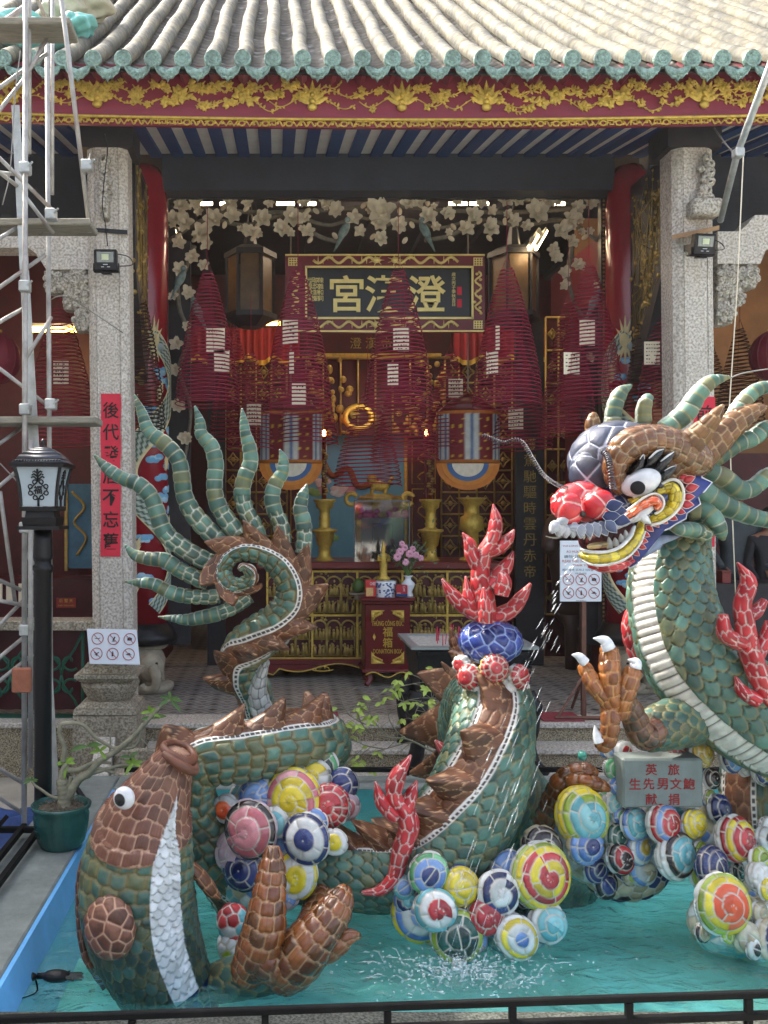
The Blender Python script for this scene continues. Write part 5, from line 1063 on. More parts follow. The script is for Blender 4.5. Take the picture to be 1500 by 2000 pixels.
def tubesurf(name, t, fn, mt, parent, nv, flat=1.0, cap=True, bulge=None):
    ph = np.linspace(0, 2 * PI, nv, endpoint=False); n = len(t.c)
    S_ = np.repeat(t.s[:, None], nv, 1); U_ = np.repeat(t.u[:, None], nv, 1); PH = np.repeat(ph[None], n, 0); RR = np.repeat(t.r[:, None], nv, 1)
    c, h = fn(S_, U_, PH, RR)
    cs, sn = np.cos(PH)[..., None], np.sin(PH)[..., None]
    rad = (RR + h * np.clip(RR / .03, .15, 1))[..., None]
    V = t.c[:, None] + rad * (cs * t.N[:, None] + sn * flat * t.B[:, None])
    idx = np.arange(n * nv).reshape(n, nv); Fq = np.stack([idx[:-1], np.roll(idx, -1, 1)[:-1], np.roll(idx, -1, 1)[1:], idx[1:]], -1).reshape(-1, 4)
    V = V.reshape(-1, 3); c = c.reshape(-1, 3); k = n * nv
    V = np.vstack([V, t.c[0], t.c[-1]]); c = np.vstack([c, c[0], c[k - 1]])
    c0 = np.stack([np.full(nv, k), np.roll(idx[0], -1), idx[0], idx[0]], -1); c1 = np.stack([np.full(nv, k + 1), idx[-1], np.roll(idx[-1], -1), np.roll(idx[-1], -1)], -1)
    tri = np.vstack([c0, c1])[:, :3]
    Fl = [tuple(x) for x in Fq.tolist()] + [tuple(x) for x in tri.tolist()]
    return mesh_obj(name, V, Fl, mt, parent, True, c)
RES = .0042
def ncount(L): return int(max(12, L / RES))
def plume(name, ctrl, parent, pal=GRN, grout='#c3ccc4', mt=None, d=None, flat=.8, per0=2, rim=np.array(C('#8a8148'))):
    if d is not None: ctrl = [(a, b, d, r_) for a, b, r_ in ctrl]
    t0 = frame(ctrl, 40); t = frame(ctrl, ncount(t0.L)); nv = 64; sd = random.randint(0, 999)
    def fn(S_, U_, PH, RR):
        v = PH / (2 * PI); big = (RR > .9 * t.r.max()) & (S_ > .66 * t.L)
        u = U_ / 1.15 + sd
        c1, h1 = tiles(u, v * per0 + .5, pal, grout, per0, .14, 0, (.02, .08), .011, .3, sd, rim, .25)
        c2, h2 = scales(u * 1.1, v * 6, pal, grout, 6, 'brick', .010, .3, sd + 3, rim, 0)
        ed = sms(.86, .97, np.abs(np.sin(PH)))       # pale grout along the two edges
        b3 = big[..., None]; c = np.where(b3, c2, c1); h = np.where(big, h2, h1)
        c = lerp(c, np.broadcast_to(np.array(C('#b9c7c4')), c.shape), ed * .55 * (~big))
        return c, h
    return tubesurf(name, t, fn, mt or MT['ceramic'], parent, nv, flat)
def flame(name, strokes, parent, d, flat=.7):
    """red flame-shaped mosaic: several tapering strokes, each a sub-part of the first"""
    first = None
    for st_ in strokes:
        ctrl = [(a, b, d + (e[0] if e else 0), r_) for a, b, r_, *e in st_]
        t0 = frame(ctrl, 30); t = frame(ctrl, ncount(t0.L)); sd = random.randint(0, 999)
        def fn(S_, U_, PH, RR):
            return tiles(S_ / .052 + sd, PH / (2 * PI) * 7, REDC, '#d8c8c0', 7, .5, .5, (.05, .13), .008, .2, sd)
        o = tubesurf(name if first is None else 'flame_tongue', t, fn, MT['ceramic'], parent if first is None else first, 44, flat)
        first = first or o
    return first
def fin(name, t, hfn, parent, pal=BRN, grout='#bd9671', th=.45, lean=.6, sd=5, base=.85, w0=(.03, .09), push=None):
    n = len(t.c); m_ = 56; w = np.linspace(-1, 1, m_); aw = 1 - np.abs(w)          # 0 at base, 1 at tip
    hh = hfn(t.s)
    Wm = np.repeat(aw[None], n, 0); sg = np.sign(w)[None]
    c, h = tiles(np.repeat(t.s[:, None], m_, 1) / .040 + sd, (Wm * hh[:, None] + .0) / .034 + sg * 7, pal, grout, None, .45, .5, w0, .007, .35, sd, None, .2, 0, 4)
    out = t.r[:, None] * base + hh[:, None] * Wm
    side = sg * (t.r[:, None] * th * (1 - Wm) ** .8 + .004) + sg * h * .8
    V = t.c[:, None] + out[..., None] * t.N[:, None] + side[..., None] * t.B[:, None] + (lean * hh[:, None] * Wm ** 1.6)[..., None] * t.T[:, None]
    if push is not None: V = V + (hh[:, None] * Wm ** 1.3)[..., None] * np.array(push)
    return mesh_obj(name, V, quads(np.arange(n * m_).reshape(n, m_)), MT['ceramic'], parent, True, c.reshape(-1, 3))
def spikes(period, lo, hi, ph=0, pw=1.6):
    def f(s):
        x = (s / period + ph) % 1.0
        return lo + (hi - lo) * np.where(x < .75, (x / .75) ** pw, ((1 - x) / .25))
    return f
def body(name, ctrl, ridge, parent, finw=.5, stripe=.16, belly=None, cell=.062, pal=GRN, mt=None, sd=1, ov=.004, ribs=None, fincol=BRN, mode='brick'):
    t0 = frame(ctrl, 60, ridge); t = frame(ctrl, ncount(t0.L), ridge); rm = t.r.mean()
    per = max(8, int(round(2 * PI * rm / cell / 2)) * 2); nv = int(max(64, min(230, 2 * PI * t.r.max() / RES)))
    def fn(S_, U_, PH, RR):
        v = PH / (2 * PI) * per; a = np.where(PH > PI, 2 * PI - PH, PH)
        c, h = scales((S_ if mode == 'fish' else S_ * 1.0) / cell * (1.25 if mode == 'fish' else .95) + sd, v, pal, '#6e6548', per, mode, .017, .3, sd, np.array(C('#8f8353')), ov)
        if finw:
            cb, hb = tiles(S_ / .05, v * cell / .045, fincol, '#9c7656', None, .35, .5, (.04, .13), .006, .25, sd + 9, None, .2, 0, 3)
            m1 = a < finw; c = np.where(m1[..., None], cb, c); h = np.where(m1, hb, h)
            m2 = (a >= finw) & (a < finw + stripe)
            q = (a - finw) / stripe; dash = (np.abs(q - .55) < .24) & (np.abs(((S_ / .021) % 1) - .5) < .36)
            cs_ = np.where(dash[..., None], np.array(C('#3b3632')), np.array(C('#d6d4cd'))); c = np.where(m2[..., None], cs_, c); h = np.where(m2, .006 + 0 * h, h)
        if belly:
            m3 = a > PI - belly; f_ = ((S_ / (ribs or .04)) % 1)
            cw = np.where((f_ < .1)[..., None], np.array(C('#77726a')), np.array(C('#d4d2ca'))); c = np.where(m3[..., None], cw, c); h = np.where(m3, .012 * np.sqrt(np.clip(1 - (2 * f_ - 1) ** 2, 0, 1)), h)
        return c, h
    return tubesurf(name, t, fn, mt or MT['ceramic'], parent, nv), t
def limb(name, ctrl, parent, pal, grout, cell=.05, mt=None, flat=1, d=None, ov=0, rim=None, dome=.008, weave=3, jit=.3):
    if d is not None: ctrl = [(a, b, d, r_) for a, b, r_ in ctrl]
    t0 = frame(ctrl, 40); t = frame(ctrl, ncount(t0.L)); rm = t.r.mean(); per = max(4, int(round(2 * PI * rm / cell / 2)) * 2); sd = random.randint(0, 99)
    nv = int(max(40, min(170, 2 * PI * t.r.max() / RES)))
    def fn(S_, U_, PH, RR):
        v = PH / (2 * PI) * per; c, h = scales(S_ / cell + sd, v, pal, grout, per, 'fish' if ov else 'brick', dome, .3, sd, rim, ov)
        if weave: c = c * (1 - .2 * (np.sin(v * weave * 2 * PI) > .65) - .1 * (np.sin(S_ / cell * weave * 2 * PI) > .8))[..., None]
        return c, h
    return tubesurf(name, t, fn, mt or MT['glossy'], parent, nv, flat)
def talon(ctrl, parent, d, name='talon'):
    c2 = [(a, b, d, r_) for a, b, r_ in ctrl]; t = frame(c2, 24)
    def fn(S_, U_, PH, RR): return np.broadcast_to(np.array(C('#d5dade')), PH.shape + (3,)) * (1 - .06 * np.sin(S_ * 300))[..., None], 0 * PH
    return tubesurf(name, t, fn, MT['glossy'], parent, 20)
def z2(off, k, pts):      # zoomed crop coordinates -> photograph pixels; radii (3rd value) scaled too
    return [(off[0] + a / k, off[1] + b / k, *[r_ / k if i == 0 else r_ for i, r_ in enumerate(rest)]) for a, b, *rest in pts]
# ---- spiral cloud balls
def ball(name, px, py, r_px, d, cols, parent, face=(0, .15, 1), sq=.8, spiral=True, bands=None, mt=None, outer='w', cell=.085, grout='#cdc7b8', xs=1):
    """dome of mosaic bands: cols lists palette letters from the middle outwards"""
    c0 = P(px, py, d); r = M(r_px, d); fwd = np.array([face[0], -face[2], face[1]], float); fwd /= np.linalg.norm(fwd)
    rt = np.cross(fwd, (0, 0, 1)); rt /= np.linalg.norm(rt); up = np.cross(rt, fwd); ra = random.uniform(0, 2 * PI); rt, up = rt * math.cos(ra) + up * math.sin(ra), up * math.cos(ra) - rt * math.sin(ra)
    nth = int(max(30, r * 2.4 / .0045)); nph = int(max(48, 2 * PI * r / .0050)); th = np.linspace(.001, PI * .93, nth); ph = np.linspace(0, 2 * PI, nph, endpoint=False)
    TH, PH = np.meshgrid(th, ph, indexing='ij'); nb = len(cols); tmax = 1.42; dth = tmax / nb
    ww = random.uniform(0, 6); THw = TH * (1 + .10 * np.sin(PH + ww) * np.clip(1.6 - TH, 0, 1)) + .03 * np.sin(3 * PH + ww * 2) * np.clip(TH, 0, 1)
    b = THw / dth - (PH / (2 * PI) if spiral else 0) + (.35 if spiral else 0); k = np.clip(np.floor(b), -1, 40).astype(int); fb = b - np.floor(b)
    kk = np.clip(k, 0, nb); tc_ = (np.clip(k, 0, 40) + .5) * dth
    ncell = np.maximum(3, np.round(2 * PI * np.sin(np.minimum(tc_, PI / 2)) * r / cell)); ncell = np.where(k <= 0, 2, ncell)
    sd = random.random() * 50; cc = PH / (2 * PI) * ncell + hsh(k * 1., k * 0., sd); fc = cc - np.floor(cc); cid = np.mod(np.floor(cc), ncell)
    e1 = np.minimum(fb, 1 - fb) * dth * r; e2 = np.minimum(fc, 1 - fc) * 2 * PI * r * np.sin(TH) / ncell
    solo = random.random() < .55; e2 = np.where((k <= 0) & solo, 1, e2); e1 = np.where(k < 0, 1, e1); e = np.minimum(e1, np.where((k <= 0) & spiral & (TH < dth * .5), 1, e2)); mk = sms(.0008, .0042, e)
    A = hsh(k * 1., cid, sd); Bq = hsh(k * 1., cid, sd + 1); col = np.zeros(TH.shape + (3,)); pals = [PAL[x] for x in cols] + [PAL[outer]]
    for i, p_ in enumerate(pals): col = np.where((kk == i)[..., None], pick(p_, A), col)
    col = col * (.86 + .28 * Bq)[..., None]
    if outer in 'wt':    # inked feather edge on the outermost pale tiles
        fe = (kk >= nb) & (fb < .3 + .12 * np.sin(PH * 90)) & (Bq > .62); col = np.where(fe[..., None], col * .28, col)
    col = lerp(np.broadcast_to(np.array(C(grout)), col.shape), col, mk)
    hgt = .009 * mk * np.clip(e / .03, 0, 1) ** .5
    step = .16 * r * np.clip(1 - k / max(nb, 1), 0, 1) * np.where(k < nb, 1, 0) * (0.55 if spiral else .4)
    R_ = r + hgt
    x = R_ * np.sin(TH) * np.cos(PH) * xs; y = R_ * np.sin(TH) * np.sin(PH); z = (R_ * np.cos(TH)) * sq + step
    V = c0 + x[..., None] * rt + y[..., None] * up + z[..., None] * fwd
    idx = np.arange(nth * nph).reshape(nth, nph); Fq = np.stack([idx[:-1], idx[1:], np.roll(idx, -1, 1)[1:], np.roll(idx, -1, 1)[:-1]], -1).reshape(-1, 4)
    return mesh_obj(name, V, Fq, mt or MT['glossy'], parent, True, col.reshape(-1, 3) * .88)
def mos_ell(name, c0, rx, ry, rz, pal, grout, parent, cell=.06, mt=None, rot=None, jit=.5, dome=.007, sd=3, fn=None, th0=.001, th1=PI - .001, shade=.3, pole=2, weave=0):
    nth = int(max(24, PI * max(rx, ry, rz) / RES)); nph = int(max(40, 2 * PI * max(rx, ry, rz) / RES))
    th = np.linspace(th0, th1, nth); ph = np.linspace(0, 2 * PI, nph, endpoint=False); TH, PH = np.meshgrid(th, ph, indexing='ij')
    rm = (rx + ry + rz) / 3; D0 = np.stack([rx * np.sin(TH) * np.cos(PH), ry * np.sin(TH) * np.sin(PH), rz * np.cos(TH)], -1)
    if cell < .4:      # hand-broken tiles: Voronoi cells of jittered points spread over the surface
        rs = np.random.RandomState(int(abs(sd * 97)) + 5); N_ = int(np.clip(4 * PI * rm * rm / cell ** 2 * 1.15, 6, 420)); i_ = np.arange(N_) + .5
        tt = np.arccos(1 - 2 * i_ / N_) + rs.normal(0, .35 / math.sqrt(N_), N_); pp_ = PI * (1 + 5 ** .5) * i_ + rs.normal(0, .5 / math.sqrt(N_), N_)
        Q = np.stack([rx * np.sin(tt) * np.cos(pp_), ry * np.sin(tt) * np.sin(pp_), rz * np.cos(tt)], -1).astype(np.float32); d1 = np.full(TH.shape, 9., np.float32); d2 = d1.copy(); cid = np.zeros(TH.shape); D32 = D0.astype(np.float32)
        for q in range(N_):
            dd = np.sqrt(((D32 - Q[q]) ** 2).sum(-1)); c_ = dd < d1; d2 = np.where(c_, d1, np.minimum(d2, dd)); cid = np.where(c_, q, cid); d1 = np.where(c_, dd, d1)
        e = (d2 - d1) * .5; u = D0[..., 2] / cell; fc = D0[..., 0] / cell
    else: e = np.full(TH.shape, 1.); cid = np.zeros(TH.shape); u = TH; fc = PH
    ring = cid * 0; mk = sms(.0010, .0040, e)
    A = hsh(ring, cid, sd + 1); B = hsh(ring, cid, sd + 2); c = pick(pal, A) * (1 - shade / 2 + shade * B)[..., None]
    if weave: c = c * (1 - .2 * (np.sin(u * weave * 2 * PI) > .7) - .1 * (np.sin(fc * weave * 2 * PI) > .8))[..., None]
    if fn: c, mk = fn(TH, PH, c, mk)
    c = lerp(np.broadcast_to(np.array(C(grout)), c.shape), c, mk)
    h = dome * mk * np.clip(e / .02, 0, 1) ** .5
    D = np.stack([(rx + h) * np.sin(TH) * np.cos(PH), (ry + h) * np.sin(TH) * np.sin(PH), (rz + h) * np.cos(TH)], -1)
    if rot is not None: D = D @ np.asarray(rot).T
    V = D + np.array(c0)
    idx = np.arange(nth * nph).reshape(nth, nph); Fq = np.stack([idx[:-1], idx[1:], np.roll(idx, -1, 1)[1:], np.roll(idx, -1, 1)[:-1]], -1).reshape(-1, 4)
    return mesh_obj(name, V, Fq, mt or MT['ceramic'], parent, True, c.reshape(-1, 3))
TOCAM = rotm((1, 0, 0), PI / 2)      # +z pole turned to face the camera (-y)

# ------------------------------------------------------------------ the leaping carp
CD = 3.42
CP = thing('carp_statue', 'mosaic carp leaping upright from the water with brown head and pale belly', 'fish statue', (P(380, 1940, CD)[0], CD, 0))
ctr = z2((100, 1350), 2.308, [(572, 262, 60, CD), (545, 330, 98, CD), (490, 450, 150, CD), (432, 590, 208, CD), (395, 760, 248, CD), (388, 920, 256, CD), (415, 1080, 248, CD), (478, 1240, 222, CD), (535, 1360, 198, CD), (570, 1470, 185, CD)])
ctr = [(a, b, d_, r_) for a, b, r_, d_ in ctr]
rid = [(.75, 0, 1)] * len(ctr)       # the belly faces right and towards the camera
rid = [(.62 - .03 * i * 0, 0, .8) for i in range(len(ctr))]
t0 = frame(ctr, 60, rid); tc = frame(ctr, ncount(t0.L), rid)
def carpfn(S_, U_, PH, RR):
    a = np.where(PH > PI, PH - 2 * PI, PH); per = 26; v = PH / (2 * PI) * per
    c, h = scales(S_ / .043, v, cl('#3c5d54', '#335149', '#466860', '#2d4641', '#4d5844'), '#7d7658', per, 'fish', .011, .35, 3, np.array(C('#857b4c')), .008)
    cu_, hu_ = scales(S_ / .052, v * .8, cl('#4b7065', '#42665c', '#577d70', '#616b50'), '#8c8462', None, 'brick', .014, .35, 4, np.array(C('#8d8450')), .0)
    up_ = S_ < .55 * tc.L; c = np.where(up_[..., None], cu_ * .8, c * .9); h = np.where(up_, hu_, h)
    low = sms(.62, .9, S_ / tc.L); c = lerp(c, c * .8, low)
    # brown head with a rounded gill edge
    edge = .34 * tc.L + .075 * np.cos(np.clip((a - 1.1) * 1.25, -PI, PI)) - .03
    hd = S_ < edge
    ch, hh = scales(S_ / .05 + .35 * np.sin(a * 3), v * .75, CARPB, '#b8937a', None, 'brick', .006, .3, 5, None, .0)
    ch = ch * (1 - .16 * (np.sin(v * .75 * 5 * 2 * PI) > .6))[..., None]
    rimm = (np.abs(S_ - edge) < .007); ch = np.where(rimm[..., None], np.array(C('#9a755c')), ch); hh = np.where(hd & (S_ > edge - .05), hh + .012, hh)
    c = np.where(hd[..., None], ch, c); h = np.where(hd, hh, h)
    bw_ = np.clip((S_ - .12 * tc.L) / (.22 * tc.L), 0, 1) * .30; bel = (np.abs(a - .02) < bw_)
    cbw, hbw = scales(S_ / .034, PH * RR / .040, WHT, '#83868a', None, 'fish', .006, .08, 8, None, .009)
    c = np.where(bel[..., None], cbw * np.array([.93, .97, 1.02]), c); h = np.where(bel, hbw, h)
    basem = (S_ > .895 * tc.L) & (a > -.75) & (a < 1.2)
    cbz, hbz = tiles(S_ / .05, v * .7, cl('#17366e', '#1d4482', '#122a58', '#2a3c34'), '#a9ab98', None, .5, .5, (.05, .12), .005, .3, 2)
    c = np.where(basem[..., None], cbz, c); h = np.where(basem, hbz, h)
    return c, h
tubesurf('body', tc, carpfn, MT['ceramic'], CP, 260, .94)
def plain(col, ring=None):
    def f(S_, U_, PH, RR): return np.broadcast_to(np.array(C(col)), PH.shape + (3,)) * (.95 + .1 * np.sin(S_ * 60 + PH * 3))[..., None], .0 * PH
    return f
lip = [(100 + a / 2.308, 1350 + b / 2.308, CD + dd, r_) for a, b, dd, r_ in [(510, 236, -.03, 6), (560, 232, .05, 6), (620, 256, .05, 7), (642, 305, -.01, 9), (600, 318, -.07, 10), (545, 292, -.08, 10), (508, 258, -.06, 8), (510, 238, -.03, 6)]]
tubesurf('lip', frame(lip, 60), plain('#6b4231'), MT['ceramic'], CP, 20)
lip2 = [(100 + a / 2.308, 1350 + b / 2.308, CD + dd, r_) for a, b, dd, r_ in [(505, 280, -.09, 6), (548, 312, -.11, 9), (600, 345, -.11, 10), (645, 360, -.07, 9), (650, 330, -.02, 6)]]
tubesurf('lip', frame(lip2, 30), plain('#6b4231'), MT['ceramic'], CP, 20)
def eyefn(TH, PH, c, mk): 
    p_ = TH < .62; c = np.where(p_[..., None], np.array(C('#15171a')), np.array(C('#d3d6d8'))); return c, np.ones_like(mk)
ec = P(256, 1533, 3.40) + np.array([0, -.155, 0])
mos_ell('eye', ec, M(22, 3.3), M(22, 3.3), .032, WHT, '#ffffff', CP, rot=rotm((0, 0, 1), -.45) @ TOCAM, fn=eyefn, mt=MT['glossy'], dome=0)
mos_ell('side_fin', P(234, 1763, 3.40) + np.array([0, -.205, 0]), M(51, 3.25), M(59, 3.25), .055, CARPB, '#c39a80', CP, .05, rot=rotm((0, 0, 1), -.35) @ TOCAM, weave=4)
limb('side_fin', [(372, 1690, 14), (392, 1712, 22), (412, 1738, 20), (430, 1755, 6)], CP, BRN, '#b88a63', .045, MT['ceramic'], .5, CD + .02)
dors = [(212, 1600, CD + .07, 10), (166, 1680, CD + .1, 12), (156, 1760, CD + .1, 12), (166, 1860, CD + .1, 11), (205, 1930, CD + .08, 8)]
limb('back_fin', [(a, b, d_, r_) for a, b, d_, r_ in dors], CP, CARPB, '#a9826a', .045, MT['ceramic'], .6)

# ------------------------------------------------------------------ the dragon
DR = thing('dragon_statue', 'long mosaic dragon with green scales coiling over the turquoise pond', 'dragon statue', (P(950, 1700, 4.0)[0], 4.0, 0))
# looped body that crosses behind the carp
U = (0, 1, .25)
loop, tl = body('body_loop', [(505, 1830, 4.15, 50), (470, 1745, 4.08, 52), (415, 1660, 3.98, 52), (365, 1560, 3.9, 52), (385, 1488, 3.88, 52), (470, 1468, 3.92, 54), (560, 1455, 4.0, 56), (612, 1455, 4.14, 57), (622, 1450, 4.34, 56), (580, 1440, 4.5, 54), (530, 1435, 4.58, 50), (500, 1420, 4.6, 46)],
    [(-.3, .2, 1), (-.6, .5, .8), (-.8, .7, .5), (-.6, 1, .3), (-.15, 1, .2), U, U, U, U, U, (0, 1, .3), (-.3, .8, .6)], DR, .42, .2, None, .056, sd=11)
ta = Tube(); i0, i1 = int(len(tl.c) * .24), int(len(tl.c) * .83)
for k in ('c', 'r', 'T', 'N', 'B'): setattr(ta, k, getattr(tl, k)[i0:i1])
ta.s = tl.s[i0:i1] - tl.s[i0]
fin('back_crest', ta, spikes(.17, .02, .125, .2), loop, lean=.45)
# tail rising into the spiral
def tz(pts): return [(150 + a / 2.727, 750 + b / 2.727, d_, r_ / 2.727) for a, b, d_, r_ in pts]
tctl = tz([(965, 1770, 4.58, 80), (935, 1640, 4.5, 88), (885, 1540, 4.44, 98), (885, 1440, 4.40, 106), (960, 1355, 4.34, 104), (1080, 1270, 4.30, 98), (1150, 1170, 4.28, 88), (1150, 1060, 4.27, 80), (1085, 955, 4.27, 68), (985, 895, 4.26, 54), (880, 880, 4.25, 46), (800, 925, 4.24, 42), (770, 1000, 4.22, 40), (800, 1065, 4.18, 38), (865, 1085, 4.14, 36), (925, 1050, 4.10, 32), (925, 1000, 4.07, 26), (885, 975, 4.05, 18), (862, 990, 4.04, 8)])
trid = [(-.9, 0, .5), (-1, 0, .45), (-1, 0, .6), (-.9, -.2, .9), (-.1, -.5, 1), (.55, -.55, 1), (1, -.3, .75), (1, .05, .55), (.8, .7, .5), (.35, 1, .5), (-.2, 1, .5), (-.8, .6, .5), (-1, -.1, .5), (-.7, -.8, .5), (0, -1, .5), (.9, -.5, .5), (.8, .6, .5), (-.2, 1, .5), (-1, .2, .5)]
tail, tt_ = body('tail', tctl, trid, DR, .55, .30, None, .047, sd=23)
ta = Tube(); i0, i1 = int(len(tt_.c) * .13), int(len(tt_.c) * .93)
for k in ('c', 'r', 'T', 'N', 'B'): setattr(ta, k, getattr(tt_, k)[i0:i1])
ta.s = tt_.s[i0:i1] - tt_.s[i0]
fh = spikes(.105, .025, .115, .1, 1.3)
sc_ = np.interp(ta.s, [0, ta.s[-1] * .5, ta.s[-1] * .8, ta.s[-1]], [1.1, 1.0, .85, .3])
fin('tail_crest', ta, lambda s: fh(s) * sc_, tail, lean=.7, sd=31)
limb('belly_plate', [(512, 1390, 4.42, 34), (503, 1350, 4.40, 30), (508, 1318, 4.38, 22), (520, 1290, 4.36, 10)], tail, cl('#a9aca8', '#b7bab5'), '#6f736f', .05, MT['ceramic'], .6, weave=0)
TP = [
 [(92, 378, 5), (170, 455, 32), (250, 505, 36), (330, 535, 44), (395, 600, 46), (430, 690, 48), (470, 790, 52), (560, 870, 55), (660, 930, 55), (730, 960, 50)],
 [(308, 58, 5), (345, 150, 26), (385, 250, 36), (470, 320, 44), (540, 400, 45), (560, 500, 48), (575, 600, 48), (620, 690, 56), (690, 770, 58), (770, 850, 58)],
 [(628, 116, 5), (655, 200, 26), (665, 270, 34), (715, 330, 42), (740, 420, 45), (735, 500, 45), (735, 580, 46), (760, 660, 50), (810, 740, 56), (860, 810, 56)],
 [(880, 130, 4), (890, 200, 22), (900, 270, 29), (920, 340, 38), (925, 420, 42), (895, 500, 45), (880, 580, 47), (895, 660, 48), (930, 730, 50), (970, 820, 52)],
 [(1080, 347, 4), (1100, 400, 24), (1095, 470, 33), (1060, 530, 40), (1040, 600, 44), (1055, 680, 44), (1090, 760, 48), (1100, 850, 48)],
 [(1227, 532, 5), (1207, 590, 29), (1190, 660, 38), (1205, 730, 44), (1212, 800, 46), (1205, 900, 46)],
 [(255, 857, 5), (310, 910, 28), (380, 930, 35), (470, 940, 42), (540, 985, 44), (610, 1020, 48), (700, 1060, 48)],
 [(255, 1052, 4), (330, 1058, 23), (410, 1065, 32), (500, 1110, 38), (590, 1130, 40), (690, 1135, 42), (760, 1130, 42)],
 [(432, 1240, 3), (510, 1248, 19), (590, 1255, 30), (680, 1240, 38), (760, 1220, 40), (850, 1180, 42), (920, 1130, 42)]]
for q in TP: plume('tail_plume', [(150 + a / 2.727, 750 + b / 2.727, r_ / 2.727) for a, b, r_ in q], tail, d=4.36)
# low body and tall hump in the middle of the pond
hump, th_ = body('body_hump', [(540, 1720, 4.0, 40), (600, 1702, 3.94, 54), (670, 1702, 3.9, 62), (750, 1700, 3.88, 72), (840, 1668, 3.86, 84), (910, 1590, 3.86, 88), (948, 1500, 3.9, 82), (962, 1420, 4.0, 74), (962, 1380, 4.14, 72), (945, 1382, 4.34, 74), (930, 1430, 4.46, 74), (950, 1500, 4.54, 76), (1000, 1580, 4.6, 80), (1050, 1660, 4.66, 80), (1090, 1790, 4.7, 80)],
    [(-.2, 1, .2), (0, 1, .1), (0, 1, .1), (-.2, 1, .25), (-.8, .7, .5), (-.8, .45, .7), (-.5, .2, .9), (-.15, .3, 1), (-.2, 1, .6), (-.6, 1, -.1), (-1, .3, -.1), (-1, .2, -.1), (-.6, .8, 0), (-.4, .9, 0), (-.3, .9, 0)], DR, .38, .13, None, .056, sd=37, mode='fish')
ta = Tube(); i0, i1 = int(len(th_.c) * .10), int(len(th_.c) * .85)
for k in ('c', 'r', 'T', 'N', 'B'): setattr(ta, k, getattr(th_, k)[i0:i1])
ta.s = th_.s[i0:i1] - th_.s[i0]
fin('back_crest', ta, spikes(.17, .015, .125, .35, 1.4), hump, lean=-.2, sd=41, push=(-.75, .25, -.1))
for q in ([(900, 1290, 4.4, 22), (888, 1260, 4.4, 16), (880, 1226, 4.4, 3)], [(895, 1330, 4.42, 18), (878, 1312, 4.42, 12), (862, 1293, 4.42, 3)], [(890, 1385, 4.42, 20), (862, 1360, 4.42, 14), (836, 1335, 4.42, 3)]): limb('crest_spike', q, hump, BRN, '#b88a63', .04, MT['ceramic'], .6)
flame('red_flame_fin', [z2((650, 1450), 2.5, q) for q in ([(140, 735, 10), (230, 722, 28), (300, 655, 40), (330, 545, 55), (365, 425, 58), (345, 330, 58), (300, 265, 50), (312, 175, 50), (382, 62, 7)], [(310, 360, 52), (240, 290, 42), (208, 192, 7)], [(350, 330, 50), (382, 255, 36), (410, 188, 6)], [(370, 465, 45), (388, 390, 42), (387, 306, 8)])], DR, 3.70)
flame('red_flame_fin', [[(876, 1485, 12), (866, 1465, 14), (850, 1446, 3)]], DR, 4.3)
flame('red_flame_fin', [[(975, 1655, 10), (960, 1670, 10), (945, 1690, 4)]], DR, 3.86)
# hind claw lying in the front of the pond
def tube_scales(name, ctrl, parent, cell=.05, pal=GRND, ov=.003): return limb(name, ctrl, parent, pal, '#a5956a', cell, MT['ceramic'], 1, None, ov, np.array(C('#8f8350')), .010, 0, .22)
hl = tube_scales('hind_leg', [(385, 1930, 3.50, 26), (440, 1915, 3.42, 34), (500, 1900, 3.36, 38), (550, 1890, 3.34, 36)], DR)
for q in ([(545, 1905, 40), (575, 1878, 48), (600, 1848, 46), (640, 1800, 36), (664, 1760, 26), (676, 1733, 10)], [(480, 1905, 30), (500, 1868, 40), (515, 1820, 40), (524, 1760, 32), (531, 1700, 25), (534, 1652, 11)], [(560, 1880, 40), (520, 1870, 44), (490, 1850, 30)], [(590, 1860, 34), (645, 1848, 26), (680, 1830, 14), (702, 1828, 6)]):
    limb('claw_toe', [(a, b, 3.30 - .05 * math.sin(i * .8), r_) for i, (a, b, r_) in enumerate(q)], hl, CLAW, '#b28a62', .044)
limb('claw_toe', [(585, 1850, 3.55, 26), (615, 1800, 3.66, 30), (628, 1750, 3.8, 28), (640, 1705, 3.88, 26)], hl, CLAW, '#b28a62', .044)
# front neck: rises on the right and carries the head
B_ = (.75, .35, -.35)
neck, tn = body('neck', [(1322, 1010, 4.12, 52), (1312, 1090, 4.08, 64), (1312, 1180, 4.02, 75), (1345, 1275, 3.96, 84), (1415, 1355, 3.92, 90), (1510, 1415, 3.9, 92), (1640, 1450, 3.9, 92), (1760, 1500, 4.0, 90), (1800, 1620, 4.1, 90), (1790, 1780, 4.15, 90)],
    [(.9, .0, -.5), (.95, .0, -.55), (.95, .1, -.55), (.8, .55, -.65), (.6, .8, -.8), (.4, .9, -.75), (.2, .95, -.6), (.7, .7, -.4), (1, .2, -.3), (1, 0, -.3)], DR, 0, 0, .32, .060, ov=.007, sd=53, ribs=.027, mode='fish')
flame('red_flame_fin', [z2((1050, 1050), 3.333, q) for q in ([(1300, 162, 9), (1372, 285, 55), (1335, 420, 62), (1345, 540, 70), (1370, 700, 78), (1420, 850, 80), (1480, 1000, 70), (1530, 1090, 40)], [(1340, 690, 70), (1225, 630, 58), (1205, 500, 34)], [(1370, 500, 60), (1420, 480, 50), (1478, 405, 24)], [(1430, 1060, 60), (1335, 1000, 48), (1288, 905, 8)], [(1400, 800, 60), (1480, 660, 50), (1500, 540, 20)])], DR, 3.70)
flame('red_flame_fin', [[(1285, 1340, 8), (1262, 1300, 18), (1240, 1270, 18), (1228, 1225, 16), (1232, 1180, 6)]], DR, 4.06)
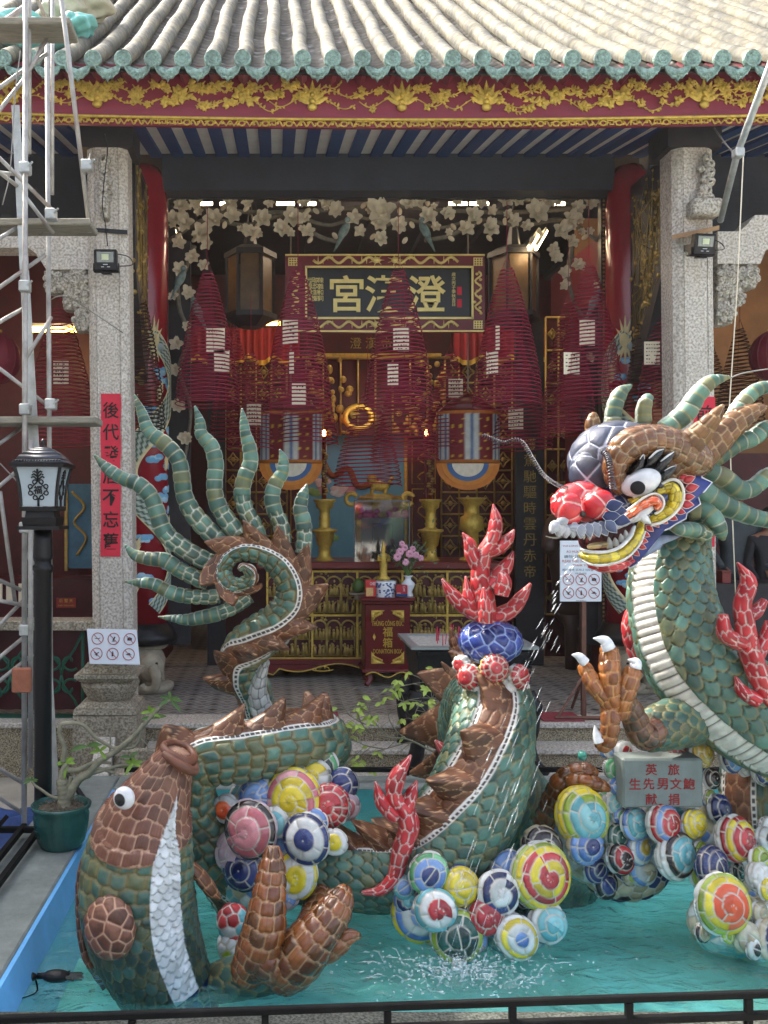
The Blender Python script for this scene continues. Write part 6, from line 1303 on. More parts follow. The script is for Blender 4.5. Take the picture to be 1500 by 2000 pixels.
# raised front claw
fl = tube_scales('front_leg', [(1420, 1385, 4.05, 46), (1370, 1400, 3.98, 46), (1310, 1415, 3.84, 44), (1265, 1430, 3.76, 34)], DR, .047)
limb('forearm', z2((1050, 1050), 3.333, [(760, 1270, 78, 3.74), (700, 1300, 80, 3.70), (650, 1210, 72, 3.68), (610, 1120, 62, 3.66), (560, 1060, 60, 3.64)]) and [(1050 + a / 3.333, 1050 + b / 3.333, d_, r_ / 3.333) for a, b, r_, d_ in [(770, 1255, 84, 3.74), (690, 1290, 84, 3.70), (640, 1200, 74, 3.68), (600, 1110, 66, 3.66), (540, 1040, 60, 3.64)]], fl, cl('#5f3a26', '#6e472f', '#4d2f1d'), '#8a6140', .047)
for q, tl_ in (([(500, 1140, 50), (440, 1060, 40), (370, 970, 46), (330, 890, 44), (295, 830, 36)], [(310, 815, 34), (270, 775, 28), (222, 762, 4)]),
          ([(520, 1120, 60), (475, 1020, 60), (470, 900, 60), (468, 810, 58), (466, 730, 50)], [(465, 725, 44), (435, 672, 36), (362, 655, 4)]),
          ([(530, 1160, 60), (560, 1040, 56), (600, 940, 54), (620, 860, 46)], [(635, 850, 40), (640, 810, 30), (588, 795, 4)]),
          ([(480, 1080, 56), (475, 1170, 54), (470, 1260, 50), (440, 1330, 56), (415, 1355, 40)], [(405, 1325, 40), (385, 1280, 26), (372, 1222, 3)])):
    o = limb('claw_toe', [(1050 + a / 3.333, 1050 + b / 3.333, 3.58 - .03 * math.sin(i), r_ / 3.333) for i, (a, b, r_) in enumerate(q)], fl, CLAWO, '#c08a50', .04)
    talon([(1050 + a / 3.333, 1050 + b / 3.333, r_ / 3.333) for a, b, r_ in tl_], fl, 3.56)
# brown claw gripping the cloud, and the lower body behind the plaque
cl_ = limb('rear_claw', [(1050 + a / 3.333, 1430 + b / 3.333, d_, r_ / 3.333) for a, b, d_, r_ in [(30, 620, 4.1, 60), (90, 470, 4.06, 66), (160, 330, 4.02, 66), (240, 265, 4.0, 52), (330, 255, 3.98, 44), (395, 268, 3.97, 16)]], DR, CLAW, '#8a6848', .044)
limb('claw_toe', [(1050 + a / 3.333, 1430 + b / 3.333, d_, r_ / 3.333) for a, b, d_, r_ in [(210, 330, 3.97, 50), (300, 325, 3.93, 44), (400, 345, 3.92, 40), (470, 375, 3.92, 16)]], cl_, CLAW, '#8a6848', .044)
lb, _ = body('lower_body', [(1475, 1440, 4.3, 50), (1468, 1500, 4.25, 50), (1464, 1560, 4.2, 50), (1470, 1640, 4.2, 52), (1475, 1760, 4.2, 52)], [(-.8, 0, .6)] * 5, DR, .5, .16, None, .052, pal=GRND, sd=61)
# ------------------------------------------------------------------ cloud clusters
def cluster(name, label, base, balls, zoom, grp='mosaic cloud clusters in the pond'):
    off, k = zoom
    t = thing(name, label, 'cloud sculpture', (P(off[0] + base[0][0] / k, 1000, base[0][4])[0], base[0][4], 0), grp)
    for (bx, by, brx, brz, bd, pal) in base:
        px, py = off[0] + bx / k, off[1] + by / k
        mos_ell('cloud_base', P(px, py, bd), M(brx / k, bd) * 1.08, M(min(brx, brz) / k, bd) * 1.0, M(brz / k, bd) * 1.08, PAL[pal] if isinstance(pal, str) else pal, '#c9c4b8', t, .055, sd=random.random() * 9)
    for (bx, by, r_, bd, cols, *o) in balls:
        o = o[0] if o else {}
        px, py = off[0] + bx / k, off[1] + by / k
        fx = o.pop('fx', max(-.6, min(.6, (px - CX - 300) / 900)))
        o.setdefault('xs', random.uniform(.88, 1.12)); o.setdefault('sq', random.uniform(.5, .72)); ball('cloud_ball', px, py, r_ / k * 1.07, bd, cols, t, (fx, o.pop('fz', .2), 1), **o)
    return t
MIX = PAL['w'][:2] + PAL['b'][:1] + PAL['c'][:1] + PAL['t'][:1]
NS = dict(spiral=False)
cluster('cloud_cluster', 'mosaic cloud balls in front of the dragon hump, above the splash', [(560, 840, 230, 150, 3.78, MIX), (880, 860, 170, 150, 3.82, MIX)], [
 (468, 640, 94, 3.62, 'nbe', NS), (622, 702, 88, 3.62, 'yyy', dict(spiral=False, outer='n')), (500, 818, 92, 3.56, 'rwc', {}), (420, 830, 128, 3.72, 'bwby', {}), (605, 945, 112, 3.56, 'ddg', dict(spiral=False)),
 (742, 850, 78, 3.58, 'rr', {}), (806, 735, 98, 3.60, 'wnw', {}), (855, 630, 92, 3.72, 'bb', NS), (1012, 650, 150, 3.66, 'ryryg', dict(outer='w', fx=.35)), (895, 950, 104, 3.56, 'bwyw', dict(spiral=False)), (1045, 880, 88, 3.62, 'ccw', {}),
 (650, 815, 66, 3.66, 'kn', NS), (345, 705, 52, 3.68, 'bc', NS), (935, 745, 78, 3.74, 'kk', dict(outer='t')), (830, 850, 60, 3.64, 'nw', NS), (690, 960, 60, 3.6, 'bm', {}), (370, 770, 66, 3.70, 'cnb', {})], ((650, 1450), 2.5))
cluster('cloud_cluster', 'mosaic cloud balls between the carp and the hump, with a pink and yellow spiral', [(1000, 640, 230, 260, 4.02, MIX), (950, 850, 170, 140, 3.98, MIX)], [
 (900, 620, 118, 3.74, 'ppk', dict(outer='m')), (865, 730, 110, 3.82, 'mmm', dict(outer='w', spiral=False)), (1095, 490, 130, 3.86, 'yypy', {}), (932, 478, 80, 3.90, 'bbb', dict(cell=.03)), (1252, 515, 88, 3.84, 'rrr', dict(cell=.034)),
 (1310, 425, 72, 3.96, 'nn', NS), (1150, 665, 104, 3.70, 'nwn', NS), (1275, 680, 56, 3.74, 'yw', NS), (792, 530, 60, 3.88, 'ow', dict(spiral=False)), (870, 800, 90, 3.78, 'nnn', dict(spiral=False)), (1180, 390, 70, 3.95, 'yw', {}), (945, 378, 78, 3.98, 'kth', {}),
 (1105, 830, 88, 3.72, 'ywy', {}), (1215, 340, 74, 4.02, 'wde', {}), (1060, 920, 60, 3.72, 'bm', {}), (1010, 590, 60, 3.80, 'cw', {}), (1180, 590, 60, 3.78, 'wb', NS), (1090, 360, 66, 3.96, 'rw', {}), (1330, 520, 52, 3.92, 'pm', {})], ((100, 1350), 2.308))
s_ = thing('cloud_cluster', 'small red, cyan and white mosaic ball at the water beside the brown claw', 'cloud sculpture', (P(455, 1820, 3.6)[0], 3.6, 0), 'mosaic cloud clusters in the pond')
mos_ell('cloud_ball', P(455, 1800, 3.6), M(30, 3.6), .05, M(34, 3.6), PAL['r'] + PAL['c'][:2] + PAL['w'][:2], '#d3cdc4', s_, .045, sd=2)
mos_ell('cloud_base', P(450, 1846, 3.6), M(24, 3.6), .05, M(30, 3.6), PAL['w'] + PAL['g'][:1], '#b9b09a', s_, .04, sd=4)
Z7 = ((1050, 1430), 3.3333)
rk = cluster('cloud_cluster', 'mosaic cloud rock carrying the grey plaque, big cyan and yellow ball at its left', [(560, 880, 270, 190, 4.12, PAL['n'] + PAL['k'][:1] + PAL['t']), (820, 560, 330, 330, 4.16, MIX), (330, 700, 200, 250, 4.12, MIX)], [
 (285, 545, 165, 3.86, 'ccgy', dict(spiral=True, outer='y')), (305, 735, 118, 3.82, 'nbb', dict(spiral=False, outer='t')), (25, 745, 118, 3.80, 'kkk', dict(outer='t')), (815, 595, 114, 3.86, 'rrbr', {}), (1015, 595, 94, 3.88, 'yyy', dict(outer='w')),
 (630, 595, 98, 3.92, 'ccb', {}), (895, 800, 138, 3.84, 'cckw', {}), (530, 825, 98, 3.90, 'krk', {}), (512, 680, 86, 3.94, 'ddd', NS), (655, 745, 98, 3.96, 'hbwb', {}), (380, 890, 88, 3.98, 'nnn', NS), (440, 990, 84, 3.99, 'nk', NS), (670, 890, 100, 4.0, 'twb', {}), (600, 930, 60, 3.99, 'gt', NS),
 (1060, 760, 60, 3.98, 'gg', NS), (490, 240, 66, 3.98, 'ee', NS), (560, 130, 64, 4.0, 'rw', NS), (735, 130, 58, 4.02, 'cc', NS), (900, 115, 82, 4.0, 'rrr', NS), (1060, 130, 96, 4.0, 'hhh', NS), (510, 350, 54, 3.96, 'bb', NS), (490, 460, 64, 3.96, 'ccw', NS), (430, 440, 50, 3.98, 'we', NS),
 (1130, 300, 66, 4.0, 'kk', NS), (1180, 500, 92, 3.96, 'nn', NS), (1120, 430, 52, 3.98, 'gg', NS), (530, 540, 50, 3.95, 'eb', NS), (470, 130, 40, 4.0, 'bw', NS)], Z7)
cluster('cloud_cluster', 'mosaic cloud balls low at the right edge with an orange, yellow and green spiral', [(1240, 1240, 230, 190, 3.78, PAL['t'] + PAL['w'][:1] + PAL['c'][:1]), (1460, 1280, 240, 200, 3.86, PAL['t'] + PAL['w'][:1])], [
 (1200, 1120, 170, 3.58, 'ooyg', dict(fx=.1, outer='w')), (1150, 1070, 120, 3.66, 'wbw', {}), (1075, 1300, 60, 3.62, 'tk', {}), (1230, 1310, 58, 3.56, 'gg', NS), (1350, 1330, 96, 3.58, 'tt', dict(outer='t', spiral=False)), (1480, 1350, 110, 3.62, 'tnt', {}), (1400, 1410, 60, 3.54, 'kw', NS), (1440, 1180, 70, 3.66, 'tt', NS)], Z7)
cluster('cloud_cluster', 'mosaic cloud balls piled at the right edge, red and yellow spiral rimmed white', [(1320, 860, 220, 220, 3.98, MIX), (1440, 300, 160, 190, 4.3, PAL['n'] + PAL['k'])], [
 (1280, 690, 132, 3.80, 'rryr', dict(outer='w')), (1130, 870, 116, 3.74, 'nnn', dict(spiral=False, outer='n')), (1440, 830, 82, 3.74, 'gg', NS), (1435, 940, 88, 3.70, 'www', dict(outer='w')), (1490, 1020, 70, 3.66, 'yy', NS), (1060, 780, 62, 3.86, 'gg', NS), (1045, 935, 66, 3.84, 'gg', NS), (1300, 910, 60, 3.80, 'dd', NS), (1480, 700, 80, 3.9, 'dw', NS), (1490, 620, 60, 3.94, 'tw', {}),
 (1210, 60, 90, 4.06, 'kkr', NS), (1255, 170, 90, 4.02, 'bbn', NS), (1460, 110, 90, 4.10, 'rrk', NS), (1470, 250, 92, 4.08, 'hhn', {}), (1340, 60, 60, 4.16, 'gd', NS), (1350, 210, 70, 4.12, 'nw', {})], Z7)
# inscribed plaque let into the cloud rock
pq = thing('stone_plaque', 'grey stone plaque with dark red Chinese inscription set among the cloud balls', 'plaque', P(1295, 1578, 3.86))
b_ = MB(); a, c = P(1217, 1578, 3.86), P(1374, 1482, 3.86); b_.box(a[0], c[0], 3.86, 3.98, a[2], c[2], .008); b_.build('slab', mat('grey_plaque_stone', '#737d7b', .55, 0, .22, 7, .3, 25, .4, streak=('#5d6760', .5)), pq)
for row, y in ((('英', 1272), ('旅', 1316)), 1503), ((('生', 1240), ('先', 1267), ('男', 1294), ('文', 1320), ('鮑', 1346)), 1531), ((('献', 1272), ('捐', 1316)), 1561):
    for ch, x in row: text(ch, P(x, y, 3.859), M(22, 3.86), MT['redink'], pq, heavy=.008)
# pearl with flames on the hump
pe = thing('flaming_pearl', 'blue mosaic pearl with red flames standing on the dragon hump', 'pearl sculpture', P(958, 1345, 4.1))
mos_ell('pearl', P(958, 1253, 4.1), M(60, 4.1), M(60, 4.1), M(43, 4.1), PEARL, '#8fa6d8', pe, .062, mt=MT['glossy'], sd=8, shade=.35)
flame('flame', [z2((650, 950), 3, [(a, b, r_) for a, b, r_ in q]) for q in ([(905, 800, 82), (885, 660, 80), (865, 520, 70), (885, 400, 58), (940, 300, 52), (955, 200, 42), (940, 103, 6)], [(865, 490, 60), (815, 400, 48), (800, 335, 40), (760, 272, 6)], [(900, 385, 50), (980, 355, 48), (1030, 305, 36), (1064, 252, 6)], [(920, 590, 76), (975, 520, 66), (1025, 450, 40), (1058, 380, 6)], [(900, 770, 64), (790, 715, 58), (705, 640, 48), (640, 543, 8)], [(810, 730, 50), (795, 640, 40), (778, 525, 7)], [(920, 775, 66), (1040, 725, 56), (1105, 650, 42), (1160, 568, 9)])], pe, 4.1)
flame('flame', [z2((650, 950), 3, [(895, 800, 46), (892, 700, 46), (884, 590, 8)])], pe, 3.98)
flame('flame', [z2((650, 950), 3, [(985, 640, 50), (1000, 560, 58), (985, 500, 20)])], pe, 4.04)
mos_ell('pearl_cushion', P(965, 1338, 4.12), M(66, 4.1), M(58, 4.1), M(34, 4.1), WHT, '#c9c4b8', pe, .045, sd=5)
for (x, y, r_, d_, cols, out) in ((965, 1305, 27, 3.96, 'rrr', 'y'), (917, 1322, 24, 3.99, 'rr', 'w'), (1011, 1322, 24, 3.99, 'rr', 'w'), (902, 1298, 18, 4.06, 'rw', 'w'), (940, 1345, 20, 3.99, 'ww', 'w'), (990, 1345, 20, 3.99, 'ww', 'w')):
    ball('cloud_ball', x, y, r_, d_, cols, pe, ((x - 965) / 60, .2, 1), spiral=False, outer=out, cell=.026)

# ------------------------------------------------------------------ dragon head
HD = 3.9
def h(zx, zy, d=HD): return P(1050 + zx / 3.3333, 720 + zy / 3.3333, d)
def hz(q): return [(1050 + a / 3.3333, 720 + b / 3.3333, d_, r_ / 3.3333) for a, b, r_, d_ in q]
def m(v, d=HD): return M(v / 3.3333, d)
roty = lambda a: rotm((0, 1, 0), a)
def cranfn(TH, PH, c, mk): return c, mk
head = mos_ell('head', h(492, 575), m(284), m(240), m(224), SLATE, '#b9c0d2', DR, .105, rot=roty(-.25), sd=12, shade=.3)
mos_ell('cheek_core', h(720, 800, 3.94), m(230), m(200), m(250), NAVY, '#8b93b5', head, .06, sd=5)
mos_ell('muzzle', h(420, 880, 3.86), m(230), m(170), m(120), NAVY, '#b9bccb', head, .06, rot=roty(.1), sd=3)
# brow sweeping back into the horns
limb('brow', hz([(545, 800, 40, 3.72), (505, 700, 62, 3.70), (520, 590, 80, 3.69), (600, 500, 98, 3.69), (720, 480, 108, 3.72), (850, 500, 112, 3.76), (960, 560, 118, 3.80), (1040, 600, 100, 3.84), (1090, 640, 50, 3.88)]), head, cl('#6a421f', '#734a24', '#5a3717', '#7a5029'), '#a58d6c', .042, MT['glossy'], weave=4)
mos_ell('brow', h(800, 580, 3.80), m(190), m(110), m(150), cl('#6a421f', '#734a24', '#5a3717'), '#a58d6c', head, .045, rot=roty(-.2), weave=4, sd=6)
mos_ell('snout_bridge', h(345, 690, 3.83), m(125), m(110), m(150), SLATE, '#b9c0d2', head, .085, rot=roty(-.2), sd=15)
HB = cl('#694523', '#78532d', '#5a391a', '#7e5932')
limb('horn', hz([(930, 570, 90, 3.78), (1000, 480, 80, 3.76), (1070, 410, 64, 3.74), (1130, 340, 48, 3.72), (1180, 275, 28, 3.71), (1212, 232, 8, 3.70)]), head, HB, '#b99a72', .05, MT['ceramic'], weave=4)
limb('horn', hz([(1000, 620, 100, 3.92), (1120, 510, 92, 3.94), (1230, 400, 80, 3.96), (1340, 315, 62, 3.98), (1440, 265, 34, 4.0), (1495, 248, 8, 4.0)]), head, HB, '#b99a72', .05, MT['ceramic'], weave=4)
limb('horn', hz([(380, 470, 50, 4.0), (360, 380, 44, 4.02), (362, 320, 34, 4.02), (368, 285, 12, 4.02)]), head, HB, '#b99a72', .05, MT['ceramic'], weave=4)
for q in ([(485, 380, 52, 4.0), (500, 250, 50, 4.0), (540, 160, 44, 4.0), (610, 108, 10, 4.0)], [(690, 360, 50, 4.0), (690, 270, 46, 4.0), (710, 205, 40, 4.0), (738, 178, 22, 4.0)], [(820, 400, 64, 3.95), (960, 290, 68, 3.94), (1040, 170, 58, 3.93), (1130, 85, 44, 3.92), (1245, 55, 12, 3.92)],
          [(1230, 400, 50, 4.1), (1310, 260, 54, 4.1), (1400, 155, 46, 4.1), (1510, 118, 36, 4.1), (1600, 150, 10, 4.1)], [(1150, 580, 66, 4.02), (1290, 490, 60, 4.02), (1400, 450, 56, 4.02), (1480, 385, 46, 4.02), (1570, 340, 10, 4.02)],
          [(1080, 660, 66, 3.96), (1200, 710, 70, 3.96), (1300, 785, 68, 3.96), (1400, 775, 56, 3.96), (1500, 690, 46, 3.96), (1600, 640, 10, 3.96)], [(1040, 780, 80, 3.94), (1150, 860, 82, 3.94), (1280, 920, 66, 3.94), (1400, 965, 56, 3.94), (1540, 990, 44, 3.94), (1660, 970, 10, 3.94)],
          [(980, 930, 60, 3.94), (1080, 925, 64, 3.92), (1150, 980, 58, 3.9), (1190, 1060, 44, 3.9), (1210, 1118, 12, 3.9)], [(860, 1035, 14, 3.86), (920, 1045, 40, 3.86), (1000, 1050, 52, 3.88), (1090, 1080, 56, 3.92)]):
    plume('mane_plume', [(a, b, d_, r_) for a, b, d_, r_ in hz(q)], head, pal=cl('#4c6f60', '#3f5d50', '#5d8271', '#6e7150'), d=None)
# blue collar with white scalloped rim and red petals
def hpoly(name, pts, d, th_, col, mt, par, rim=None, rimw=6, dome=0):
    b = MB().color(C(col)); n = len(pts); cx_ = sum(p_[0] for p_ in pts) / n; cy_ = sum(p_[1] for p_ in pts) / n
    fr = [h(x, y, d) for x, y in pts]; bk = [p_ + np.array([0, th_, 0]) for p_ in fr]; ce = h(cx_, cy_, d) - np.array([0, dome, 0])
    mid = [(p_ * .62 + ce * .38) - np.array([0, dome * .35, 0]) for p_ in fr]
    b._add(fr + mid + bk + [ce], [(i, (i + 1) % n, n + (i + 1) % n, n + i) for i in range(n)] + [(n + i, n + (i + 1) % n, 3 * n) for i in range(n)] + [(i, 2 * n + i, 2 * n + (i + 1) % n, (i + 1) % n) for i in range(n)] + [tuple(range(3 * n - 1, 2 * n - 1, -1))])
    if rim: b.color(C(rim)).tube(fr + [fr[0]], m(rimw), 6)
    return b.build(name, mt, par, True, attr=True)
hpoly('blue_collar', [(1000, 640), (1060, 650), (1070, 710), (1135, 740), (1085, 800), (1040, 820), (1060, 880), (970, 940), (965, 975), (900, 1010), (855, 1040), (800, 1060), (760, 1130), (720, 1180), (660, 1220), (650, 1270), (600, 1300), (560, 1250), (640, 1100), (760, 900)], 3.84, .05, '#2b3a80', MT['ceramic'], head, '#d6dae6', 6, .02)
hpoly('lower_collar', [(760, 1080), (950, 1085), (880, 1115), (820, 1130), (800, 1170), (740, 1200), (690, 1230), (670, 1200), (720, 1140)], 3.90, .04, '#8c9bb5', MT['ceramic'], head, '#5c6f99', 4, .02)
for x, y, a, L in ((945, 705, -25, 60), (985, 720, -20, 90), (1005, 775, -12, 95), (985, 835, -2, 80), (975, 885, 4, 90), (930, 930, 14, 70), (880, 970, 25, 70), (820, 990, 35, 70), (770, 1010, 50, 62), (730, 1040, 40, 62), (705, 1080, 25, 58), (690, 1120, 15, 58), (680, 1160, 20, 58), (640, 1200, 40, 60), (600, 1230, 55, 60), (555, 1255, 70, 55), (505, 1270, 85, 55), (455, 1280, 95, 55), (405, 1275, 105, 55), (360, 1260, 118, 55)):
    ca, sa = math.cos(R(a)), math.sin(R(a)); w_ = L * .30
    pts = [(x - L * .5 * ca, y - L * .5 * sa)] + [(x + L * (t - .5) * ca - s_ * w_ * math.sin(PI * t ** .8) * sa, y + L * (t - .5) * sa + s_ * w_ * math.sin(PI * t ** .8) * ca) for s_, ts in ((1, (.2, .4, .6, .8)),) for t in ts] + [(x + L * .5 * ca, y + L * .5 * sa)] + [(x + L * (t - .5) * ca + w_ * math.sin(PI * t ** .8) * sa, y + L * (t - .5) * sa - w_ * math.sin(PI * t ** .8) * ca) for t in (.8, .6, .4, .2)]
    hpoly('red_petal', pts, 3.79 if y < 1000 else 3.75, .03, '#b4343c', MT['ceramic'], head, '#d9b9b0', 3, .012)
# cheek: yellow crescent tiles, orange spiral
def strip(name, q, pal, grout, cell, par, mt='glossy', flat=.6, rim=None):
    o = limb(name, hz(q), par, pal, grout, cell, MT[mt], flat, weave=0, jit=.3, dome=.007)
    return o
strip('yellow_cheek', [(600, 870, 34, 3.71), (680, 815, 38, 3.70), (780, 790, 50, 3.70), (860, 775, 62, 3.70), (895, 830, 62, 3.69), (865, 910, 56, 3.69), (790, 960, 46, 3.69), (730, 985, 26, 3.69)], cl('#cdb51c', '#b9a21a', '#d8c436'), '#8c7a2a', .034, head)
def rim(q, d, r_, name='white_rim'): tubesurf(name, frame(hz([(x, y, r_, d) for x, y in q]), 90), plain('#d8d6cc'), MT['ceramic'], head, 12)
rim([(620, 840), (720, 790), (800, 755), (870, 722), (925, 740), (950, 800), (940, 875), (890, 945), (810, 1000), (735, 1020)], 3.665, 10)
strip('orange_cheek', [(560, 972, 30, 3.63), (630, 930, 36, 3.62), (700, 882, 40, 3.61), (760, 858, 42, 3.60), (785, 885, 36, 3.60), (765, 918, 24, 3.60)], cl('#c9501f', '#d8602c', '#b9481c'), '#d9a78f', .036, head)
rim([(550, 945), (620, 895), (690, 842), (755, 815), (808, 835), (822, 880), (800, 925), (762, 945)], 3.60, 8)
rim([(575, 1000), (640, 965), (700, 915), (750, 890)], 3.605, 7)
tubesurf('fang', frame(hz([(740, 905, 20, 3.61), (700, 935, 26, 3.60), (650, 975, 20, 3.60), (610, 1000, 8, 3.61)]), 24), plain('#cfd0cc'), MT['ceramic'], head, 18)
tubesurf('fang', frame(hz([(670, 950, 30, 3.60), (705, 985, 26, 3.60), (738, 1008, 4, 3.60)]), 24), plain('#d3d5d6'), MT['ceramic'], head, 18)
# eye with lashes
erot = rotm((0, 0, 1), -.25) @ roty(-.42) @ TOCAM
mos_ell('eye_socket', h(678, 745, 3.70), m(142), m(100), m(60), cl('#17181d'), '#17181d', head, .1, rot=erot, dome=0, mt=MT['glossy'])
mos_ell('eye', h(672, 742, 3.665), m(122), m(80), m(62), WHT, '#b9bcc0', head, .5, rot=erot, dome=0, mt=MT['glossy'], fn=lambda TH, PH, c, mk: (np.where(((TH > 1.38) & (TH < 1.50))[..., None], np.array(C('#9c9f9c')), np.broadcast_to(np.array(C('#d5d8da')), c.shape)), np.ones_like(mk)))
mos_ell('pupil', h(652, 776, 3.618), m(43), m(42), m(16), cl('#0c0d10'), '#0c0d10', head, .5, rot=rotm((0, 0, 1), -.3) @ TOCAM, dome=0, mt=MT['matte'])
for pts, hl_ in (([(600, 690), (640, 640), (665, 590), (695, 550), (702, 590), (690, 640), (650, 660)], [(665, 590, 5, 3.625), (690, 560, 7, 3.625), (697, 590, 3, 3.625)]), ([(705, 640), (725, 580), (780, 525), (832, 518), (800, 580), (760, 620)], [(725, 585, 8, 3.625), (775, 540, 13, 3.62), (822, 524, 5, 3.625)]),
              ([(770, 650), (800, 590), (850, 550), (895, 535), (880, 590), (830, 650), (790, 680)], [(800, 605, 6, 3.625), (845, 570, 13, 3.62), (888, 541, 5, 3.625)]), ([(790, 710), (830, 660), (880, 630), (912, 630), (880, 690), (820, 730)], [(825, 665, 4, 3.625), (870, 640, 7, 3.625), (905, 632, 3, 3.625)]), ([(760, 780), (790, 740), (830, 760), (810, 780)], None)):
    o = hpoly('eyelash', pts, 3.65, .06, '#15161b', MT['glossy'], head, None, 0, .015)
    if hl_: tubesurf('lash_highlight', frame(hz(hl_), 16), plain('#cfd1d2'), MT['ceramic'], head, 12, .5)
# nose
RN = cl('#c4252c', '#b61f27', '#d2343a', '#bd2a30')
mos_ell('nose', h(285, 868, 3.66), m(160), m(115), m(112), RN, '#e0b4ac', head, .12, mt=MT['glossy'], sd=21, rot=roty(.1) @ TOCAM, shade=.2)
for x, y, rx, rz, d_ in ((398, 890, 98, 86, 3.58), (208, 915, 82, 88, 3.57), (138, 888, 46, 74, 3.62)):
    mos_ell('nostril_lobe', h(x, y, d_), m(rx), m(rx * .8), m(rz), RN, '#e0b4ac', head, .055, mt=MT['glossy'], sd=x, rot=TOCAM @ rotm((0, 0, 1), x), shade=.2) if 0 else mos_ell('nostril_lobe', h(x, y, d_), m(rx), m(rx * .8), m(rz), RN, '#e0b4ac', head, .085, mt=MT['glossy'], sd=x, shade=.2)
for x, y in ((295, 948), (130, 935)): mos_ell('nostril', h(x, y, 3.53 if x > 200 else 3.60), m(17), m(14), m(20), cl('#0d0b0b'), '#0d0b0b', head, .5, dome=0)
# upper lip with leaf-shaped moustache
strip('upper_lip', [(95, 1010, 20, 3.62), (200, 1040, 40, 3.56), (330, 1040, 46, 3.56), (450, 1030, 46, 3.58), (560, 1005, 34, 3.62), (640, 975, 18, 3.64)], cl('#b9bdc6', '#a5abb8', '#c7c9cc'), '#8b8f9a', .04, head, 'ceramic')
for i, (x, y, a, L, c_) in enumerate([(115, 1035, 120, 90, '#c9ccd2'), (150, 1050, 105, 95, '#d3d5d8'), (190, 1062, 95, 85, '#cfd1d6'), (235, 1068, 88, 70, '#d0d2d6'), (285, 1060, 92, 95, '#aab0bd'), (335, 1052, 80, 100, '#8e96aa'), (385, 1048, 72, 105, '#9aa1b2'), (430, 1042, 62, 110, '#7c859e'), (480, 1030, 48, 110, '#5f6a8b'), (480, 960, -5, 120, '#34426f'), (520, 925, 2, 130, '#34426f'), (545, 985, 12, 130, '#3a4876'), (500, 890, -12, 120, '#2d3a66'), (160, 1000, 160, 90, '#c3c7ce'), (120, 1015, 140, 70, '#d3d5d8'), (240, 1030, 100, 70, '#c9ccd0')]):
    ca, sa = math.cos(R(a)), math.sin(R(a)); w_ = L * .33
    pts = [(x - L * .5 * ca, y - L * .5 * sa)] + [(x + L * (t - .5) * ca - w_ * math.sin(PI * t ** .8) * sa, y + L * (t - .5) * sa + w_ * math.sin(PI * t ** .8) * ca) for t in (.2, .4, .6, .8)] + [(x + L * .5 * ca, y + L * .5 * sa)] + [(x + L * (t - .5) * ca + w_ * math.sin(PI * t ** .8) * sa, y + L * (t - .5) * sa - w_ * math.sin(PI * t ** .8) * ca) for t in (.8, .6, .4, .2)]
    hpoly('moustache_leaf', pts, 3.525 + .006 * (i % 4), .03, '#%02x%02x%02x' % tuple(int(int(c_[q:q+2], 16) * .86) for q in (1, 3, 5)), MT['matte'], head, '#d2d4d8', 1.6, .008)
# mouth: dark red inside, jaw with yellow tiles, teeth
mos_ell('mouth_lining', h(470, 1100, 3.80), m(190), m(150), m(95), cl('#3a0d10', '#4a1216'), '#2a080a', head, .08, rot=roty(-.1))
strip('lower_jaw', [(290, 1215, 34, 3.60), (350, 1240, 42, 3.56), (450, 1238, 44, 3.55), (550, 1205, 42, 3.57), (630, 1130, 40, 3.60), (665, 1060, 34, 3.63), (668, 1005, 22, 3.66)], cl('#d2bb1e', '#c2ab1a', '#ddc93c'), '#a99b56', .036, head)
strip('jaw_rim', [(285, 1180, 16, 3.58), (350, 1195, 18, 3.545), (440, 1195, 18, 3.54), (530, 1165, 18, 3.55), (600, 1095, 18, 3.58), (628, 1030, 14, 3.62)], WHT, '#c9c7b8', .05, head)
strip('jaw_rim', [(295, 1250, 10, 3.58), (360, 1278, 12, 3.54), (460, 1276, 12, 3.53), (570, 1240, 12, 3.55), (660, 1150, 12, 3.58), (700, 1060, 10, 3.61)], WHT, '#c9c7b8', .05, head)
strip('red_chin', [(330, 1275, 30, 3.66), (430, 1300, 40, 3.64), (530, 1290, 36, 3.66), (610, 1250, 26, 3.70)], REDC, '#d2a59c', .035, head, 'ceramic')
strip('tongue', [(330, 1160, 26, 3.62), (400, 1150, 30, 3.60), (480, 1140, 24, 3.64)], cl('#c9b68a', '#bfa56f'), '#9c8a60', .05, head)
for x, y0, y1, w_ in ((470, 1170, 1095, 20), (510, 1155, 1100, 22), (548, 1130, 1075, 20), (578, 1105, 1050, 18)): tubesurf('tooth', frame(hz([(x, y0, w_, 3.60), (x - 2, (y0 + y1) / 2, w_ * .95, 3.60), (x - 8, y1, 4, 3.60)]), 14), plain('#bdbcb2'), MT['glossy'], head, 14)
for x, y in ((300, 1090), (340, 1098)): tubesurf('tooth', frame(hz([(x, y - 20, 14, 3.60), (x, y + 4, 12, 3.60), (x, y + 22, 3, 3.60)]), 10), plain('#cfcfca'), MT['glossy'], head, 12)
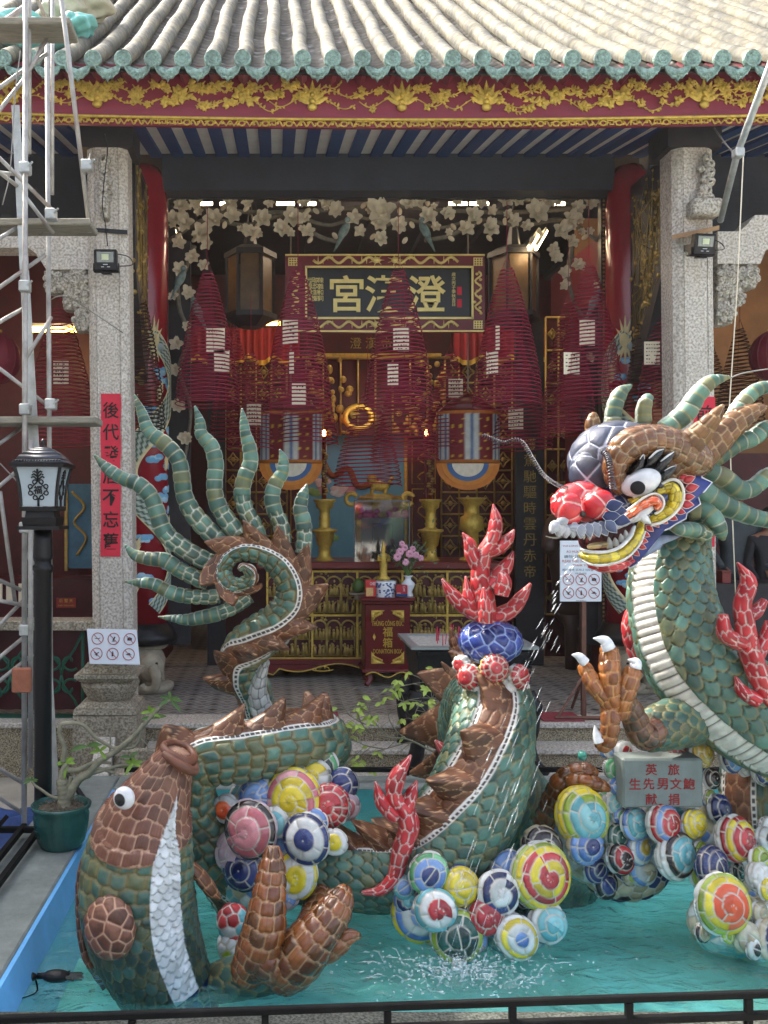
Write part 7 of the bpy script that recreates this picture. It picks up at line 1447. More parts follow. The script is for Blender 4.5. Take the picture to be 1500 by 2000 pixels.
# spring whiskers
def spring(ctrl, turns, r, wr, name='spring_whisker'):
    L = cr([[*P(a, b, d)] for a, b, d in ctrl], turns * 10); t = np.gradient(L, axis=0); pts = []
    N = np.array([0, -1., 0])
    for i, p_ in enumerate(L):
        T_ = t[i] / np.linalg.norm(t[i]); N = N - N.dot(T_) * T_; N /= np.linalg.norm(N); B = np.cross(T_, N); a = i / 10 * 2 * PI; pts.append(p_ + r * (math.cos(a) * N + math.sin(a) * B))
    MB().tube(pts, wr, 5).build(name, MT['chrome'], head, True)
spring([(942, 849, 3.5), (958, 856, 3.5), (985, 865, 3.5), (1006, 859, 3.5), (1022, 866, 3.5), (1042, 898, 3.52), (1062, 928, 3.54), (1090, 948, 3.58), (1112, 954, 3.64)], 52, .0075, .0015)
spring([(1178, 882, 3.62), (1186, 890, 3.6), (1191, 910, 3.56), (1195, 940, 3.56), (1198, 955, 3.58)], 16, .011, .003)
MB().tube(pl([(1422, 740, 3.92), (1455, 728, 3.9), (1520, 718, 3.9)]), .003, 6).build('wire_whisker', MT['wire'], head, True)
# ================================================================== FOREGROUND AND ATTACHED THINGS
random.seed(21)
# ---- floodlights on the granite columns
def flood(px, py, w, lab, yaw, tilt):
    t = thing('floodlight', lab, 'floodlight', P(px, py + w * .55, 6.66), 'floodlights on the granite columns'); c = P(px, py, 6.64); W_ = M(w, 6.64); Mx = rotm((0, 0, 1), yaw) @ rotm((1, 0, 0), tilt)
    def put(b, x0, x1, y0, y1, z0, z1, bev=.004):
        n = len(b.v); b.box(x0, x1, y0, y1, z0, z1, bev); b.v[n:] = [tuple(Mx @ np.array(v) + c) for v in b.v[n:]]
    b = MB(); put(b, -W_ / 2, W_ / 2, -.03, .03, -W_ * .46, W_ * .46, .008); body_ = b.build('housing', MT['black'], t)
    b = MB(); put(b, -W_ * .36, W_ * .36, -.034, -.0305, -W_ * .10, W_ * .34, 0); b.build('reflector', mat('lamp_reflector', '#8f9693', .25, .6, .05, 8), t)
    b = MB(); put(b, -W_ * .15, W_ * .15, -.038, -.0345, .0, W_ * .24, 0); b.build('led_panel', mat('led_panel', '#c5cda8', .3, 0, .05, 8), t)
    b = MB(); put(b, -W_ * .56, W_ * .56, .0, .05, -W_ * .50, -W_ * .42); put(b, -W_ * .2, W_ * .2, -.02, .05, -W_ * .58, -W_ * .5); put(b, -W_ * .56, -W_ * .51, -.012, .03, -W_ * .45, -W_ * .1); put(b, W_ * .51, W_ * .56, -.012, .03, -W_ * .45, -W_ * .1); put(b, -.03, .03, .03, .2, -W_ * .2, W_ * .1); b.build('bracket', MT['black'], t)
    for x, s in ((0, .2), (-W_ * .12, .12), (W_ * .14, .12)):
        b = MB(); put(b, x - W_ * s / 2, x + W_ * s / 2, -.0315, -.0303, -W_ * (.2 if s > .15 else .30), -W_ * (.175 if s > .15 else .28), 0); b.build('white_marking', MT['sign'], t)
    b = MB(); b.tube(cr([c + np.array([W_ * .4, .03, -W_ * .2]), c + np.array([W_ * 1.1, .05, -W_ * .1]), c + np.array([W_ * .9, .08, W_ * .3]), c + np.array([W_ * .3, .12, W_ * .5])], 14), .004, 5); b.build('cable', MT['black'], t, True)
flood(207, 509, 45, 'black floodlight strapped to the left granite column', 0, .12); flood(1373, 478, 44, 'black floodlight under a wooden batten on the right granite column', .12, .18)
t = thing('strap', 'dark metal strap with wire round the left granite column above its floodlight', 'strap', P(210, 456, 6.84)); b_ = MB(); b_.hexa([P(170, 452, 6.835), P(249, 458, 6.835), P(249, 458, 7.17), P(170, 452, 7.17), P(170, 444, 6.835), P(249, 449, 6.835), P(249, 449, 7.17), P(170, 444, 7.17)]); b_.build('band', MT['black'], t); b_ = MB(); b_.tube(pl([(205, 262, 6.80), (210, 290, 6.72), (206, 330, 6.66), (200, 400, 6.66), (206, 440, 6.80), (210, 480, 6.70)]), .004, 5); b_.build('wire', MT['black'], t, True)
t = thing('batten', 'sunlit wooden batten tied across the right granite column', 'batten', P(1358, 470, 6.8)); b_ = MB(); b_.hexa([P(1312, 468, 6.80), P(1405, 449, 6.70), P(1405, 449, 6.84), P(1312, 468, 6.845), P(1312, 459, 6.80), P(1405, 440, 6.70), P(1405, 440, 6.84), P(1312, 459, 6.845)]); b_.build('board', mat('raw_timber', '#9a7a58', .8, 0, .3, 12, .3, 40), t)
# ---- red couplets
def couplet(px0, px1, y0, y1, chars, lab):
    t = thing('red_couplet', lab, 'couplet', P((px0 + px1) / 2, y1, 6.84), 'red paper couplets on the granite columns'); b = MB(); n = 14
    xs = (P(px0, 0, 6.845)[0], P(px1, 0, 6.845)[0]); V_ = []
    for k in range(n + 1):
        z = P(0, y0 + (y1 - y0) * k / n, 6.845)[2]; w_ = .0012 * math.sin(k * 2.1)
        V_ += [(xs[0] + .003 * math.sin(k * 1.3), 6.842 - abs(w_), z), (xs[1] + .003 * math.sin(k * 1.7), 6.842 - abs(w_) * .5, z)]
    b._add(V_, [(2 * k, 2 * k + 1, 2 * k + 3, 2 * k + 2) for k in range(n)]); o = b.build('paper_strip', MT['redpaper'], t, True)
    for k, ch in enumerate(chars): text(ch, P((px0 + px1) / 2, y0 + 32 + k * ((y1 - y0 - 62) / (len(chars) - 1)), 6.839), M(32, 6.84), MT['ink'], t, ext=.001, heavy=.012, name='brush_character', xs=.95)
couplet(197, 236, 769, 1087, '後代發居不忘舊', 'red paper couplet with black brush characters on the left granite column')
couplet(1354, 1396, 775, 1068, '前人創業永流芳', 'red paper couplet mostly hidden behind the dragon head on the right granite column')
# ---- signs with prohibition pictograms
def picto(b, c, s, k):
    def bar(x0, z0, x1, z1, w): b.tube([(c[0] + x0 * s, c[1], c[2] + z0 * s), (c[0] + x1 * s, c[1], c[2] + z1 * s)], w * s, 5)
    if k == 0: bar(-.6, 0, .5, 0, .08); bar(.52, .1, .5, .35, .04)
    elif k == 1: bar(-.1, -.35, .3, .45, .16); bar(-.35, -.5, .35, -.5, .08); bar(.3, .45, .1, .0, .1)
    elif k == 2: b.box(c[0] - .5 * s, c[0] + .5 * s, c[1] - .002, c[1], c[2] - .32 * s, c[2] + .28 * s); b.box(c[0] - .2 * s, c[0] + .2 * s, c[1] - .002, c[1], c[2] + .28 * s, c[2] + .42 * s); b.tube([(c[0] + .22 * s * math.cos(a), c[1] - .003, c[2] + .22 * s * math.sin(a)) for a in np.linspace(0, 2 * PI, 12)], .05 * s, 4)
    elif k == 3: bar(-.5, .3, .0, 0, .14); bar(0, 0, .5, .3, .12); bar(0, 0, .1, -.45, .14); bar(-.3, -.3, .0, 0, .1)
    elif k == 4: b.box(c[0] - .18 * s, c[0] + .18 * s, c[1] - .002, c[1], c[2] - .5 * s, c[2] + .3 * s); b.ell((c[0], c[1], c[2] + .45 * s), .14 * s, .002, .14 * s, 10, 6)
    else: b.ell((c[0], c[1], c[2] + .05 * s), .36 * s, .002, .26 * s, 14, 8); bar(-.6, -.08, .6, -.12, .08)
def icon_rows(par, c00, dx, dz, s, Mx=None):
    for k in range(6):
        q = np.array([(k % 3) * dx, -.0035, -(k // 3) * dz]); b = MB(); picto(b, (0, 0, 0), s * .8, k); r_ = MB(); r_.tube([(s * math.cos(a), 0, s * math.sin(a)) for a in np.linspace(0, 2 * PI, 28)], s * .07, 5); r_.tube([(-.70 * s, -.002, .70 * s), (.70 * s, -.002, -.70 * s)], s * .06, 5)
        for bb, nm, m_ in ((b, 'pictogram', 'signink'), (r_, 'prohibition_ring', 'signred')):
            V_ = np.array(bb.v) * np.array([1, .25, 1]) + q
            if Mx is not None: V_ = V_ @ Mx.T
            bb.v = [tuple(v) for v in V_ + c00]; bb.build(nm, MT[m_], par)
d = 6.28; t = thing('rules_sign', 'small white sign of six prohibition pictograms leaning on the left stone pedestal', 'sign', P(222, 1297, d)); Mx = rotm((0, 1, 0), .02) @ rotm((1, 0, 0), -.28)
c = P(221, 1263, d); w_, h_ = M(49, d), M(33, d) / math.cos(.28); b_ = MB(); b_.box(-w_, w_, 0, .012, -h_, h_, .003); V_ = np.array(b_.v); V_[:, 0] += V_[:, 2] * -.16; V_ = V_ @ Mx.T + c; b_.v = [tuple(v) for v in V_]; b_.build('board', MT['sign'], t)
icon_rows(t, c + Mx @ np.array([-w_ * .64, 0, h_ * .44]), w_ * .64, h_ * .86, w_ * .225, Mx)
d = 6.9; t = thing('rules_sign', 'white sign with text and prohibition pictograms on a brown stand beside the dragon jaw', 'sign', P(1135, 1345, d) * np.array([1, 1, 0]) + np.array([0, 0, ZF]))
b_ = MB(); bx(b_, 1094, 1056, 1175, 1175, d, d + .012, .003); b_.build('board', MT['sign'], t)
icon_rows(t, P(1110, 1132, d), M(25, d), M(26, d), M(10.5, d))
for tx, y, h_, w_, m_ in (('VUI LÒNG KHÔNG MẶC', 1066, 5.5, 72, 'signred'), ('ÁO MƯA VÀO CHÙA', 1077, 5.5, 58, 'signred'), ('請勿戴帽子,穿雨衣', 1087, 6, 66, 'sky'), ('PLEASE TAKE OFF YOUR HAT', 1096, 5, 74, 'signred'), ('THANK YOU', 1104, 4, 34, 'signred'), ('제단 옆에 모자나 식모를 착용', 1113, 5, 74, 'sky'), ('마십시오', 1120, 4, 22, 'sky'), ('BAN QUẢN LÝ', 1173, 2.5, 20, 'signink')): text(tx, P(1135, y, d - .0005), M(h_, d), MT[m_], t, ext=.001, w=M(w_, d))
b_ = MB(); p = P(1138, 1175, d + .05); z_ = p[2]; b_.box(p[0] - .016, p[0] + .016, d + .015, d + .05, ZF + .02, z_ + .3)
for dx, dy in ((-.22, -.05), (.24, -.05), (0, .3)): b_.tube([(p[0], d + .03, ZF + .32), (p[0] + dx, d + dy, ZF + .02)], .013, 4)
b_.tube([(p[0] - .24, d - .05, ZF + .02), (p[0] + .26, d - .05, ZF + .02)], .014, 4); b_.build('stand', MT['stand'], t)
# ---- stone pedestal ending the stair cheek
t = thing('stone_pedestal', 'carved granite newel pedestal with fluted bowl at the left end of the steps', 'pedestal', (P(215, 1400, 6.35)[0], 6.45, 0)); k = 6.3 / F; pc = P(213, 1395, 6.45); pc[1] = 6.5
def sq(b, hw, z0, z1, hw2=None): hw2 = hw2 or hw; b.hexa([(pc[0] - hw, pc[1] - hw, z0), (pc[0] + hw, pc[1] - hw, z0), (pc[0] + hw, pc[1] + hw, z0), (pc[0] - hw, pc[1] + hw, z0), (pc[0] - hw2, pc[1] - hw2, z1), (pc[0] + hw2, pc[1] - hw2, z1), (pc[0] + hw2, pc[1] + hw2, z1), (pc[0] - hw2, pc[1] + hw2, z1)])
zt = lambda y: P(0, y, 6.3)[2]
b_ = MB(); sq(b_, 62 * k, .004, zt(1398)); b_.build('base_block', MT['granite_dark'], t)
b_ = MB(); sq(b_, 62 * k, zt(1396), zt(1385), 60 * k); sq(b_, 58 * k, zt(1384), zt(1374), 44 * k); b_.build('plinth', MT['granite_dark'], t)
b_ = MB(); H0, H1 = zt(1374), zt(1334); prof = [(42 * k, 0), (44 * k, .01), (50 * k, .05), (56 * k, .10), (57 * k, .115), (50 * k, .13), (46 * k, .14)]
n = 96; V_ = []
for r_, z_ in prof:
    for q in range(n):
        a = 2 * PI * q / n; rr_ = r_ * (1 + (.035 * abs(math.cos(a * 9)) if .03 < z_ < .12 else 0)); V_.append((pc[0] + rr_ * math.cos(a), pc[1] + rr_ * math.sin(a), H0 + z_ * (H1 - H0) / .14))
b_._add(V_, [(j * n + q, j * n + (q + 1) % n, (j + 1) * n + (q + 1) % n, (j + 1) * n + q) for j in range(len(prof) - 1) for q in range(n)]); b_.build('fluted_bowl', MT['granite_dark'], t, True)
b_ = MB(); sq(b_, 48 * k, zt(1335), zt(1327), 58 * k); sq(b_, 60 * k, zt(1326), zt(1318)); sq(b_, 52 * k, zt(1317), zt(1299), 40 * k); b_.build('cap', MT['granite_dark'], t)
t = thing('stair_cheek', 'weathered stone cheek slabs leaning at the foot of the left pedestal', 'stone slabs', (P(215, 1500, 6)[0], 6.0, 0)); b_ = MB(); x0, x1 = P(186, 0, 6.2)[0], P(222, 0, 6.2)[0]; b_.hexa([(x0, 5.75, .004), (x1, 5.75, .004), (x1, 6.27, .004), (x0, 6.27, .004), (x0, 5.75, .06), (x1, 5.75, .06), (x1, 6.27, .42), (x0, 6.27, .42)]); b_.build('cheek_slab', MT['granite'], t)
for q, (z_, y_) in enumerate(((.12, 5.85), (.24, 6.02), (.36, 6.15))): b_ = MB(); b_.box(x1 + .01, x1 + .42, y_, 6.22, .004 if q == 0 else z_ - .12 + .002, z_, .008); b_.build('side_step', MT['granite_dark'], t)
# ---- black lamp post with square lantern
d = 4.62; t = thing('lamp_post', 'black lamp post with flared square lantern bearing a cut-out character', 'street lamp', (P(84, 1600, d)[0], d, 0)); cx_ = P(84, 0, d)[0]; Z = lambda y: P(0, y, d)[2]; k = d / F
b_ = MB(); b_.lathe((cx_, d, 0), [(26 * k, .004), (26 * k, .05), (19 * k, .08), (17 * k, .3), (16.5 * k, Z(1120)), (20 * k, Z(1112)), (20 * k, Z(1105)), (16 * k, Z(1102)), (16 * k, Z(1094)), (19 * k, Z(1090)), (19 * k, Z(1086)), (18 * k, Z(1060)), (17 * k, Z(1034))], 28); b_.build('post', MT['black'], t, True)
def fr4(b, hw0, z0, hw1, z1): b.hexa([(cx_ - hw0, d - hw0, z0), (cx_ + hw0, d - hw0, z0), (cx_ + hw0, d + hw0, z0), (cx_ - hw0, d + hw0, z0), (cx_ - hw1, d - hw1, z1), (cx_ + hw1, d - hw1, z1), (cx_ + hw1, d + hw1, z1), (cx_ - hw1, d + hw1, z1)])
b_ = MB(); fr4(b_, 41 * k, Z(1034), 41 * k, Z(1027)); fr4(b_, 31 * k, Z(1027), 34 * k, Z(1010)); fr4(b_, 28 * k, Z(1010), 26 * k, Z(998)); fr4(b_, 36 * k, Z(998), 37 * k, Z(990)); b_.build('lantern_base', MT['black'], t)
hw0, hw1, z0, z1 = 34 * k, 44 * k, Z(989), Z(914)
for s_, ax in ((-1, 1), (1, 1), (-1, 0), (1, 0)):
    G = []
    for q in range(7):
        u = q / 6; hw = hw0 + (hw1 - hw0) * u ** 1.9
        for v in (-.9, .9): G.append((cx_ + v * hw, d + s_ * hw * .97, z0 + (z1 - z0) * u) if ax else (cx_ + s_ * hw * .97, d + v * hw, z0 + (z1 - z0) * u))
    b_ = MB(); b_._add(G, [(2 * q, 2 * q + 1, 2 * q + 3, 2 * q + 2) for q in range(6)]); o = b_.build('glass_pane', MT['lampglass'], t, True)
    if s_ < 0 and ax or (s_ > 0 and not ax):
        sc = MB(); hm = hw0 + (hw1 - hw0) * .2
        def fp(x, y, e=.004):
            u = max(0, min(1, (y - z0) / (z1 - z0))); hw = hw0 + (hw1 - hw0) * u ** 1.9; return (cx_ + x, d + s_ * (hw * .97) - e, y) if ax else (cx_ + s_ * (hw * .97) + e, d + x, y)
        zm = z0 + (z1 - z0) * .42; r_ = 17 * k
        sc.tube([fp(r_ * a, zm + r_ * b2) for a, b2 in ((0, 1), (1, 0), (0, -1), (-1, 0), (0, 1))], .0035, 5); sc.tube([fp(0, zm + r_), fp(0, z1 - .01)], .005, 5); sc.tube([fp(0, zm - r_), fp(0, z0)], .006, 5)
        for q in range(8): a0 = q * PI / 4 + .4; sc.tube([fp(r_ * (.95 * math.cos(a0)) + r_ * .24 * math.cos(a), zm + r_ * .95 * math.sin(a0) + r_ * .24 * math.sin(a)) for a in np.linspace(0, 2 * PI, 10)], .003, 4)
        for sg in (-1, 1):
            for q in range(3): sc.tube([fp(0, zm + r_ * (1.1 + .35 * q)), fp(sg * r_ * (.5 - .08 * q), zm + r_ * (1.5 + .3 * q)), fp(sg * r_ * (.75 - .1 * q), zm + r_ * (1.35 + .3 * q))], .004, 4)
        sc.build('scrollwork', MT['black'], o, True)
        if ax: text('福', (cx_, d - hm * .97 - .010, zm), 16 * k, MT['black'], o, ext=.004, heavy=.03)
for sx in (-1, 1):
    for sy in (-1, 1): b_ = MB(); b_.tube([(cx_ + sx * (hw0 + (hw1 - hw0) * (q / 6) ** 1.9), d + sy * (hw0 + (hw1 - hw0) * (q / 6) ** 1.9), z0 + (z1 - z0) * q / 6) for q in range(7)], 3.2 * k, 6); b_.build('corner_bar', MT['black'], t)
b_ = MB(); fr4(b_, 51 * k, Z(914), 52 * k, Z(906)); b_.build('lantern_rim', MT['black'], t)
b_ = MB(); pr = [(50, 906), (44, 900), (36, 890), (27, 882), (18, 877), (11, 874)]
for (a, y0), (c_, y1) in zip(pr[:-1], pr[1:]): fr4(b_, a * k, Z(y0), c_ * k, Z(y1))
b_.build('lantern_roof', mat('dark_grey_lantern_roof', '#3a3d46', .4, .3, .1, 10), t, True)
b_ = MB(); b_.lathe((cx_, d, 0), [(8 * k, Z(875)), (3 * k, Z(871)), (5.5 * k, Z(867)), (5 * k, Z(863)), (.4 * k, Z(856))], 14); b_.build('finial', MT['black'], t, True)
for q in range(17):
    for s_ in (-1,): b_ = MB(); b_.ell((cx_ + (q - 8) * 5.4 * k, d - 46 * k, Z(902)), 2.2 * k, 2.2 * k, 2.2 * k, 7, 5); b_.build('bead', MT['black'], t, True)
# ---- scaffold
t = thing('scaffold', 'rusty whitewashed tube scaffold with plank decks at the left edge', 'scaffold', (P(40, 1600, 5)[0], 5.0, 0))
def pole(x0, y0, d0, x1, y1, d1, r=.020, nm='scaffold_tube', m_='paintpole'): b = MB(); b.tube([P(x0, y0, d0), P(x1, y1, d1)], r * .78, 10); return b.build(nm, MT[m_], t, True)
zg = lambda dd: HY + EZ * F / dd
pole(50, -120, 5.0, 47, zg(5.0) - 1, 5.0, .019); pole(57, -120, 5.06, 57, 300, 5.06, .016)
pole(92, 50, 5.5, 100, 1500, 5.5, .018); pole(103, -60, 5.6, 102, 380, 5.6, .015); pole(98, -120, 5.75, 100, 30, 5.75, .02)
pole(113, -60, 4.9, 176, 455, 5.3, .017); pole(60, 860, 4.95, 60, 1500, 4.95, .018); pole(66, -20, 4.9, 103, 70, 5.4, .014)
for q in ((-30, 70, 45, 21), (-30, 192, 92, 105), (-30, 335, 30, 340), (-20, 290, 100, 408), (-20, 322, 40, 368), (50, 385, 104, 455), (-20, 478, 36, 442), (-20, 575, 88, 498), (-20, 705, 98, 796), (-30, 975, 50, 905), (-30, 1120, 40, 1152), (-20, 1170, 64, 1185), (-20, 1300, 46, 1245), (-20, 1345, 64, 1278), (-20, 1490, 46, 1530), (-20, 1545, 46, 1590), (48, 815, 60, 835), (0, 960, 30, 1180), (-20, 240, 50, 150), (50, 150, 100, 60), (-20, 640, 50, 600), (50, 700, 100, 620), (-20, 880, 50, 830), (50, 1080, 100, 1150), (-20, 1240, 48, 1170), (50, 1420, 100, 1360), (-20, 60, 50, 10)):
    pole(q[0], q[1], 5.0, q[2], q[3], 5.2, .0145)
for x, y in ((50, 330), (100, 420), (50, 800), (50, 1030), (50, 1230), (170, 325), (100, 790), (49, 560)): b_ = MB(); p = P(x, y, 5.0); b_.box(p[0] - .028, p[0] + .028, 4.965, 5.03, p[2] - .03, p[2] + .03, .006); b_.tube([p + np.array([.02, -.03, .0]), p + np.array([.05, -.05, .02])], .006, 5); b_.build('coupler', MT['galv'], t)
for x0, x1, y0, y1, d0 in ((-60, 136, 22, 50, 5.0), (-60, 176, 424, 443, 5.15), (-60, 186, 813, 831, 5.0)): b_ = MB(); a, c = P(x0, y1, d0), P(x1, y0, d0); b_.box(a[0], c[0], d0, d0 + .22, a[2] + .012, a[2] + .05, .006); b_.build('plank_deck', MT['plank'], t)
for q in ([(176, 300, 5.1), (168, 340, 5.0), (160, 330, 4.98), (172, 318, 5.0)], [(40, 100, 4.96), (30, 180, 4.95), (20, 330, 4.95), (5, 400, 4.95)], [(90, 430, 5.4), (75, 460, 5.3), (110, 430, 5.3), (80, 450, 5.3)], [(100, 585, 5.4), (120, 578, 5.4), (150, 590, 6.5), (240, 650, 6.8)], [(0, 905, 4.9), (40, 950, 4.9), (60, 1000, 4.9), (80, 1100, 5.0)]):
    b_ = MB(); b_.tube(pl(q), .0035, 5); b_.build('tie_wire', MT['wire'], t, True)
o = MB(); p = P(45, 1325, 4.9); o.box(p[0] - .05, p[0] + .05, 4.86, 4.9, p[2] - .07, p[2] + .06, .006); o.build('hanging_tile', MT['terracotta'], t)
t = thing('leaning_beam', 'pale galvanised square beam leaning against the scaffold behind the lamp post', 'metal beam', P(118, 1490, 5.25) * np.array([1, 1, 0])); b_ = MB(); b_.hexa([P(98, 1690, 4.95), P(124, 1690, 4.95), P(124, 1680, 5.02), P(98, 1680, 5.02), P(22, 205, 5.2), P(38, 205, 5.2), P(38, 205, 5.26), P(22, 205, 5.26)]); b_.build('beam', MT['galv'], t)
t = thing('striking_pole', 'dark rod with a pink tip leaning behind the potted tree', 'rod', P(190, 1600, 5.5)); b_ = MB(); b_.tube([P(100, 1468, 5.3), P(195, 1606, 5.05)], .016, 8); b_.build('rod', MT['black'], t, True); b_ = MB(); b_.tube([P(97, 1463, 5.31), P(101, 1469, 5.299)], .0165, 8); b_.build('tip', MT['pink'], t, True)
t = thing('support_pole', 'grey steel tube leaning from the upper right corner to the right column', 'metal pole', P(1407, 430, 6.4)); b_ = MB(); b_.tube([P(1560, -20, 5.2), P(1440, 300, 6.0), P(1407, 432, 6.45)], [.022, .022, .02], 10); b_.build('tube', MT['galv'], t, True); b_ = MB(); b_.tube(pl([(1440, 300, 5.96), (1425, 290, 6.1), (1400, 258, 6.6), (1395, 250, 6.7)]), .006, 5); b_.build('wire', MT['wire'], t, True); b_ = MB(); p = P(1441, 300, 5.98); b_.box(p[0] - .03, p[0] + .03, p[1] - .04, p[1] + .03, p[2] - .03, p[2] + .03, .008); b_.build('clamp', MT['galv'], t)
t = thing('hanging_cord', 'thin pale cord hanging straight down in front of the right bay', 'cord', P(1432, 1160, 6.2)); b_ = MB(); b_.tube([P(1452, 300, 6.05), P(1440, 560, 6.1), P(1424, 800, 6.15), P(1430, 1000, 6.2), P(1437, 1170, 6.2)], .004, 5); b_.build('cord', MT['paper'], t, True)
# ---- sacks on the roof
def sack(px, py, d, rx, ry, rz, m_, lab, sd):
    rs = np.random.RandomState(sd); n, m2 = 40, 26; th, ph = np.meshgrid(np.linspace(0, PI, m2), np.linspace(0, 2 * PI, n), indexing='ij'); f_ = np.ones_like(th)
    for k in range(9): a, b2, c_, e = rs.uniform(1, 7), rs.randint(1, 6), rs.uniform(0, 6), rs.uniform(.03, .10); f_ += e * np.sin(a * th + c_) * np.cos(b2 * ph + c_ * 2)
    p = P(px, py, d); Vg = np.stack([p[0] + rx * f_ * np.sin(th) * np.cos(ph), p[1] + ry * f_ * np.sin(th) * np.sin(ph), p[2] + rz * f_ * np.cos(th)], -1)
    o = mesh_obj('sack', Vg, quads(np.arange(n * m2).reshape(m2, n)), MT[m_]); return tag(o, lab, 'sack', 'crumpled sacks on the roof tiles')
sack(20, 55, 6.9, .30, .2, .10, 'tealbag', 'crumpled teal sack on the roof tiles at the far left edge', 1); sack(65, 75, 6.6, .22, .16, .10, 'tealbag', 'pale teal sack draped low over the eave tiles behind the scaffold', 2); sack(150, 50, 6.9, .14, .12, .08, 'tealbag', 'small bright teal sack right of the top scaffold plank', 3); sack(178, 12, 7.4, .17, .14, .12, 'beigebag', 'beige sack with a green edge highest on the left roof tiles', 4); sack(125, 18, 7.3, .2, .14, .10, 'beigebag', 'grey beige sack beside the top of the scaffold', 5)
# ---- potted frangipani-like tree on the kerb
d = 4.42; t = thing('potted_tree', 'bare-branched grey succulent tree in a dark green glazed pot on the pond kerb', 'potted tree', P(112, 1660, 4.34)); k = d / F; p = P(112, 1660, 4.34); p[1] = d; p[2] = ZK
b_ = MB(); b_.lathe(p, [(0, .002), (40 * k, .002), (41 * k, .012), (46 * k, .03), (52 * k, 40 * k), (54 * k, 62 * k), (52 * k, 70 * k), (57 * k, 76 * k), (58 * k, 82 * k), (54 * k, 84 * k), (50 * k, 80 * k), (48 * k, 74 * k)], 40); po = b_.build('pot', MT['pot'], t, True)
b_ = MB(); b_.lathe(p, [(0, 78 * k), (30 * k, 77 * k), (49 * k, 73 * k)], 24)
for q in range(130): a, r_ = random.uniform(0, 2 * PI), random.uniform(0, 46) * k; s_ = random.uniform(-.02, .02); b_.tube([p + np.array([r_ * math.cos(a), r_ * math.sin(a), 77 * k]), p + np.array([r_ * math.cos(a) + s_, r_ * math.sin(a) + random.uniform(-.02, .02), 79 * k + .006])], .0025, 3)
b_.build('soil', MT['soil'], po)
def tz5(a, b, dd=0): return P(a * .30508, 1150 + b * .30508, d + dd)
def br(q, r0, r1, par, nm='branch'): pts = list(cr([tz5(*x) for x in q], 6 * len(q))); n = len(pts); b = MB(); b.tube(pts, [(r0 + (r1 - r0) * (i / (n - 1)) ** .8) * (1 + .07 * math.sin(i * 1.9)) for i in range(n)], 9); return b.build(nm, MT['bark'], par, True)
tk = br([(415, 1430), (412, 1340), (405, 1290), (395, 1220)], .036, .028, t, 'trunk')
for q, r0, r1 in (([(415, 1380), (455, 1290), (510, 1215), (570, 1180), (640, 1100), (740, 1040), (850, 950), (930, 860), (1010, 775), (1055, 735), (1090, 710)], .026, .007), ([(395, 1230), (405, 1160), (425, 1120)], .02, .012), ([(405, 1110), (412, 1020), (385, 940), (385, 880), (410, 862), (500, 862), (550, 885), (610, 950), (680, 995), (740, 1020), (860, 1010), (900, 930), (910, 860)], .013, .006),
                  ([(520, 1200), (590, 1180), (700, 1150), (780, 1130), (850, 1135)], .013, .006), ([(430, 1160), (500, 1160), (560, 1130), (620, 1110), (710, 1115)], .014, .007), ([(460, 1300), (430, 1310), (400, 1340), (330, 1330), (270, 1290), (220, 1255), (205, 1230)], .010, .006), ([(400, 1340), (440, 1260), (455, 1200)], .012, .010), ([(640, 1110), (690, 1080), (706, 1010), (708, 940), (720, 890), (745, 880)], .006, .003), ([(560, 1180), (620, 1150), (690, 1165), (740, 1180)], .011, .007), ([(890, 900), (900, 950), (940, 1000), (950, 1050)], .005, .002)):
    br(q, r0, r1, tk)
def leafmesh(b, c, dr, L, w, droop=.2, n=4):
    dr = np.array(dr, float); dr /= np.linalg.norm(dr); sd = np.cross(dr, (0, -1, .3)); sd /= np.linalg.norm(sd) + 1e-9; up = np.cross(sd, dr); G = []
    for i in range(n + 1):
        u = i / n; m_ = np.array(c) + dr * L * u - np.array([0, 0, droop * L * u * u]); hw = w * math.sin(PI * min(1, u * .9 + .06)) ** .8
        G += [m_ - sd * hw + up * hw * .35, m_, m_ + sd * hw + up * hw * .35]
    n0 = len(b.v); b._add(G, [(3 * i + q, 3 * i + q + 1, 3 * i + q + 4, 3 * i + q + 3) for i in range(n) for q in (0, 1)])
for (x, y), n_, L, mt_ in (((425, 1110), 7, .055, 'leaf'), ((200, 1228), 6, .035, 'leaff'), ((850, 1120), 6, .055, 'leaf'), ((640, 1040), 4, .05, 'leaf'), ((960, 790), 4, .05, 'leaf'), ((1090, 712), 6, .055, 'leaff'), ((985, 830), 2, .06, 'leaff'), ((560, 1010), 2, .075, 'leaff'), ((835, 1080), 3, .05, 'leaff')):
    b_ = MB(); c = tz5(x, y)
    for q in range(n_): a = q * 2 * PI / n_ + random.random(); leafmesh(b_, c, (math.cos(a), -.35 + .5 * random.random(), .55 * math.sin(a) + .35), L * random.uniform(.8, 1.2), L * .17, .3)
    b_.build('leaf_rosette', MT[mt_], tk, True)
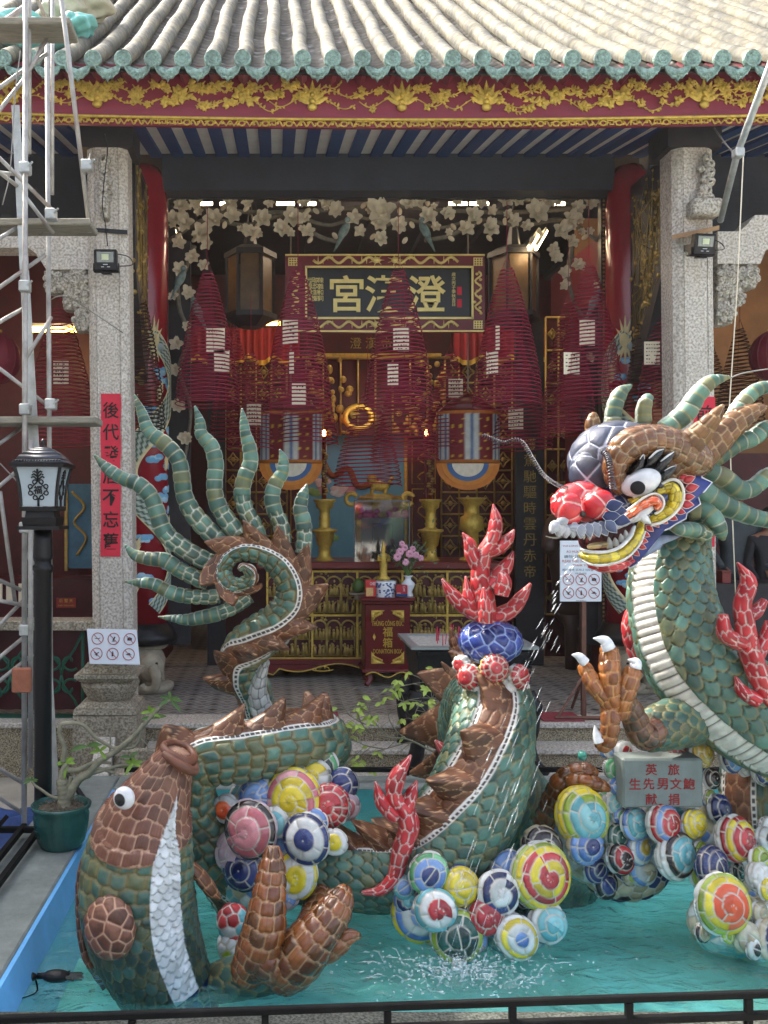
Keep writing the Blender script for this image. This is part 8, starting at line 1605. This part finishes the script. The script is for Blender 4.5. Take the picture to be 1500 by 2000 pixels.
# ---- thin shrub growing in front of the steps
d = 5.75; t = thing('thin_shrub', 'thin twiggy shrub with sparse light green leaves in front of the steps', 'shrub', P(862, 1560, d) * np.array([1, 1, 0])); TW = MB(); LV = MB(); tips = []
def s3(a, b, dd=0): return (650 + a / 3, 950 + b / 3, d + dd)
for q in ([(640, 1900), (615, 1600), (540, 1530), (430, 1480), (330, 1470), (200, 1430), (130, 1300)], [(540, 1530), (460, 1500), (300, 1540), (120, 1580), (0, 1600)], [(330, 1470), (260, 1400), (220, 1330), (230, 1250), (330, 1190)], [(430, 1480), (360, 1420), (330, 1330), (420, 1260), (560, 1240), (650, 1280)], [(560, 1540), (530, 1420), (560, 1300), (600, 1180), (540, 1150)], [(200, 1430), (120, 1420), (30, 1400)], [(460, 1500), (380, 1560), (260, 1620), (160, 1650), (60, 1660)], [(300, 1540), (200, 1520), (80, 1480), (0, 1520)], [(330, 1190), (400, 1170), (520, 1150), (570, 1160)], [(560, 1420), (480, 1380), (490, 1310), (520, 1250)], [(120, 1580), (60, 1640), (40, 1700)], [(615, 1600), (640, 1500), (600, 1400), (640, 1330)], [(230, 1250), (180, 1290), (120, 1280)], [(260, 1400), (180, 1390), (90, 1330), (40, 1220)]):
    dd = random.uniform(-.15, .15); pts = pl([s3(a, b, dd * i / len(q)) for i, (a, b) in enumerate(q)]); n = len(pts); r0 = .010 if q[0] == (640, 1900) else .0045; TW.tube(pts, [r0 * (1 - .75 * i / n) for i in range(n)], 5); tips += pts[n // 3::2]
for k in range(90):
    p = tips[random.randrange(len(tips))]; e = p + np.array([random.uniform(-.12, .12), random.uniform(-.08, .08), random.uniform(-.05, .10)]); TW.tube([p, (p + e) / 2 + np.array([0, 0, .01]), e], [.0022, .0018, .001], 4)
    if random.random() < .8:
        for _ in range(random.choice((1, 2, 3))): leafmesh(LV, e, (random.uniform(-1, 1), random.uniform(-.6, .2), random.uniform(-.7, .3)), random.uniform(.03, .055), random.uniform(.009, .014), .3, 3)
tw = TW.build('twigs', MT['bark'], t, True); tag(LV.build('leaves', mat('spring_leaf', '#a9bd52', .45, 0, .25, 20, .1, 40), t, True), kind='stuff')
# ---- cast iron censer on the steps
d = 6.2; t = thing('iron_censer', 'black square cast iron censer on curved legs holding ash and red joss sticks', 'censer', P(930, 1540, d) * np.array([1, 1, 0])); x0, x1 = P(812, 0, d)[0], P(1040, 0, d)[0]; zt_ = P(0, 1262, d)[2]; zb_ = P(0, 1365, d)[2]; dp = .62
b_ = MB(); b_.hexa([(x0 + .05, d + .05, zb_), (x1 - .05, d + .05, zb_), (x1 - .05, d + dp - .05, zb_), (x0 + .05, d + dp - .05, zb_), (x0, d, zt_ - .02), (x1, d, zt_ - .02), (x1, d + dp, zt_ - .02), (x0, d + dp, zt_ - .02)]); b_.box(x0 + .07, x1 - .07, d - .006, d, zb_ + .08, zb_ + .1); b_.build('bowl', MT['blackiron'], t)
for z_ in (zb_ + .03, zt_ - .06): 
    b_ = MB(); b_.box(x0 + .02, x1 - .02, d + (.028 if z_ < zt_ - .1 else -.008), d + .06, z_, z_ + .02); b_.build('moulding', MT['blackiron'], t)
for q in range(9): b_ = MB(); b_.ell((x1 - .028 + .004 * q, d + .02, zb_ + .03 + q * .036), .014, .014, .010, 8, 5); b_.build('rivet', MT['blackiron'], t, True)
b_ = MB(); e = .035; [b_.box(*q) for q in ((x0 - e, x1 + e, d - e, d + .02, zt_ - .02, zt_), (x0 - e, x1 + e, d + dp - .02, d + dp + e, zt_ - .02, zt_), (x0 - e, x0 + .02, d + .02, d + dp - .02, zt_ - .02, zt_), (x1 - .02, x1 + e, d + .02, d + dp - .02, zt_ - .02, zt_))]; b_.build('steel_rim', mat('pale_steel_rim', '#9aa0a0', .35, .4, .1, 10), t)
b_ = MB(); b_.box(x0 + .02, x1 - .02, d + .02, d + dp - .02, zt_ - .03, zt_ - .014); b_.build('ash', mat('white_ash', '#b9b4ac', .95, 0, .3, 40, 1, 60, .1), t)
for x_, nn in ((x0 + .04, 0), (x1 - .04, 1)):
    for yy in (d + .06, d + dp - .06):
        s = -1 if nn == 0 else 1; b_ = MB(); b_.tube(cr([(x_, yy, zb_ + .02), (x_ + s * .04, yy - .03, zb_ - .10), (x_ + s * .02, yy - .03, zb_ - .3), (x_ + s * .05, yy - .02, .14 + .12), (x_ + s * .14, yy - .05, .145 + .03)], 20), [.075 - .0018 * q + .004 * math.sin(q) for q in range(20)], 10); b_.ell((x_ + s * .03, yy - .06, zb_ - .06), .08, .07, .07, 10, 7); b_.build('leg', MT['blackiron'], t, True)
for k in range(14):
    x = 858 + random.uniform(-6, 34) * 1.4; b_ = MB(); p = P(x, 1266, d + random.uniform(.1, .4)); p[2] = zt_ - .02; b_.tube([p, p + np.array([random.uniform(-.015, .015), 0, random.uniform(.07, .13)])], .0035, 4); b_.build('joss_stick', mat('joss_red', '#b4324a', .7) if 'joss_red' not in bpy.data.materials else bpy.data.materials['joss_red'], t)
for x0_, x1_, lab in ((612, 662, 'dark red mat lying on the temple floor edge behind the tail'), (1050, 1130, 'dark red mat lying on the temple floor edge behind the raised claw')): b_ = MB(); a = P(x0_, 0, 6.95)[0]; c = P(x1_, 0, 6.95)[0]; b_.box(a, c, 6.80, 7.10, ZF + .003, ZF + .012, .003); o = b_.build('floor_mat', MT['redmat']); tag(o, lab, 'mat', 'red mats on the floor edge')
# ---- pond railing, front and left
t = thing('pond_railing', 'low black iron railing running along the front and left edge of the pond', 'railing', (0, 2.6, 0)); d = 2.62; b_ = MB()
zr = P(0, 1966, d)[2]; b_.box(-1.5, 6, d - .010, d + .010, zr - .010, zr + .010, .003); b_.build('top_rail', MT['railblack'], t); b_ = MB(); b_.box(-1.5, 6, d - .012, d + .012, zr - .072, zr - .052, .003); b_.build('lower_rail', MT['railblack'], t)
for x in (18, 263, 518, 757, 1005, 1240, 1485, 1730): b_ = MB(); xx = P(x, 0, d)[0]; b_.box(xx - .010, xx + .010, d - .010, d + .010, .004, zr - .0105); b_.build('baluster', MT['railblack'], t)
for ch in t.children:
    for v in ch.data.vertices: v.co.y += .062 * (v.co.x - .3)
b_ = MB(); b_.tube([(-1.32, 4.5, .46), (-1.30, 2.7, .46)], .014, 4); b_.build('side_rail', MT['railblack'], t)
for x_, z_ in ((-1.50, .46), (-1.16, .40), (-1.245, .40)): b_ = MB(); b_.box(x_ - .014, x_ + .014, 2.65, 4.55, z_ - .014, z_ + .014, .003); b_.build('side_rail', MT['railblack'], t)
for y_ in (4.5, 3.85, 3.2): b_ = MB(); b_.box(-1.5, -1.15, y_ - .014, y_ + .014, .385, .413, .003); b_.build('cross_bar', MT['railblack'], t); b_ = MB(); b_.box(-1.51, -1.49, y_ - .012, y_ + .012, .004, .46); b_.build('side_post', MT['railblack'], t)
b_ = MB(); b_.box(-.9, 6, YB + .10, YB + .13, ZK + .06, ZK + .085); [b_.box(x_, x_ + .02, YB + .105, YB + .125, ZK, ZK + .06) for x_ in (-.8, .3, 1.4, 2.5, 3.6)]; b_.build('rear_rail', MT['railblack'], t)
# ---- floating dark thing near the left wall
p = P(105, 1893, 3.42); p[2] = ZW; t = thing('floating_pump', 'dark weed-covered pump floating by the left pond wall', 'pump', p); b_ = MB(); rs = np.random.RandomState(2)
b_.ell(p + np.array([.01, 0, .008]), .055, .03, .022, 12, 8); b_.ell(p + np.array([-.085, 0, .004]), .025, .02, .016, 10, 6); b_.tube([p + np.array([-.06, 0, .008]), p + np.array([-.02, 0, .01])], .012, 6); b_.build('pump_body', MT['blackiron'], t, True)
b_ = MB(); [b_.tube([p + np.array([.02, 0, .012]), p + np.array([rs.uniform(.05, .12), rs.uniform(-.03, .03), rs.uniform(.002, .012)])], [.008, .003], 4) for k in range(24)]; b_.build('weed', mat('wet_weed', '#2b332c', .4, 0, .4, 30), t)
b_ = MB(); b_.tube(pl([(70, 1905, 3.40), (72, 1925, 3.32), (50, 1940, 3.28), (0, 1950, 3.24)]), .003, 4); b_.v = [(x_, y_, max(ZW + .003, min(z_, ZW + .004))) for x_, y_, z_ in b_.v]; b_.build('cable', MT['black'], t)
for px, py, r_, c_, lab in ((1137, 1476, 9, '#5fc4ad', 'small teal glass ball on thin stems between the censer leg and the cloud rock'), (1181, 1470, 9, '#6f9ad6', 'small blue glass ball just under the raised claw thumb')):
    t = thing('glass_ball', lab, 'glass ball', P(px, py + 20, 4.3)); b_ = MB(); k = 4.3 / F; b_.ell(P(px, py, 4.3), r_ * k, r_ * k, r_ * k * 1.05, 14, 10); b_.build('ball', mat('glass_%d' % px, c_, .12, 0, .2, 20, 0, 1, .7), t, True); b_ = MB(); b_.tube([P(px, py + 8, 4.3), P(px + 14, py + 22, 4.26), P(px + 40, py + 30, 4.1)], .002, 4); b_.tube([P(px, py + 8, 4.3), P(px - 20, py + 26, 4.3), P(px + 30, py + 44, 4.2)], .0015, 4); b_.build('stem', MT['wire'], t)
# ---- falling water from the dragon mouth and the splash
def mat_drop():
    m_ = bpy.data.materials.new('water_drops'); m_.use_nodes = True; n_ = m_.node_tree; N = n_.nodes; N.remove(N['Principled BSDF']); a = N.new('ShaderNodeBsdfTransparent'); g = N.new('ShaderNodeBsdfDiffuse'); g.inputs[0].default_value = (.85, .9, .93, 1); g2 = N.new('ShaderNodeBsdfGlossy'); g2.inputs['Roughness'].default_value = .1; mx = N.new('ShaderNodeMixShader'); mx.inputs[0].default_value = .5; m2 = N.new('ShaderNodeMixShader'); m2.inputs[0].default_value = .30
    n_.links.new(g.outputs[0], mx.inputs[1]); n_.links.new(g2.outputs[0], mx.inputs[2]); n_.links.new(a.outputs[0], m2.inputs[1]); n_.links.new(mx.outputs[0], m2.inputs[2]); n_.links.new(m2.outputs[0], N['Material Output'].inputs[0]); return m_
md = mat_drop(); rs = np.random.RandomState(6)
b_ = MB(); st_, en = P(1135, 1078, 3.55), P(905, 1890, 3.42); n = 0
for k in range(110):
    u = rs.rand() ** .8; sp = .012 + .17 * u; x = st_ * (1 - u) + en * u; x[2] = st_[2] - (st_[2] - en[2]) * (u ** 1.55 * .85 + .15 * u); x = x + np.array([rs.normal(0, sp * .45) + .0, rs.normal(0, sp * .3), rs.normal(0, sp * .25)])
    if x[2] < ZW: continue
    vx = (en - st_) * np.array([1, 1, 0]) ; dv = np.array([vx[0] * .12, vx[1] * .1, -.05 - .12 * u]); dv *= rs.uniform(.25, .7) * (.6 + .6 * u) ; r_ = rs.uniform(.0008, .0024) * (1 + .6 * (u < .3)); b_.tube([x - dv * .5, x, x + dv * .5], [r_ * .3, r_, r_ * .25], 4)
tag(b_.build('falling_water', md, None, True), 'stream of water drops falling from the dragon mouth into the pond', 'water jet', kind='stuff')
b_ = MB()
for k in range(1100):
    a, r_ = rs.uniform(0, 2 * PI), abs(rs.normal(0, .17)); h_ = abs(rs.normal(0, .035)) * math.exp(-r_ * 2); c = np.array([spl[0] + r_ * math.cos(a) * 1.3, spl[1] + r_ * math.sin(a) * .6, ZW + .004 + h_]); q = rs.uniform(.001, .0036); b_.ell(c, q * rs.uniform(.8, 2.4), q, q * rs.uniform(.7, 1.8), 6, 4)
for k in range(30):
    a, r_ = rs.uniform(0, 2 * PI), rs.uniform(.02, .26); c = np.array([spl[0] + r_ * math.cos(a) * 1.3, spl[1] + r_ * math.sin(a) * .6, ZW]); b_.tube([c, c + np.array([.03 * math.cos(a), .02 * math.sin(a), rs.uniform(.015, .05)]), c + np.array([.06 * math.cos(a), .03 * math.sin(a), rs.uniform(.01, .05)])], [.003, .002, .0006], 5)
for k in range(40):
    a, r_ = rs.uniform(0, 2 * PI), rs.uniform(.05, .4); c = np.array([spl[0] + r_ * math.cos(a) * 1.3, spl[1] + r_ * math.sin(a) * .55, ZW + .006]); L = rs.uniform(.02, .09); b_.tube([c, c + np.array([L * .5, rs.uniform(-.01, .01), .004]), c + np.array([L, rs.uniform(-.02, .02), 0])], [.0005, .003, .0005], 5)
tag(b_.build('splash', md, None, True), 'white splash of foam and drops where the jet hits the pond', 'splash', kind='stuff')
# ---- two people in the dim right bay
def person(lab, base, scale, joints, shirt, face):
    t = thing('person', lab, 'person', base); me = bpy.data.meshes.new('body'); names = list(joints); V_ = [np.array(joints[k_][:3]) * scale for k_ in names]
    E_ = [(0, 1), (1, 2), (2, 3), (3, 4), (4, 5), (2, 6), (6, 7), (7, 8), (2, 9), (9, 10), (10, 11), (0, 12), (12, 13), (13, 14), (0, 15), (15, 16), (16, 17)]
    me.from_pydata([tuple(v) for v in V_], E_, []); o = bpy.data.objects.new('body', me); COL.objects.link(o); md_ = o.modifiers.new('skin', 'SKIN'); sk = me.skin_vertices[0].data
    for i, k_ in enumerate(names): sk[i].radius = tuple(np.array(joints[k_][3:]) * scale)
    sk[0].use_root = True; ss = o.modifiers.new('sub', 'SUBSURF'); ss.levels = ss.render_levels = 2; me.materials.append(MT['skin']); bpy.context.view_layer.update()
    ev = bpy.data.meshes.new_from_object(o.evaluated_get(bpy.context.evaluated_depsgraph_get())); bpy.data.objects.remove(o); ev.name = 'body'; ev.materials.clear(); [ev.materials.append(m_) for m_ in (MT['skin'], shirt, MT['darkwood'])]
    for p_ in ev.polygons:
        z = p_.center.z / scale; x = abs(p_.center.x / scale); p_.use_smooth = True; p_.material_index = 2 if z < .92 else (1 if z < 1.46 and not (x > .3 and z < 1.0) else 0)
    bo_ = bpy.data.objects.new('body', ev); COL.objects.link(bo_); bo_.parent = t; OFF[bo_.name] = np.array(base)
    hd = np.array(base) + np.array(joints['head'][:3]) * scale; s = scale
    b = MB(); b.ell(hd + np.array([-face[0] * .02, -face[1] * .02, .045]) * s, .088 * s, .098 * s, .10 * s, 16, 10); b.build('hair', MT['hair'], t, True)
    f_ = np.array([face[0], face[1], 0]); sd_ = np.array([-face[1], face[0], 0]); b = MB(); b.ell(hd + f_ * .10 * s + np.array([0, 0, -.01]) * s, .016 * s, .016 * s, .024 * s, 8, 6); [b.ell(hd + sd_ * q * .082 * s, .014 * s, .02 * s, .03 * s, 8, 6) for q in (-1, 1)]; b.build('nose_and_ears', MT['skin'], t, True)
    for q in (-1, 1): b = MB(); b.ell(hd + f_ * .088 * s + sd_ * q * .032 * s + np.array([0, 0, .018]) * s, .01 * s, .01 * s, .007 * s, 8, 5); b.build('eye', MT['ink'], t, True)
    b = MB(); b.ell(hd + f_ * .088 * s + np.array([0, 0, -.055]) * s, .022 * s, .016 * s, .007 * s, 8, 5); b.build('mouth', mat('lips', '#7a4a42', .5) if 'lips' not in bpy.data.materials else bpy.data.materials['lips'], t, True)
    for hn in ('handL', 'handR'):
        c = np.array(base) + np.array(joints[hn][:3]) * scale; b = MB()
        for q in range(4): b.tube([c + np.array([(q - 1.5) * .018, -.02, -.03]) * s, c + np.array([(q - 1.5) * .019, -.05, -.06 - .01 * (q in (1, 2))]) * s, c + np.array([(q - 1.5) * .018, -.05, -.09 - .012 * (q in (1, 2))]) * s], [.009 * s, .008 * s, .006 * s], 7)
        b.tube([c + np.array([.03, -.02, 0]) * s, c + np.array([.052, -.045, -.03]) * s, c + np.array([.05, -.06, -.05]) * s], [.010 * s, .009 * s, .007 * s], 7); b.build('fingers', MT['skin'], t, True)
J = dict(pelvis=(0, 0, .95, .15, .11), waist=(0, 0, 1.15, .14, .10), chest=(0, 0, 1.38, .17, .115), neck=(0, 0, 1.5, .055, .055), jaw=(0, -.01, 1.58, .065, .075), head=(0, 0, 1.66, .08, .09), shL=(-.19, 0, 1.42, .065, .06), elL=(-.25, 0, 1.14, .045, .045), handL=(-.22, -.18, .98, .03, .035), shR=(.19, 0, 1.42, .065, .06), elR=(.25, 0, 1.14, .045, .045), handR=(.22, -.18, .98, .03, .035), hipL=(-.09, 0, .86, .09, .09), knL=(-.1, 0, .48, .06, .06), ftL=(-.1, 0, .05, .045, .05), hipR=(.09, 0, .86, .09, .09), knR=(.1, 0, .48, .06, .06), ftR=(.1, 0, .05, .045, .05))
J2 = dict(J, head=(-.02, -.03, 1.64, .08, .09))
person('person in a dark grey shirt standing in the dim right bay behind the counter', tuple(P(1437, 0, 9.3) * np.array([1, 1, 0]) + np.array([0, 0, ZF])), 1.02, J, MT['shirt'], (.2, -.98))
person('dark-haired person in a black shirt at the far right behind the counter', tuple(P(1502, 0, 9.2) * np.array([1, 1, 0]) + np.array([0, 0, ZF])), .90, J2, MT['redshirt'], (-.9, -.43))
# thin haze box added to lift the dark tones, standing in for lens glare
hz_ = MB(); hz_.box(-30, 30, -12, 30, -1.3, 9.5); ho = hz_.build('haze', None); tag(ho, kind='stuff')
mh = bpy.data.materials.new('veil_haze'); mh.use_nodes = True; n_ = mh.node_tree; n_.nodes.remove(n_.nodes['Principled BSDF']); pv = n_.nodes.new('ShaderNodeVolumePrincipled')
pv.inputs['Color'].default_value = (1, .96, .92, 1); pv.inputs['Density'].default_value = .0011; pv.inputs['Anisotropy'].default_value = .2
n_.links.new(pv.outputs[0], n_.nodes['Material Output'].inputs['Volume']); ho.data.materials.clear(); ho.data.materials.append(mh)
bpy.context.view_layer.update()
